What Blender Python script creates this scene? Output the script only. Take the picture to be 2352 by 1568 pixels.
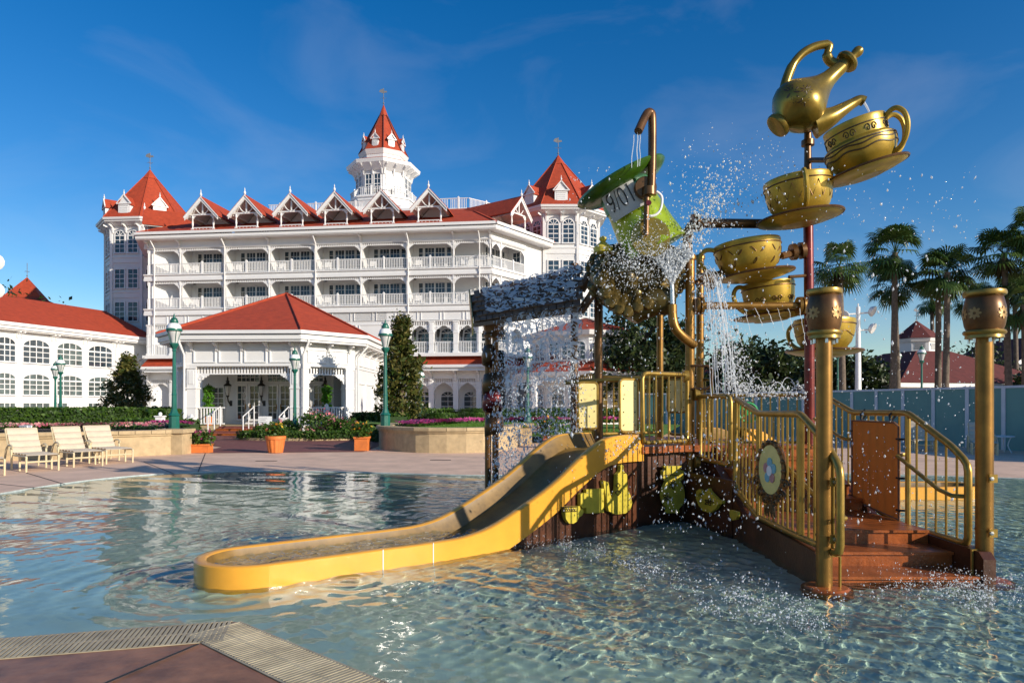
import bpy, bmesh, math, random
import numpy as np
from mathutils import Matrix, Vector, Quaternion
R = math.radians
random.seed(7); rng = np.random.default_rng(7)
scene = bpy.context.scene
for o in list(bpy.data.objects): bpy.data.objects.remove(o)
COL = scene.collection

# ------------------------------------------------------------------ camera
F = 1568.0; UC = 1176.0; VH = 930.0; CH = 1.5      # focal length, principal column, horizon row, eye height
cam_d = bpy.data.cameras.new('camera'); cam = bpy.data.objects.new('camera', cam_d); COL.objects.link(cam)
cam.location = (0, 0, CH); cam.rotation_euler = (R(90), 0, 0)
cam_d.sensor_width = 36; cam_d.lens = 24.0; cam_d.shift_y = 146.0/2352.0
cam_d.clip_start = 0.05; cam_d.clip_end = 4000
scene.camera = cam
scene.render.resolution_x = 1024; scene.render.resolution_y = 682

# ------------------------------------------------------------------ sun and sky
SUN_EL = 19.5; SUN_AZ = 34.0          # azimuth: degrees from +X towards the camera (-Y)
sdir = Vector((math.cos(R(SUN_EL))*math.cos(R(SUN_AZ)), -math.cos(R(SUN_EL))*math.sin(R(SUN_AZ)), math.sin(R(SUN_EL))))
sun_d = bpy.data.lights.new('sun', 'SUN'); sun_d.energy = 5.0; sun_d.cycles.is_caustics_light = True; sun_d.angle = R(0.5); sun_d.color = (1.0, 0.895, 0.745)
sun = bpy.data.objects.new('sun', sun_d); COL.objects.link(sun)
sun.rotation_euler = (-sdir).to_track_quat('-Z', 'Y').to_euler(); sun.location = (20, -12, 30)
world = bpy.data.worlds.new('World'); scene.world = world; world.use_nodes = True
wn = world.node_tree.nodes; wl = world.node_tree.links; wn.clear()
wo = wn.new('ShaderNodeOutputWorld'); wb = wn.new('ShaderNodeBackground'); wb.inputs[1].default_value = 0.12
sk = wn.new('ShaderNodeTexSky'); sk.sky_type = 'NISHITA'; sk.sun_disc = False
sk.sun_elevation = R(SUN_EL); sk.sun_rotation = R(90 + SUN_AZ); sk.altitude = 0
sk.air_density = 1.0; sk.dust_density = 0.35; sk.ozone_density = 2.6
hs = wn.new('ShaderNodeHueSaturation'); hs.inputs['Saturation'].default_value = 1.42; hs.inputs['Hue'].default_value = 0.508
wl.new(sk.outputs[0], hs.inputs['Color'])
tc = wn.new('ShaderNodeTexCoord'); mp = wn.new('ShaderNodeMapping')
mp.inputs['Scale'].default_value = (1.6, 1.6, 3.6); mp.inputs['Rotation'].default_value = (0.0, R(24), R(10))
n1 = wn.new('ShaderNodeTexNoise'); n1.inputs['Scale'].default_value = 2.1; n1.inputs['Detail'].default_value = 7; n1.inputs['Roughness'].default_value = 0.55
n1.inputs['Distortion'].default_value = 0.5
wl.new(tc.outputs['Generated'], mp.inputs[0]); wl.new(mp.outputs[0], n1.inputs['Vector'])
cr = wn.new('ShaderNodeValToRGB'); cr.color_ramp.elements[0].position = 0.47; cr.color_ramp.elements[1].position = 0.92
cr.color_ramp.elements[0].color = (0, 0, 0, 1); cr.color_ramp.elements[1].color = (0.17, 0.17, 0.17, 1)
wl.new(n1.outputs['Fac'], cr.inputs[0])
mx = wn.new('ShaderNodeMixRGB'); mx.inputs['Color2'].default_value = (5.6, 5.6, 5.9, 1)
wl.new(cr.outputs[0], mx.inputs['Fac']); wl.new(hs.outputs[0], mx.inputs['Color1'])
wl.new(mx.outputs[0], wb.inputs[0]); wl.new(wb.outputs[0], wo.inputs[0])

scene.render.engine = 'CYCLES'
scene.view_settings.view_transform = 'Standard'; scene.view_settings.look = 'None'
scene.view_settings.exposure = 0.22; scene.view_settings.gamma = 1.0
scene.cycles.max_bounces = 8; scene.cycles.transparent_max_bounces = 16

# ------------------------------------------------------------------ helpers
def P(u, v, Y):                     # photograph column, row and real distance -> point of the place
    return Vector(((u-UC)/F*Y, Y, CH-(v-VH)/F*Y))
def G(u, v, z=0.0):                 # point of the photograph lying at height z
    Y = (CH-z)*F/(v-VH); return Vector(((u-UC)/F*Y, Y, z))

def W(o):
    return (W(o.parent) @ o.matrix_parent_inverse @ o.matrix_basis) if o.parent else o.matrix_basis.copy()

def link_mesh(name, me, mat, parent, smooth):
    ob = bpy.data.objects.new(name, me); COL.objects.link(ob)
    if mat is not None: me.materials.append(mat)
    if smooth:
        me.shade_smooth(); me.set_sharp_from_angle(angle=R(42))
    return ob

def recenter(V):
    lo = V.min(0); hi = V.max(0)
    return np.array([(lo[0]+hi[0])/2, (lo[1]+hi[1])/2, lo[2]])

def np_obj(name, V, Fc, mat, parent=None, smooth=False, center=True):
    V = np.asarray(V, dtype=np.float64)
    c = recenter(V) if center else np.zeros(3)
    V = V - c
    me = bpy.data.meshes.new(name)
    Fc = np.asarray(Fc, dtype=np.int32); n = Fc.shape[1]
    me.vertices.add(len(V)); me.vertices.foreach_set('co', V.astype(np.float32).ravel())
    me.loops.add(Fc.size); me.loops.foreach_set('vertex_index', Fc.ravel())
    me.polygons.add(len(Fc)); me.polygons.foreach_set('loop_start', np.arange(0, Fc.size, n, dtype=np.int32))
    me.update(calc_edges=True); me.validate()
    ob = link_mesh(name, me, mat, parent, smooth)
    ob.location = c
    if parent is not None:
        ob.parent = parent; ob.matrix_parent_inverse = W(parent).inverted()
    return ob

class MB:
    def __init__(s, M=None): s.v = []; s.f = []; s.M = M
    def add(s, vs, fs):
        o = len(s.v); s.v.extend([tuple(p) for p in vs]); s.f.extend([tuple(i+o for i in f) for f in fs]); return s
    def box(s, x0, x1, y0, y1, z0, z1):
        return s.add([(x0,y0,z0),(x1,y0,z0),(x1,y1,z0),(x0,y1,z0),(x0,y0,z1),(x1,y0,z1),(x1,y1,z1),(x0,y1,z1)],
              [(0,3,2,1),(4,5,6,7),(0,1,5,4),(1,2,6,5),(2,3,7,6),(3,0,4,7)])
    def boxm(s, M, sx, sy, sz):
        c = [M @ Vector((a*sx/2, b*sy/2, d*sz/2)) for d in (-1,1) for a, b in ((-1,-1),(1,-1),(1,1),(-1,1))]
        return s.add(c, [(0,3,2,1),(4,5,6,7),(0,1,5,4),(1,2,6,5),(2,3,7,6),(3,0,4,7)])
    def bar(s, p, q, w, h=None, up=Vector((0,0,1))):
        p = Vector(p); q = Vector(q); h = h or w; d = (q-p)
        if d.length < 1e-6: return s
        d.normalize(); a = d.cross(up)
        if a.length < 1e-3: a = d.cross(Vector((0,1,0)))
        a.normalize(); b = a.cross(d)
        pts = []
        for e in (p, q):
            for i, j in ((-1,-1),(1,-1),(1,1),(-1,1)): pts.append(e + a*(i*w/2) + b*(j*h/2))
        return s.add(pts, [(0,1,2,3),(7,6,5,4),(0,4,5,1),(1,5,6,2),(2,6,7,3),(3,7,4,0)])
    def tube(s, pts, r, n=8, cap=True, closed=False):
        pts = [Vector(p) for p in pts]; m = len(pts)
        rs = r if isinstance(r, (list, tuple)) else [r]*m
        tang = []
        for i in range(m):
            if closed: t = pts[(i+1) % m]-pts[i-1]
            else: t = pts[min(i+1, m-1)]-pts[max(i-1, 0)]
            tang.append(t.normalized())
        a = tang[0].orthogonal().normalized(); vs = []
        for i in range(m):
            a = (a - tang[i]*a.dot(tang[i]))
            if a.length < 1e-6: a = tang[i].orthogonal()
            a.normalize(); b = tang[i].cross(a)
            for k in range(n):
                th = 2*math.pi*k/n; vs.append(pts[i] + (a*math.cos(th)+b*math.sin(th))*rs[i])
        fs = []
        for i in range(m if closed else m-1):
            j = (i+1) % m
            for k in range(n): fs.append((i*n+k, i*n+(k+1) % n, j*n+(k+1) % n, j*n+k))
        if cap and not closed:
            fs.append(tuple(range(n-1, -1, -1))); fs.append(tuple((m-1)*n+k for k in range(n)))
        return s.add(vs, fs)
    def lathe(s, prof, n=16, M=None, ph=0.0):
        vs = []; fs = []; M = M or Matrix()
        for r, z in prof:
            for k in range(n):
                th = 2*math.pi*k/n + ph; vs.append(M @ Vector((r*math.cos(th), r*math.sin(th), z)))
        for i in range(len(prof)-1):
            for k in range(n): fs.append((i*n+k, i*n+(k+1) % n, (i+1)*n+(k+1) % n, (i+1)*n+k))
        if prof[0][0] > 1e-4: fs.append(tuple(range(n-1, -1, -1)))
        if prof[-1][0] > 1e-4: fs.append(tuple((len(prof)-1)*n+k for k in range(n)))
        return s.add(vs, fs)
    def prism(s, poly, y0, y1, M=None):        # outline in x,z extruded along y
        n = len(poly); M = M or Matrix()
        vs = [M @ Vector((x, y0, z)) for x, z in poly] + [M @ Vector((x, y1, z)) for x, z in poly]
        fs = [tuple(range(n)), tuple(range(2*n-1, n-1, -1))] + [(i, i+n, (i+1) % n+n, (i+1) % n) for i in range(n)]
        return s.add(vs, fs)
    def prismz(s, poly, z0, z1):
        n = len(poly)
        vs = [(x, y, z0) for x, y in poly] + [(x, y, z1) for x, y in poly]
        fs = [tuple(range(n-1, -1, -1)), tuple(range(n, 2*n))] + [(i, (i+1) % n, (i+1) % n+n, i+n) for i in range(n)]
        return s.add(vs, fs)
    def poly(s, pts): return s.add(pts, [tuple(range(len(pts)))])
    def sphere(s, c, r, n=10, sq=1.0):
        m = n//2
        prof = [(max(r*math.sin(math.pi*i/m), 1e-5), -r*sq*math.cos(math.pi*i/m)) for i in range(m+1)]
        return s.lathe(prof, n, Matrix.Translation(Vector(c)))
    def build(s, name, mat, parent=None, smooth=False, label=None):
        V = np.array(s.v, dtype=np.float64)
        if s.M is not None:
            A = np.array(s.M); V = V @ A[:3,:3].T + A[:3,3]
        c = recenter(V)
        me = bpy.data.meshes.new(name); me.from_pydata((V-c).tolist(), [], s.f); me.update()
        ob = link_mesh(name, me, mat, parent, smooth); ob.location = c
        if parent is not None:
            ob.parent = parent; ob.matrix_parent_inverse = W(parent).inverted()
        if label: ob['label'] = label
        return ob

def thing(name, label, cat, loc=(0,0,0), group=None, rz=0.0):
    o = bpy.data.objects.new(name, None); COL.objects.link(o); o.empty_display_size = 0.2
    o.location = loc; o.rotation_euler = (0, 0, rz); tag(o, label, cat, group); return o
def tag(o, label=None, cat=None, group=None, kind=None):
    if label: o['label'] = label
    if cat: o['category'] = cat
    if group: o['group'] = group
    if kind: o['kind'] = kind
    return o
def struct(o): o['kind'] = 'structure'; return o
def stuff(o, label=None, cat=None): o['kind'] = 'stuff'; return tag(o, label, cat)
def copy_tree(o, parent=None):
    c = o.copy(); COL.objects.link(c)
    if parent is not None: c.parent = parent
    for ch in [x for x in bpy.data.objects if x.parent == o]: copy_tree(ch, c)
    return c
def frame(x, y, z, az):             # local frame: x along, y inwards, z up
    return Matrix.Translation((x, y, z)) @ Matrix.Rotation(az, 4, 'Z')
def arc(cx, cz, rx, rz, a0, a1, n): return [(cx+rx*math.cos(R(a0+(a1-a0)*i/n)), cz+rz*math.sin(R(a0+(a1-a0)*i/n))) for i in range(n+1)]

# ------------------------------------------------------------------ materials
MATS = {}
def mat(name, col, rough=0.6, metal=0.0, var=0.12, vscale=3.0, bump=0.0, bscale=30.0, spec=0.5, col2=None, stripes=None, coat=0.0, det=5):
    m = bpy.data.materials.new(name); m.use_nodes = True; MATS[name] = m
    nt = m.node_tree; b = nt.nodes['Principled BSDF']; L = nt.links.new
    b.inputs['Roughness'].default_value = rough; b.inputs['Metallic'].default_value = metal
    b.inputs['Specular IOR Level'].default_value = spec; b.inputs['Coat Weight'].default_value = coat
    geo = nt.nodes.new('ShaderNodeNewGeometry')
    ns = nt.nodes.new('ShaderNodeTexNoise'); ns.inputs['Scale'].default_value = vscale; ns.inputs['Detail'].default_value = det; ns.inputs['Roughness'].default_value = 0.65
    L(geo.outputs['Position'], ns.inputs['Vector'])
    rp = nt.nodes.new('ShaderNodeValToRGB'); c = Vector(col); c2 = Vector(col2) if col2 else c*(1+var)
    c1 = c*(1-var)
    rp.color_ramp.elements[0].position = 0.36; rp.color_ramp.elements[1].position = 0.66
    rp.color_ramp.elements[0].color = (*c1, 1); rp.color_ramp.elements[1].color = (*[min(x, 0.95) for x in c2], 1)
    L(ns.outputs['Fac'], rp.inputs[0]); L(rp.outputs[0], b.inputs['Base Color'])
    hsrc = None
    if stripes:                        # (axis 'z', spacing, depth)
        sx = nt.nodes.new('ShaderNodeSeparateXYZ'); L(geo.outputs['Position'], sx.inputs[0])
        mu = nt.nodes.new('ShaderNodeMath'); mu.operation = 'MULTIPLY'; mu.inputs[1].default_value = 1.0/stripes[1]
        L(sx.outputs[stripes[0].upper()], mu.inputs[0])
        fr = nt.nodes.new('ShaderNodeMath'); fr.operation = 'FRACT'; L(mu.outputs[0], fr.inputs[0])
        bp = nt.nodes.new('ShaderNodeBump'); bp.inputs['Strength'].default_value = 0.6; bp.inputs['Distance'].default_value = stripes[2]
        L(fr.outputs[0], bp.inputs['Height']); L(bp.outputs[0], b.inputs['Normal']); hsrc = bp
    if bump > 0:
        n2 = nt.nodes.new('ShaderNodeTexNoise'); n2.inputs['Scale'].default_value = bscale; n2.inputs['Detail'].default_value = 4
        L(geo.outputs['Position'], n2.inputs['Vector'])
        bp = nt.nodes.new('ShaderNodeBump'); bp.inputs['Strength'].default_value = 0.5; bp.inputs['Distance'].default_value = bump
        L(n2.outputs['Fac'], bp.inputs['Height'])
        if hsrc: L(hsrc.outputs[0], bp.inputs['Normal'])
        L(bp.outputs[0], b.inputs['Normal'])
    return m
white = mat('white_paint', (0.71, 0.71, 0.71), 0.5, var=0.03, vscale=0.7)
siding = mat('white_siding', (0.69, 0.69, 0.69), 0.55, var=0.03, vscale=0.5, stripes=('z', 0.16, 0.02))
roofred = mat('red_shingle', (0.36, 0.046, 0.013), 0.8, var=0.16, vscale=2.5, stripes=('z', 0.13, 0.02), bump=0.01, bscale=9)
roofdark = mat('maroon_shingle', (0.11, 0.022, 0.018), 0.8, var=0.16, vscale=2.5, stripes=('z', 0.16, 0.02))
glass = mat('window_glass', (0.028, 0.045, 0.06), 0.06, var=0.5, vscale=0.8, spec=0.9)
curtain = mat('curtained_glass', (0.075, 0.105, 0.105), 0.07, var=0.5, vscale=1.6, spec=0.9)
greenm = mat('green_lamp_paint', (0.012, 0.115, 0.085), 0.35, var=0.12, spec=0.6)
blackm = mat('black_iron', (0.015, 0.015, 0.016), 0.4, var=0.2)
lampglass = mat('lamp_glass', (0.55, 0.56, 0.55), 0.12, var=0.12, spec=0.8)
frost = mat('white_globe', (0.75, 0.76, 0.76), 0.25, var=0.06)
stone = mat('tan_stone', (0.44, 0.33, 0.19), 0.85, var=0.14, vscale=5, bump=0.004, bscale=120)
deckm = mat('pink_concrete', (0.70, 0.485, 0.35), 0.75, var=0.13, vscale=1.3, bump=0.002, bscale=90, spec=0.3)
beachm = mat('wet_brown_concrete', (0.25, 0.115, 0.056), 0.45, var=0.38, vscale=3.0, bump=0.012, bscale=7)
brickm = mat('red_pavers', (0.19, 0.062, 0.05), 0.75, var=0.2, vscale=4)
terra = mat('terracotta', (0.62, 0.17, 0.035), 0.65, var=0.12, vscale=6)
soil = mat('mulch', (0.06, 0.032, 0.016), 0.95, var=0.4, vscale=20, bump=0.02, bscale=40)
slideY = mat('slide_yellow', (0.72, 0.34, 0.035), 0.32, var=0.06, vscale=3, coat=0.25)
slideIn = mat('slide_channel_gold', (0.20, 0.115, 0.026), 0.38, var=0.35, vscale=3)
gold = mat('gold_paint', (0.255, 0.132, 0.028), 0.36, metal=0.6, var=0.22, vscale=5)
goldrail = mat('gold_rail_paint', (0.34, 0.215, 0.045), 0.34, metal=0.55, var=0.2, vscale=7)
cupgold = mat('teacup_gold', (0.43, 0.285, 0.038), 0.33, metal=0.4, var=0.18, vscale=4)
potgold = mat('teapot_gold', (0.27, 0.185, 0.032), 0.28, metal=0.6, var=0.25, vscale=4)
bronze = mat('bronze_brown', (0.14, 0.068, 0.023), 0.36, metal=0.5, var=0.3, vscale=5)
basinm = mat('wet_bronze', (0.11, 0.078, 0.022), 0.3, metal=0.45, var=0.35, vscale=6)
redpole = mat('dark_red_paint', (0.15, 0.016, 0.015), 0.3, metal=0.25, var=0.3, vscale=6)
ornament = mat('dark_line_paint', (0.055, 0.03, 0.008), 0.45, var=0.2)
wallbrown = mat('rust_brown_wall', (0.075, 0.024, 0.009), 0.4, var=0.45, vscale=2.6, bump=0.006, bscale=30)
stepm = mat('rust_step', (0.29, 0.078, 0.018), 0.3, var=0.35, vscale=5, bump=0.006, bscale=45)
panelY = mat('cream_yellow_panel', (0.80, 0.66, 0.27), 0.4, var=0.07, vscale=3)
plaqueY = mat('yellow_plaque', (0.55, 0.44, 0.05), 0.35, var=0.14, vscale=5)
hatgreen = mat('hat_green', (0.26, 0.36, 0.012), 0.3, metal=0.25, var=0.2, vscale=4, coat=0.3)
hatdark = mat('hat_brim_green', (0.045, 0.115, 0.008), 0.28, metal=0.2, var=0.25, vscale=4, coat=0.3)
hatband = mat('hat_band_teal', (0.16, 0.46, 0.30), 0.35, var=0.1)
cardm = mat('grey_card', (0.46, 0.46, 0.44), 0.5, var=0.06)
steel = mat('brushed_steel', (0.6, 0.6, 0.6), 0.25, metal=0.9, var=0.05)
shinglem = mat('wet_wood_shingle', (0.15, 0.08, 0.038), 0.6, var=0.4, vscale=8, bump=0.005, bscale=30)
beigef = mat('beige_sling', (0.56, 0.47, 0.355), 0.8, var=0.06, vscale=8)
beiget = mat('beige_frame', (0.62, 0.52, 0.33), 0.4, var=0.05)
tealp = mat('teal_panel', (0.11, 0.265, 0.245), 0.5, var=0.07, vscale=0.8)
lilac = mat('grey_white_trim', (0.58, 0.58, 0.62), 0.5, var=0.05)
barkm = mat('bark', (0.10, 0.068, 0.045), 0.9, var=0.3, vscale=6, bump=0.02, bscale=14)
palmbark = mat('palm_bark', (0.13, 0.10, 0.075), 0.9, var=0.3, vscale=5, bump=0.02, bscale=10)
gratem = mat('grate_plastic', (0.37, 0.32, 0.215), 0.5, var=0.25, vscale=4)
blackgap = mat('dark_drain', (0.02, 0.018, 0.016), 0.7, var=0.2)
whitep = mat('white_plastic', (0.8, 0.8, 0.8), 0.4, var=0.02)
greyink = mat('grey_print', (0.25, 0.25, 0.26), 0.6, var=0.05)
blackink = mat('black_print', (0.012, 0.012, 0.012), 0.5, var=0.05)
ovalin = mat('cream_oval', (0.78, 0.60, 0.20), 0.45, var=0.12, vscale=8)
greenw = mat('green_wheel', (0.01, 0.26, 0.07), 0.35, var=0.1)
aqua = mat('aqua_print', (0.16, 0.42, 0.50), 0.45, var=0.1)

def leafmat(name, a, b, rough=0.5, trans=0.25):
    m = bpy.data.materials.new(name); m.use_nodes = True; nt = m.node_tree; L = nt.links.new
    p = nt.nodes['Principled BSDF']; p.inputs['Roughness'].default_value = rough; p.inputs['Specular IOR Level'].default_value = 0.4
    geo = nt.nodes.new('ShaderNodeNewGeometry')
    rp = nt.nodes.new('ShaderNodeValToRGB'); rp.color_ramp.elements[0].color = (*a, 1); rp.color_ramp.elements[1].color = (*b, 1)
    L(geo.outputs['Random Per Island'], rp.inputs[0]); L(rp.outputs[0], p.inputs['Base Color'])
    tr = nt.nodes.new('ShaderNodeBsdfTranslucent'); L(rp.outputs[0], tr.inputs[0])
    mxs = nt.nodes.new('ShaderNodeMixShader'); mxs.inputs[0].default_value = trans
    L(p.outputs[0], mxs.inputs[1]); L(tr.outputs[0], mxs.inputs[2]); L(mxs.outputs[0], nt.nodes['Material Output'].inputs[0])
    return m
magleaf = leafmat('magnolia_leaf', (0.030, 0.065, 0.012), (0.16, 0.135, 0.035), 0.35)
fadedgold = mat('faded_gold', (0.34, 0.20, 0.07), 0.4, metal=0.4, var=0.1)
vanem = mat('grey_vane', (0.16, 0.17, 0.19), 0.7, var=0.1)
hedgeleaf = leafmat('hedge_leaf', (0.025, 0.07, 0.008), (0.075, 0.14, 0.015))
darkleaf = leafmat('oak_leaf', (0.015, 0.032, 0.010), (0.05, 0.075, 0.018))
palmleaf = leafmat('palm_leaf', (0.03, 0.075, 0.015), (0.09, 0.14, 0.03), 0.4, 0.2)
topleaf = leafmat('topiary_leaf', (0.06, 0.20, 0.01), (0.12, 0.30, 0.02))
grassm = leafmat('grass_blade', (0.06, 0.16, 0.012), (0.12, 0.24, 0.02))
pinkfl = leafmat('pink_petal', (0.55, 0.10, 0.16), (0.75, 0.45, 0.40))
orangec = leafmat('orange_canvas', (0.54, 0.235, 0.05), (0.56, 0.245, 0.052), 0.85, 0.3)
magfl = leafmat('magenta_petal', (0.35, 0.03, 0.14), (0.55, 0.10, 0.28))
yelfl = leafmat('yellow_petal', (0.65, 0.45, 0.03), (0.6, 0.08, 0.03))

def watermat(name='pool_water', thin=False):
    m = bpy.data.materials.new(name); m.use_nodes = True; nt = m.node_tree; L = nt.links.new; nt.nodes.clear()
    out = nt.nodes.new('ShaderNodeOutputMaterial'); geo = nt.nodes.new('ShaderNodeNewGeometry')
    ns = nt.nodes.new('ShaderNodeTexNoise'); ns.inputs['Scale'].default_value = 9; ns.inputs['Detail'].default_value = 4
    L(geo.outputs['Position'], ns.inputs['Vector'])
    bp = nt.nodes.new('ShaderNodeBump'); bp.inputs['Strength'].default_value = 0.35; bp.inputs['Distance'].default_value = 0.0018
    L(ns.outputs['Fac'], bp.inputs['Height'])
    dt = nt.nodes.new('ShaderNodeVectorMath'); dt.operation = 'DOT_PRODUCT'; L(geo.outputs['Incoming'], dt.inputs[0]); L(bp.outputs[0], dt.inputs[1])
    ab = nt.nodes.new('ShaderNodeMath'); ab.operation = 'ABSOLUTE'; L(dt.outputs['Value'], ab.inputs[0])
    om = nt.nodes.new('ShaderNodeMath'); om.operation = 'SUBTRACT'; om.use_clamp = True; om.inputs[0].default_value = 1.0; L(ab.outputs[0], om.inputs[1])
    pw = nt.nodes.new('ShaderNodeMath'); pw.operation = 'POWER'; pw.inputs[1].default_value = 5.0; L(om.outputs[0], pw.inputs[0])
    fr = nt.nodes.new('ShaderNodeMath'); fr.operation = 'MULTIPLY_ADD'; fr.inputs[1].default_value = 0.98; fr.inputs[2].default_value = 0.02; L(pw.outputs[0], fr.inputs[0])   # Schlick, same from both sides
    tr = nt.nodes.new('ShaderNodeBsdfRefraction'); tr.inputs['IOR'].default_value = 1.33; tr.inputs['Roughness'].default_value = 0.0; tr.inputs[0].default_value = (0.83, 0.95, 0.905, 1); L(bp.outputs[0], tr.inputs['Normal'])
    if thin: tr = nt.nodes.new('ShaderNodeBsdfTransparent'); tr.inputs[0].default_value = (0.9, 0.95, 0.93, 1)
    gl = nt.nodes.new('ShaderNodeBsdfGlossy'); gl.inputs['Roughness'].default_value = 0.03; L(bp.outputs[0], gl.inputs['Normal'])
    ms = nt.nodes.new('ShaderNodeMixShader'); L(fr.outputs[0], ms.inputs[0]); L(tr.outputs[0], ms.inputs[1]); L(gl.outputs[0], ms.inputs[2])
    L(ms.outputs[0], out.inputs[0]); return m
waterm = watermat(); filmm = watermat('water_film', True)
def dropmat(name, alpha, col=(0.86, 0.90, 0.94)):
    m = bpy.data.materials.new(name); m.use_nodes = True; nt = m.node_tree; L = nt.links.new
    p = nt.nodes['Principled BSDF']; p.inputs['Base Color'].default_value = (*col, 1); p.inputs['Roughness'].default_value = 0.12; p.inputs['Specular IOR Level'].default_value = 0.8
    tl = nt.nodes.new('ShaderNodeBsdfTranslucent'); tl.inputs[0].default_value = (*col, 1)
    ms = nt.nodes.new('ShaderNodeMixShader'); ms.inputs[0].default_value = 0.45; L(p.outputs[0], ms.inputs[1]); L(tl.outputs[0], ms.inputs[2])
    tr = nt.nodes.new('ShaderNodeBsdfTransparent'); m2 = nt.nodes.new('ShaderNodeMixShader'); m2.inputs[0].default_value = alpha
    L(tr.outputs[0], m2.inputs[1]); L(ms.outputs[0], m2.inputs[2]); L(m2.outputs[0], nt.nodes['Material Output'].inputs[0]); return m
dropm = dropmat('water_drop', 0.8); sheetm = dropmat('falling_water', 0.86, (0.93,0.95,0.97)); streamm = dropmat('water_stream', 0.7)
# ================================================================== setting: pool, deck, ground
POOL = [(-6,3.64),(-3.27,4.36),(-1.9,4.72),(-0.7,3.69),(1.5,1.8),(4,0.6),(8,0.5),(12,2.5),(14,7),(13.5,11),(12.2,13.0),(10.4,13.85),
        (8,14.7),(5,15.3),(2,15.0),(-0.6,14.5),(-2.7,15.0),(-4.7,15.4),(-6.4,15.35),(-7.5,14.9),(-8.2,14.0),(-8.55,12.8),(-8.6,11.3),(-8.3,9),(-7.6,7),(-6.8,5)]
PC = Vector((1.5, 8.5))
def smooth_closed(pts, lo, hi, n=6):
    out = []; N = len(pts)
    for i in range(N):
        p0, p1, p2, p3 = [Vector(pts[(i+k-1) % N]) for k in range(4)]
        if lo <= i < hi: out.append(tuple(p1)); continue
        for k in range(n):
            t = k/n
            out.append(tuple(0.5*((2*p1)+(p2-p0)*t+(2*p0-5*p1+4*p2-p3)*t*t+(3*p1-p0-3*p2+p3)*t**3)))
    return out
OUT = smooth_closed(POOL, 0, 4)
def is_beach(p): return p[1] < 5.0 and p[0] < 3.5
def ring(pts, z_in, r_out, z_out, mb, sel=lambda p: True, steps=1):
    N = len(pts)
    for i in range(N):
        a = Vector(pts[i]); b = Vector(pts[(i+1) % N])
        if not sel((a+b)/2): continue
        da = (a-PC).normalized(); db = (b-PC).normalized()
        A = PC+da*r_out; B = PC+db*r_out
        mb.add([(a.x,a.y,z_in),(b.x,b.y,z_in),(B.x,B.y,z_out),(A.x,A.y,z_out)], [(0,1,2,3)])
g = MB(); big = [tuple(PC+(Vector(p)-PC)*1.012) for p in OUT]
ring(big, -0.04, 1500, -0.04, g); struct(g.build('ground', mat('dry_ground', (0.20,0.17,0.13), 0.9, var=0.2, vscale=0.4)))
d = MB(); ring(OUT, 0.02, 60, 0.02, d, lambda p: not is_beach(p)); deck = struct(d.build('pool_deck', deckm))
d = MB(); ring(OUT, 0.004, 14, 0.05, d, is_beach); beach = struct(d.build('beach_entry', beachm))
m = MB(); m.bar((-1.95,4.25,0.016), (-2.55,2.6,0.021), 0.012, 0.004); m.build('beach_joint', blackgap, beach)
# coping wall of the pool
d = MB(); N = len(OUT)
for i in range(N):
    a = OUT[i]; b = OUT[(i+1) % N]
    if not is_beach(((a[0]+b[0])/2, (a[1]+b[1])/2)): d.add([(a[0],a[1],-0.4),(b[0],b[1],-0.4),(b[0],b[1],0.021),(a[0],a[1],0.021)], [(0,1,2,3)])
struct(d.build('pool_edge', mat('pool_tile', (0.42,0.47,0.46), 0.4, var=0.15, vscale=14)))
# expansion joints cut into the deck
d = MB()
for (u0,v0,u1,v1) in [(455,1083,472,1040),(150,1112,60,1085),(402,1088,330,1060),(1185,1093,1200,1045),(0,1111,130,1124)]:
    a = G(u0,v0,0.024); b = G(u1,v1,0.024); d.bar(a, b, 0.02, 0.003)
d.build('deck_joint', blackgap, deck)
for (u,v) in [(612,1058),(1012,1056),(1245,1058)]:
    p = G(u,v,0.024); m = MB(); m.box(p.x-0.28,p.x+0.28,p.y-0.05,p.y+0.05,0.023,0.03); m.build('deck_drain', blackgap, deck)

# basin floor
xs = np.linspace(-13, 15, 113); ys = np.linspace(0.0, 17.5, 71); X, Y = np.meshgrid(xs, ys)
def seg_dist(X, Y, a, b):
    ax, ay = a; bx, by = b; dx, dy = bx-ax, by-ay
    t = np.clip(((X-ax)*dx+(Y-ay)*dy)/(dx*dx+dy*dy), 0, 1); return np.hypot(X-ax-t*dx, Y-ay-t*dy)
D = np.minimum.reduce([seg_dist(X,Y,POOL[i],POOL[i+1]) for i in range(4)])
Z = -np.minimum(0.20, 0.03+0.085*D)
nx, ny = len(xs), len(ys)
idx = np.arange(nx*ny).reshape(ny, nx)
FQ = np.stack([idx[:-1,:-1], idx[:-1,1:], idx[1:,1:], idx[1:,:-1]], -1).reshape(-1,4)
floorm = mat('pool_plaster', (0.62, 0.665, 0.56), 0.7, var=0.10, vscale=1.2)
struct(np_obj('pool_basin', np.stack([X,Y,Z],-1).reshape(-1,3), FQ, floorm, smooth=True))

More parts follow.
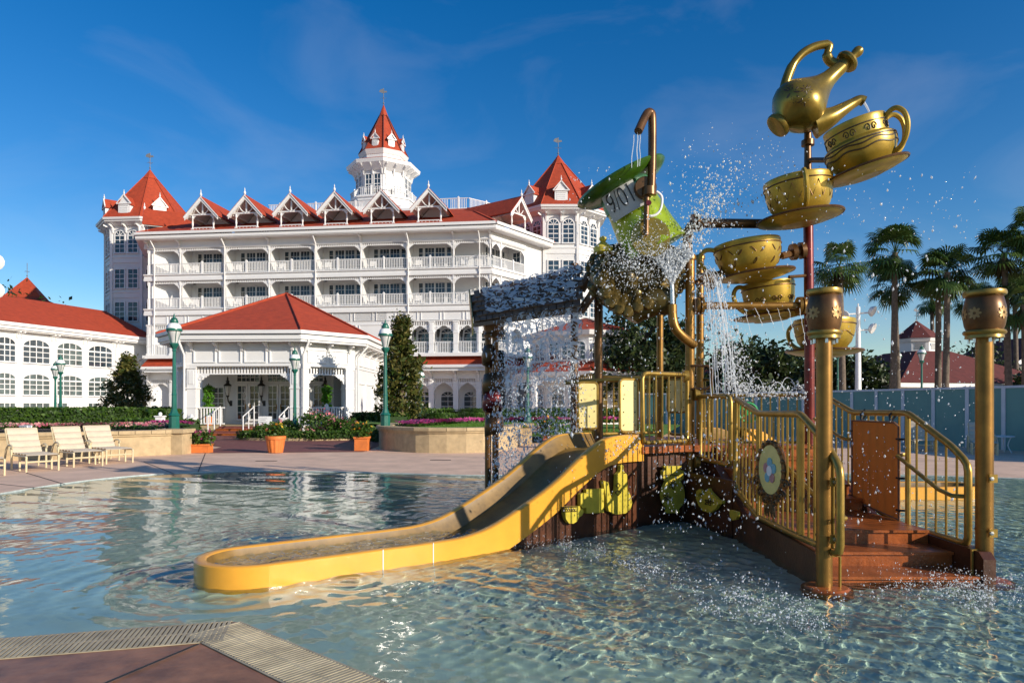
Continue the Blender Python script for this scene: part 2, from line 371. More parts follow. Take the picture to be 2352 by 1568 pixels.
# water surface: measured wave trains plus rings round the slide's tip
ys = [2.2]
while ys[-1] < 16.2: ys.append(ys[-1] + 0.011 + 0.0021*ys[-1])
ys = np.array(ys); xs = np.arange(-9.4, 14.0, 0.024); X, Y = np.meshgrid(xs, ys)
H = np.zeros_like(X); r2 = np.random.default_rng(11)
def trains(lmin, lmax, n, slope, ang0, spread):
    h = np.zeros_like(X)
    for i in range(n):
        lam = lmin*(lmax/lmin)**r2.random(); k = 2*math.pi/lam; a = ang0+spread*(r2.random()-0.5)
        ph = r2.random()*7; am = slope/k*(0.5+r2.random())/math.sqrt(n)
        wob = 0.35*np.sin(X*1.1+ph)+0.35*np.sin(Y*0.9+ph*2)
        h += am*np.sin(k*(X*math.cos(a)+Y*math.sin(a))+ph+wob*2)
    return h
def sstep(a, b, x): t = np.clip((x-a)/(b-a), 0, 1); return t*t*(3-2*t)
rough_mask = np.clip(0.18 + 0.82*sstep(-2.6, 0.8, X+0.12*(Y-6)) , 0, 1) * (1-0.25*sstep(9, 12, Y))
rough_mask = rough_mask*(1-0.72*sstep(8.5,11,Y)*(1-sstep(1.0,3.5,X)))
rough_mask = np.maximum(rough_mask, 0.55*np.exp(-((X+0.2)**2+(Y-11)**2)/5.0))
H += trains(0.5, 1.3, 7, 0.026, 1.3, 1.0)
H += trains(0.22, 0.5, 8, 0.045, 1.7, 1.6)*(0.2+0.8*rough_mask)
H += trains(0.13, 0.26, 14, 0.095, 0.6, 6.28)*rough_mask
H += trains(0.085, 0.14, 16, 0.085, 0.6, 6.28)*rough_mask*(1-sstep(7,10,Y))
def rings(cx, cy, lam, slope, decay, r0=0.35):
    rr = np.hypot(X-cx, Y-cy); k = 2*math.pi/lam
    return slope/k*np.cos(k*rr+0.6*np.sin(3*np.arctan2(Y-cy, X-cx)))*np.exp(-rr/decay)*sstep(0, r0, rr)
H += rings(-2.35, 5.75, 0.30, 0.22, 0.75, 0.5)
H += rings(-0.3, 11.7, 0.26, 0.2, 0.9)
H += rings(-1.0, 9.4, 0.34, 0.10, 1.6)
for i in range(60):
    cx = r2.uniform(-3, 6); cy = r2.uniform(4.5, 12); sl = 0.12+0.2*r2.random()
    if r2.random() < 0.4: cx = r2.uniform(1.2, 4.6); cy = r2.uniform(4.6, 7)
    H += rings(cx, cy, r2.uniform(0.10, 0.22), sl, r2.uniform(0.15, 0.4), 0.1)
nx, ny = len(xs), len(ys); idx = np.arange(nx*ny).reshape(ny, nx)
FQ = np.stack([idx[:-1,:-1], idx[:-1,1:], idx[1:,1:], idx[1:,:-1]], -1).reshape(-1,4)
# keep the cells that lie inside the pool or on the wet beach
poly = np.array(OUT); cxm = X[:-1,:-1].ravel(); cym = Y[:-1,:-1].ravel(); inside = np.zeros(len(cxm), bool)
for i in range(len(poly)):
    x1, y1 = poly[i]; x2, y2 = poly[(i+1) % len(poly)]
    c = ((y1 > cym) != (y2 > cym)) & (cxm < (x2-x1)*(cym-y1)/(y2-y1+1e-12)+x1); inside ^= c
dmask = np.minimum.reduce([seg_dist(X,Y,POOL[i],POOL[i+1]) for i in range(4)])
H *= (0.45+0.55*sstep(0.0, 0.8, dmask))
FQ = FQ[inside]
used = np.unique(FQ); remap = np.zeros(nx*ny, np.int32); remap[used] = np.arange(len(used))
VV = np.stack([X,Y,H],-1).reshape(-1,3)[used]
wat = struct(np_obj('water', VV, remap[FQ], waterm)); wat.data.shade_smooth(); wat.cycles.is_caustics_caster = True

# drain grates along the beach entry
def grate(label, a, b, wdir, width, n0, n1):
    a = Vector((*a, 0)); b = Vector((*b, 0)); d = (b-a).normalized(); w = Vector((*wdir, 0)).normalized()
    t = thing('drain_grate', label, 'drain grate', tuple(a+w*width/2), 'grates of the beach entry')
    m = MB(); p = [a+d*n0*0.031, a+d*n1*0.031]
    q = [p[1]+w*width, p[0]+w*width]
    z = 0.0075
    m.poly([(*p[0].xy, z), (*p[1].xy, z), (*q[0].xy, z), (*q[1].xy, z)]); m.build('drain_channel', blackgap, t)
    m = MB()
    for o in (0.0, width/2, width):
        m.bar(p[0]+w*o+Vector((0,0,0.0105)), p[1]+w*o+Vector((0,0,0.0105)), 0.014, 0.005)
    m.build('grate_rim', gratem, t)
    proto = None
    for i in range(n0, n1):
        c = a+d*(i+0.5)*0.031+w*width/2
        if proto is None:
            m = MB(); m.bar(-w*(width/2-0.01), w*(width/2-0.01), 0.019, 0.006); m2 = bpy.data.meshes.new('grate_bar')
            m2.from_pydata(m.v, [], m.f); m2.materials.append(gratem); proto = m2
        ob = bpy.data.objects.new('grate_bar', proto); COL.objects.link(ob); ob.parent = t
        ob.location = (c-Vector(t.location)).xy.to_3d() + Vector((0,0,0.0115+random.uniform(-0.0008,0.0008)))
    return t
dl = (Vector((-1.9,4.72))-Vector((-3.27,4.36))).normalized(); dr = (Vector((-0.7,3.69))-Vector((-1.9,4.72))).normalized()
grate('straight run of slotted drain grate ending at the bend', (-1.9,4.72), (-3.27,4.36), (dl.y,-dl.x), 0.40, 1, 75)
grate('slotted drain grate run angling away under rippling water', (-1.9,4.72), (-0.7,3.69), (dr.y*1.0,-dr.x*1.0), 0.36, 1, 84)

# ------------------------------------------------------------------ planter walls
def wall_path(name, label, pts, h, th, piers=(), grp='stone planter walls'):
    c = Vector((sum(p[0] for p in pts)/len(pts), sum(p[1] for p in pts)/len(pts)))
    t = thing(name, label, 'planter wall', (c.x, c.y, 0), grp)
    def offs(o):
        res = []
        for i in range(len(pts)):
            a = Vector(pts[max(i-1,0)]); b = Vector(pts[min(i+1,len(pts)-1)]); dd = (b-a).normalized()
            res.append(Vector(pts[i])+Vector((-dd.y, dd.x))*o)
        return res
    def strip(o0, o1, z0, z1, nm, m):
        A = offs(o0); B = offs(o1); mb = MB()
        for i in range(len(pts)-1):
            q = [A[i],A[i+1],B[i+1],B[i]]
            mb.prismz([(p.x,p.y) for p in q], z0, z1)
        return mb.build(nm, m, t)
    strip(0.0, th, 0.0, h-0.16, 'wall_face', stone)
    strip(-0.05, th, h-0.16, h-0.10, 'moulding', stone)
    A = offs(-0.11); B = offs(th+0.05)
    for i in range(len(pts)-1):
        mb = MB(); q = [A[i],A[i+1],B[i+1],B[i]]; cc = sum(q, Vector((0,0)))/4
        q = [cc+(p-cc)*(1-0.012/max((p-cc).length,0.05)) for p in q]
        mb.prismz([(p.x,p.y) for p in q], h-0.10, h); mb.build('cap_stone', stone, t)
    for (px,py) in piers:
        mb = MB(); mb.box(px-0.32,px+0.32,py-0.32,py+0.32,0,h-0.1); mb.box(px-0.40,px+0.40,py-0.40,py+0.40,h-0.1,h+0.02); mb.build('pier', stone, t)
    return t
def resample(pts, n):
    out = []
    for i in range(len(pts)-1):
        p0 = Vector(pts[max(i-1,0)]); p1 = Vector(pts[i]); p2 = Vector(pts[i+1]); p3 = Vector(pts[min(i+2,len(pts)-1)])
        for k in range(n):
            t = k/n; out.append(tuple(0.5*((2*p1)+(p2-p0)*t+(2*p0-5*p1+4*p2-p3)*t*t+(3*p1-p0-3*p2+p3)*t**3)))
    out.append(tuple(pts[-1])); return out
wall_path('planter_wall', 'tan stone planter wall behind the row of chaise lounges', resample([(-17,15.6),(-13.6,18.0),(-12.0,18.9),(-10.9,19.7),(-10.15,20.5)],3), 0.76, 0.4, [(-10.2,20.75)])
wall_path('planter_wall', 'bowed tan stone planter wall in front of the lawn', resample([(-4.75,27),(-4.6,23.6),(-3.75,21.9),(-2.56,21.1),(-0.9,21.3),(0.0,22.9),(0.35,25.3)],3), 0.80, 0.4, [(0.42,25.6)])

# ------------------------------------------------------------------ beds, lawns, brick path
m = MB(); m.poly([(-9.75,21.0,0.03),(-4.7,21.6,0.03),(-5.0,33.0,0.03),(-9.0,34.3,0.03),(-16.6,34.3,0.03),(-15.5,30,0.03),(-10.2,24,0.03)]); struct(m.build('brick_path', brickm))
lawnm = mat('lawn_ground', (0.085,0.20,0.018), 0.9, var=0.3, vscale=9, bump=0.02, bscale=60)
m = MB(); m.poly([(-17,16.2,0.62),(-12,19.3,0.62),(-10.4,20.9,0.62),(-10.5,24,0.62),(-16,30,0.5),(-24,36,0.5),(-45,40,0.4),(-45,20,0.5)]); struct(m.build('flower_bed_soil', soil))
m = MB(); m.poly([(-4.2,26.9,0.68),(-4.2,23.8,0.68),(-3.4,22.3,0.68),(-2.5,21.5,0.68),(-1.0,21.7,0.68),(-0.3,23.2,0.68),(0.0,25.3,0.68),(2.5,30,0.7),(3,36,0.75),(-7,36,0.75),(-7,31,0.7)]); struct(m.build('lawn', lawnm))
m = MB(); m.poly([(0.45,26.2,0.3),(6,27,0.3),(9,36,0.5),(3,36,0.5)]); struct(m.build('side_lawn', lawnm))
# ================================================================== vegetation
def leaves(name, C, size, m, parent=None, flat=0.0, aspect=0.5, seed=1, sv=0.35):
    r = np.random.default_rng(seed); n = len(C)
    th = r.random(n)*2*np.pi; z = r.random(n)*2-1; z = z*(1-flat)+flat*np.sign(z+1e-9)
    s = np.sqrt(np.maximum(1-z*z, 0)); nrm = np.stack([s*np.cos(th), s*np.sin(th), z], -1)
    ref = r.normal(size=(n,3)); a = np.cross(nrm, ref); a /= np.linalg.norm(a, axis=1)[:,None]+1e-9; b = np.cross(nrm, a)
    L = size*(1+sv*r.normal(size=n)).clip(0.35, 2.0)[:,None]
    V = np.stack([C-a*L, C+b*L*aspect, C+a*L, C-b*L*aspect], 1).reshape(-1,3)
    o_ = np_obj(name, V, np.arange(4*n).reshape(n,4), m, parent)
    if name in ('flowers', 'foliage', 'leaf_ball'): o_['kind'] = 'stuff'
    return o_
def crown(c, rad, n, clumps, sig, seed, shell=0.55):
    r = np.random.default_rng(seed); c = np.array(c); rad = np.array(rad)
    d = r.normal(size=(clumps,3)); d /= np.linalg.norm(d,axis=1)[:,None]
    k = d*(shell+(1-shell)*r.random((clumps,1)))*rad
    w = r.integers(0, clumps, n); q = r.normal(size=(n,3))*sig*rad*(0.6+0.8*r.random((clumps,1)))[w]
    return c+k[w]+q
def conecrown(c, h, r0, r1, n, clumps, seed):
    r = np.random.default_rng(seed); t = r.random(clumps)**0.9; a = r.random(clumps)*6.283
    rr = (r0*(1-t)+r1*t)*np.sqrt(np.clip(1.15-abs(2*t-0.62)**2.2, 0.12, 1))
    fr = 0.35+0.65*r.random(clumps)
    k = np.stack([rr*fr*np.cos(a), rr*fr*np.sin(a), t*h], -1); w = r.integers(0, clumps, n)
    return np.array(c)+k[w]+r.normal(size=(n,3))*0.17
def branchy(mb, base, top, r, n, spread, seed):
    rr = random.Random(seed); base = Vector(base); top = Vector(top)
    mid = (base+top)/2+Vector((rr.uniform(-.1,.1)*spread, rr.uniform(-.1,.1)*spread, 0))
    mb.tube([base, mid, top], [r, r*0.75, r*0.3], 7)
    for i in range(n):
        t = rr.uniform(0.3, 0.95); p = base.lerp(top, t); a = rr.uniform(0, 6.28)
        q = p+Vector((math.cos(a)*spread*rr.uniform(.4,.9), math.sin(a)*spread*rr.uniform(.4,.9), spread*rr.uniform(.2,.7)))
        mb.tube([p, (p+q)/2+Vector((0,0,0.08*spread)), q], [r*0.4, r*0.25, r*0.1], 5)
def magnolia(label, x, y, z, h, r, seed, n=6500):
    t = thing('magnolia_tree', label, 'tree', (x,y,z), 'magnolia trees in the beds')
    mb = MB(); branchy(mb, (x,y,z), (x,y,z+h*0.92), 0.10, 12, r*0.8, seed); mb.build('trunk', barkm, t, True)
    leaves('crown', conecrown((x,y,z+h*0.06), h*0.94, r, r*0.35, n, 110, seed), 0.115, magleaf, t, 0.2, 0.42, seed)
magnolia('broad magnolia tree with bronze leaf backs before the white wing', -23.6, 42.0, 0.4, 4.0, 1.75, 3)
magnolia('tall dense magnolia tree between the green lamps', -5.25, 32.5, 0.6, 4.9, 1.35, 5, 8000)
def bigtree(label, x, y, z, h, rad, seed, n=7000, m=darkleaf, size=0.22, nm='broadleaf_tree', clumps=60):
    t = thing(nm, label, 'tree', (x,y,z), 'trees beyond the pool')
    mb = MB(); branchy(mb, (x,y,z), (x,y,z+h*0.8), 0.22, 12, rad*0.6, seed); mb.build('trunk', barkm, t, True)
    leaves('crown', crown((x,y,z+h*0.58), (rad, rad, h*0.42), n, clumps, 0.17, seed), size, m, t, 0.1, 0.5, seed)
bigtree('dark oak tree beside the bay with arched windows', 10.6, 54, 0, 9.5, 4.0, 21, 11000, size=0.2)
bigtree('low dark oak tree behind the falling streams of water', 19.0, 54, 0, 6.4, 3.8, 22, 8000)
bigtree('spreading dark oak tree behind the stair railing', 24.5, 58, 0, 5.6, 4.2, 23, 8000)
bigtree('rounded dark tree left of the floodlight mast', 27.6, 56, 0, 5.4, 2.8, 24, 6000)
bigtree('thin airy tree behind the maroon roof', 44.5, 66, 0, 7.6, 3.4, 25, 2600, size=0.16, clumps=45)
bigtree('small leafy tree in front of the maroon roof', 31.0, 58, 0, 5.0, 2.6, 26, 3500, size=0.18)
bigtree('dark tree beyond the right end of the teal wall', 41, 52, 0, 4.6, 2.6, 27, 4000)
bigtree('dark tree showing above the white wing roof', -56, 72, 0, 13.6, 4.5, 28, 4500)
bigtree('second dark tree peeping over the white wing roof', -50.5, 74, 0, 12.4, 3.4, 29, 3000)
def hedge(name, label, pts, w, z0, h, n, size, m, seed, grp='clipped hedges'):
    a = [Vector(p) for p in pts]; L = [(a[i+1]-a[i]).length for i in range(len(a)-1)]; r = np.random.default_rng(seed)
    core = MB()
    for i in range(len(a)-1):
        dd = (a[i+1]-a[i]).normalized(); nn = Vector((-dd.y, dd.x))*(w/2-0.08)
        core.prismz([tuple(a[i]-nn), tuple(a[i+1]-nn), tuple(a[i+1]+nn), tuple(a[i]+nn)], z0, z0+h-0.08)
    t = thing(name, label, 'hedge', (a[0].x, a[0].y, z0), grp)
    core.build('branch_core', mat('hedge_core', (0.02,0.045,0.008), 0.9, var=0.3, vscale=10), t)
    C = []
    for i in range(len(a)-1):
        k = int(n*L[i]/sum(L)); tt = r.random(k); side = r.choice([0,1,2,2], k); dd = (a[i+1]-a[i]); nn = Vector((-dd.y, dd.x)).normalized()
        off = np.where(side==0, -w/2, np.where(side==1, w/2, (r.random(k)-0.5)*w)); zz = np.where(side==2, z0+h, z0+r.random(k)*h)
        Q = np.array(a[i].to_3d())[None,:]+tt[:,None]*np.array(dd.to_3d())+off[:,None]*np.array(nn.to_3d()); Q[:,2] = zz
        C.append(Q+r.normal(size=Q.shape)*0.035)
    leaves('foliage', np.concatenate(C), size, m, t, 0.0, 0.6, seed)
    return t
hedge('clipped_hedge', 'long clipped hedge at the foot of the white wing', [(-34,27),(-27,33),(-20.5,37.0),(-16.5,37.5)], 1.6, 0.45, 0.85, 14000, 0.075, hedgeleaf, 31)
hedge('clipped_hedge', 'low clipped hedge curving behind the pink flowers', [(-15.5,27.5),(-13.4,26.0),(-11.6,24.6)], 0.8, 0.55, 0.35, 5000, 0.05, hedgeleaf, 32)
hedge('clipped_hedge', 'square clipped hedge beside the white bollard', [(-15.8,29.5),(-14.5,29.6)], 1.0, 0.5, 0.75, 4000, 0.055, hedgeleaf, 33)
hedge('clipped_hedge', 'dark clipped hedge along the hotel arcade behind the lawn', [(-6.5,39.5),(0,39.5),(9,41.0)], 1.1, 0.5, 0.72, 12000, 0.065, hedgeleaf, 34)
hedge('clipped_hedge', 'lower light green hedge in front of the dark one', [(-4.6,33.5),(-1.0,35.6),(3.5,36.4)], 0.9, 0.7, 0.33, 8000, 0.05, hedgeleaf, 35)
hedge('clipped_hedge', 'hedge between the porch corner and the tall magnolia', [(-8.0,35.2),(-6.2,33.6),(-5.2,31.2)], 1.0, 0.15, 0.9, 7000, 0.06, hedgeleaf, 36)
hedge('clipped_hedge', 'low hedge edging the lane by the square pot', [(-8.6,33.0),(-6.2,30.5),(-5.0,27.0)], 0.8, 0.05, 0.42, 6000, 0.05, hedgeleaf, 37)
def band(pts, w, n, seed, z):
    a = [Vector(p) for p in pts]; r = np.random.default_rng(seed); L = np.array([(a[i+1]-a[i]).length for i in range(len(a)-1)])
    seg = r.choice(len(L), n, p=L/L.sum()); t = r.random(n); A = np.array([p[:] for p in a]); dd = A[1:]-A[:-1]
    nn = np.stack([-dd[:,1], dd[:,0]], -1)/L[:,None]
    q = A[seg]+t[:,None]*dd[seg]+((r.random(n)-0.5)*w)[:,None]*nn[seg]
    return np.column_stack([q, z+0.1*r.random(n)])
stuff(leaves('flower_leaves', band([(-19,22.5),(-14,23.5),(-11.2,22.3)],1.9,9000,41,0.76), 0.06, hedgeleaf, None, 0, 0.6, 41), 'low green leaves under the pink and white flowers', 'flower bed')
stuff(leaves('bedding_flowers', band([(-16.4,21.0),(-13.5,22.4),(-11.0,21.9)],1.3,750,42,0.84), 0.036, pinkfl, None, 0.5, 0.9, 42), 'pink and white bedding flowers behind the chaise lounges', 'flowers')
stuff(leaves('magenta_flowers', band([(-13.0,25.0),(-11.4,23.6)],0.9,500,43,0.84), 0.05, magfl, None, 0.5, 0.9, 43), 'magenta flowers at the curve of the low hedge', 'flowers')
stuff(leaves('magenta_flower_band', band([(-3.9,24.6),(-2.6,28.0),(-0.5,30.3),(3.0,31.6),(6,32)],0.8,2600,44,0.84), 0.055, magfl, None, 0.5, 0.9, 44), 'band of magenta flowers curving round the lawn', 'flowers')
stuff(leaves('flower_band_leaves', band([(-3.9,24.6),(-2.6,28.0),(-0.5,30.3),(3.0,31.6),(6,32)],1.0,5000,45,0.72), 0.06, hedgeleaf, None, 0.2, 0.6, 45), 'green leaves under the band of magenta flowers', 'flower bed')
def grassfield(name, label, tri, n, seed, z0):
    r = np.random.default_rng(seed); a, b, c, d_ = [np.array(p) for p in tri]; u = r.random(n)[:,None]; v = r.random(n)[:,None]
    q = (a*(1-u)+b*u)*(1-v)+(d_*(1-u)+c*u)*v; n = len(q)
    h = 0.05+0.05*r.random(n); th = r.random(n)*6.28; w = 0.012
    B = np.column_stack([q, np.full(n, z0)]); o = np.column_stack([np.cos(th)*w, np.sin(th)*w, np.zeros(n)])
    tip = B+np.column_stack([r.normal(size=n)*0.03, r.normal(size=n)*0.03, h])
    V = np.stack([B-o, B+o, tip], 1).reshape(-1,3)
    stuff(np_obj(name, V, np.arange(3*n).reshape(n,3), grassm), label, 'grass')
grassfield('lawn_grass', 'short bright grass of the raised lawn', [(-3.3,22.5),(-0.3,22.5),(2.5,31),(-2,29)], 30000, 51, 0.69)
grassfield('side_lawn_grass', 'grass beyond the end of the bowed wall', [(0.8,26.6),(5.5,27.3),(8,35),(3.2,35)], 15000, 52, 0.35)
# island bed with rose bushes
m = MB(); m.lathe([(1,0.0),(1,0.14),(0.94,0.14)], 40, Matrix.Translation((-9.0,29.6,0.0)) @ Matrix.Diagonal((2.9,1.5,1,1))); isl = tag(m.build('curb_ring', stone), 'oval stone kerb round the island flower bed', 'kerb')
m = MB(); m.lathe([(0.95,0.0),(0.95,0.13),(0.5,0.18),(0.001,0.2)], 40, Matrix.Translation((-9.0,29.6,0.0)) @ Matrix.Diagonal((2.9,1.5,1,1))); struct(m.build('island_soil', soil))
for i, (x, y, rr, hh, lab) in enumerate([(-8.3,29.4,0.75,1.0,'tall pink rose bush at the foot of the green lamp'),(-7.4,29.6,0.6,0.75,'mid sized pink rose bush in the island bed'),
        (-9.8,29.8,0.6,0.62,'sparse rose bush behind the notice board'),(-6.8,29.3,0.5,0.5,'low rose bush at the end of the island bed'),(-10.8,29.6,0.5,0.4,'low leafy bush at the path end of the island bed')]):
    t = thing('rose_bush', lab, 'bush', (x,y,0.15), 'rose bushes in the island bed')
    mb = MB(); branchy(mb, (x,y,0.12), (x,y,0.15+hh*0.8), 0.02, 9, rr*0.6, 60+i); mb.build('stems', barkm, t)
    C = crown((x,y,0.2+hh*0.5), (rr,rr,hh*0.5), 1600, 30, 0.22, 60+i); C[:,2] = np.maximum(C[:,2], 0.16)
    leaves('foliage', C, 0.05, hedgeleaf, t, 0, 0.6, 60+i)
    leaves('flowers', crown((x,y,0.25+hh*0.6), (rr*1.05,rr*1.05,hh*0.5), 120 if i < 2 else 50, 40, 0.12, 70+i, 0.8), 0.05, pinkfl, t, 0.3, 0.9, 70+i)
hedge('clipped_hedge', 'very low dark hedge edging the island bed', [(-11.6,28.9),(-10,28.35),(-8,28.2),(-6.6,28.7)], 0.35, 0.12, 0.25, 4000, 0.04, hedgeleaf, 38)

# ------------------------------------------------------------------ palms
def fan_palm_mesh(seed):
    r = random.Random(seed); V = []; Fs = []
    for i in range(46):
        az = r.uniform(0, 6.283); el = r.uniform(-0.9, 1.35); L = r.uniform(0.9, 1.25)
        dd = Vector((math.cos(az)*math.cos(el), math.sin(az)*math.cos(el), math.sin(el)))
        side = Vector((-math.sin(az), math.cos(az), 0)); up = side.cross(dd)*-1
        up = dd.cross(side)*-1 if up.z < 0 else up
        b0 = Vector((0,0,0)); b1 = dd*L
        o = len(V); V += [b0+side*0.02, b0-side*0.02, b1-side*0.015, b1+side*0.015]; Fs.append((o,o+1,o+2,o+3))
        nb = 15; blade = r.uniform(0.85, 1.15)
        for k in range(nb):
            a = (k/(nb-1)-0.5)*3.6
            d2 = (dd*math.cos(a)+side*math.sin(a)).normalized()
            wv = (side*math.cos(a)-dd*math.sin(a))*0.055
            m1 = b1+d2*blade*0.6+Vector((0,0,-0.04)); e = b1+d2*blade*(1.0-0.12*abs(a)/1.8)+Vector((0,0,-0.28-0.22*r.random()))
            o = len(V); V += [b1, m1+wv, m1-wv, e]; Fs += [(o,o+1,o+2),(o+1,o+3,o+2)]
    me = bpy.data.meshes.new('palm_crown'); me.from_pydata([tuple(v) for v in V], [], Fs); me.materials.append(palmleaf); return me
def skirt_mesh(seed):
    r = random.Random(seed); V = []; Fs = []
    for i in range(80):
        az = r.uniform(0, 6.283); L = r.uniform(0.7, 1.3); z0 = r.uniform(-0.6, 0.0); ro = r.uniform(0.2, 0.65)
        a = Vector((math.cos(az)*0.12, math.sin(az)*0.12, z0)); e = Vector((math.cos(az)*ro, math.sin(az)*ro, z0-L)); s = Vector((-math.sin(az), math.cos(az), 0))*0.09
        o = len(V); V += [a, (a+e)/2+s, e, (a+e)/2-s]; Fs.append((o,o+1,o+2,o+3))
    me = bpy.data.meshes.new('palm_skirt'); me.from_pydata([tuple(v) for v in V], [], Fs); me.materials.append(drypalm); return me
drypalm = leafmat('dry_palm_leaf', (0.03,0.035,0.015), (0.11,0.085,0.035), 0.7)
PM = [fan_palm_mesh(s) for s in (1,2,3)]; SM = [skirt_mesh(s) for s in (1,2)]
def palm(i, label, u, v, Y, sc, ub):
    p = P(u, v, Y); bx = (ub-UC)/F*Y
    t = thing('fan_palm', label, 'palm tree', (bx, Y, 0), 'fan palms beyond the teal wall')
    mb = MB(); base = Vector((bx, Y, -0.03)); top = Vector((p.x, p.y, p.z))
    mb.tube([base, base.lerp(top,0.33)+Vector((0.05,0,0)), base.lerp(top,0.66)+Vector((0.04,0,0)), top], [0.27,0.22,0.2,0.19], 9); mb.build('trunk', palmbark, t, True)
    for nm, me, s in (('crown', PM[i % 3], sc), ('dead_frond_skirt', SM[i % 2], sc*0.9)):
        o = bpy.data.objects.new(nm, me); COL.objects.link(o); o.parent = t; o.location = top-Vector((bx,Y,0)); o.scale = (s,s,s); o.rotation_euler = (random.uniform(-.12,.12), random.uniform(-.12,.12), i*1.7)
for i, a in enumerate([('fan palm directly behind the stack of teacups',1928,612,46,1.0,1935),('tallest fan palm left of the maroon cupola',2056,580,50,1.28,2048),
        ('shorter fan palm tucked under the tallest one',2054,655,52,1.0,2062),('leaning fan palm crowding the cupola roof',2155,636,50,1.1,2152),
        ('bushy fan palm right of the maroon cupola',2176,625,48,1.15,2168),('tall fan palm behind the plain potted post',2306,585,47,1.2,2318),
        ('distant fan palm between cupola and potted post',2242,690,66,1.15,2246),('fan palm cut by the frame beside the potted post',2352,700,46,1.15,2354),
        ('slim distant fan palm beside the tall one',2330,668,64,1.1,2334),('high fan palm whose fronds enter the frame edge',2378,530,46,1.15,2380),('far fan palm behind the cupola',2140,688,72,1.1,2143)]): palm(i, *a)
# ================================================================== architecture helpers (x along, y inwards, z up)
def window(parent, T, x0, x1, z0, z1, y, cols, rows, arch=0.0, gm=glass, fw=0.09, mw=0.035, single=False, fan=True, name='window'):
    m = MB(T); a, b = y-0.07, y+0.01
    m.box(x0-fw, x0, a, b, z0, z1); m.box(x1, x1+fw, a, b, z0, z1); m.box(x0-fw*1.4, x1+fw*1.4, a-0.05, b, z0-fw, z0)
    cx = (x0+x1)/2; rx = (x1-x0)/2; n = 12
    if arch > 0:
        m.box(x0, x1, a+0.015, b, z1-mw, z1+mw)
        o = arc(cx, z1, rx+fw, arch+fw, 180, 0, n); i_ = arc(cx, z1, rx, arch, 180, 0, n)
        for k in range(n): m.prism([o[k], o[k+1], i_[k+1], i_[k]], a, b)
        if fan:
            for an in (45, 90, 135): m.bar((cx, y-0.03, z1), (cx+rx*math.cos(R(an)), y-0.03, z1+arch*math.sin(R(an))), mw, mw)
        else:
            for c in range(1, cols):
                xx = x0+(x1-x0)*c/cols; zz = arch*math.sqrt(max(0, 1-((xx-cx)/rx)**2)); m.box(xx-mw/2, xx+mw/2, a+0.03, b, z1, z1+zz)
    else: m.box(x0-fw, x1+fw, a, b, z1, z1+fw)
    for c in range(1, cols):
        xx = x0+(x1-x0)*c/cols; m.box(xx-mw/2, xx+mw/2, a+0.03, b, z0, z1)
    for r_ in range(1, rows):
        zz = z0+(z1-z0)*r_/rows; w = mw*1.6 if (rows == 4 and r_ == 2) else mw; m.box(x0, x1, a+0.032, b, zz-w/2, zz+w/2)
    wo_ = m.build(name, white, parent)
    if single:
        g_ = MB(T); g_.poly([(x0,y-0.012,z0),(x1,y-0.012,z0),(x1,y-0.012,z1),(x0,y-0.012,z1)]); g_.build('pane', gm, wo_)
    else:
        W0 = (x1-x0)/cols; H0 = (z1-z0)/rows; me = None
        for c in range(cols):
            for r_ in range(rows):
                if me is None:
                    me = bpy.data.meshes.new('pane'); me.from_pydata([(-W0/2,0,-H0/2),(W0/2,0,-H0/2),(W0/2,0,H0/2),(-W0/2,0,H0/2)], [], [(0,1,2,3)]); me.materials.append(gm)
                ob = bpy.data.objects.new('pane', me); COL.objects.link(ob); ob.parent = wo_; ob.matrix_parent_inverse = W(wo_).inverted()
                ob.matrix_basis = T @ Matrix.Translation((x0+W0*(c+0.5), y-0.012, z0+H0*(r_+0.5))) @ Matrix.Rotation(R(random.uniform(-0.5,0.5)),4,'Z') @ Matrix.Rotation(R(random.uniform(-0.4,0.4)),4,'X')
    if arch > 0:
        g_ = MB(T); g_.poly([(p, y-0.012, q) for p, q in arc(cx, z1, rx, arch, 180, 0, n)]); g_.build('arch_pane', gm, wo_)
    return wo_
def railing(parent, T, x0, x1, y, z, h=1.0, sp=0.145, name='railing', mid=True, bw=0.05):
    m = MB(T); m.box(x0, x1, y-0.045, y+0.045, z+h-0.06, z+h); m.box(x0, x1, y-0.035, y+0.035, z+0.08, z+0.14)
    n = max(2, int((x1-x0)/sp))
    for i in range(1, n):
        x = x0+(x1-x0)*i/n; m.box(x-bw/2, x+bw/2, y-bw/2, y+bw/2, z+0.14, z+h-0.06)
    if mid:
        x = (x0+x1)/2; m.box(x-0.08, x+0.08, y-0.08, y+0.08, z, z+h+0.10); m.add([(x-0.08,y-0.08,z+h+0.1),(x+0.08,y-0.08,z+h+0.1),(x+0.08,y+0.08,z+h+0.1),(x-0.08,y+0.08,z+h+0.1),(x,y,z+h+0.2)], [(0,1,4),(1,2,4),(2,3,4),(3,0,4)])
    return m.build(name, white, parent)
def bracket_poly(r):
    return [(0,0),(r,0),(r*0.97,-r*0.10),(r*0.82,-r*0.13),(r*0.78,-r*0.24),(r*0.60,-r*0.27),(r*0.52,-r*0.42),(r*0.34,-r*0.46),(r*0.28,-r*0.66),(r*0.16,-r*0.74),(r*0.13,-r*0.95),(0,-r)]
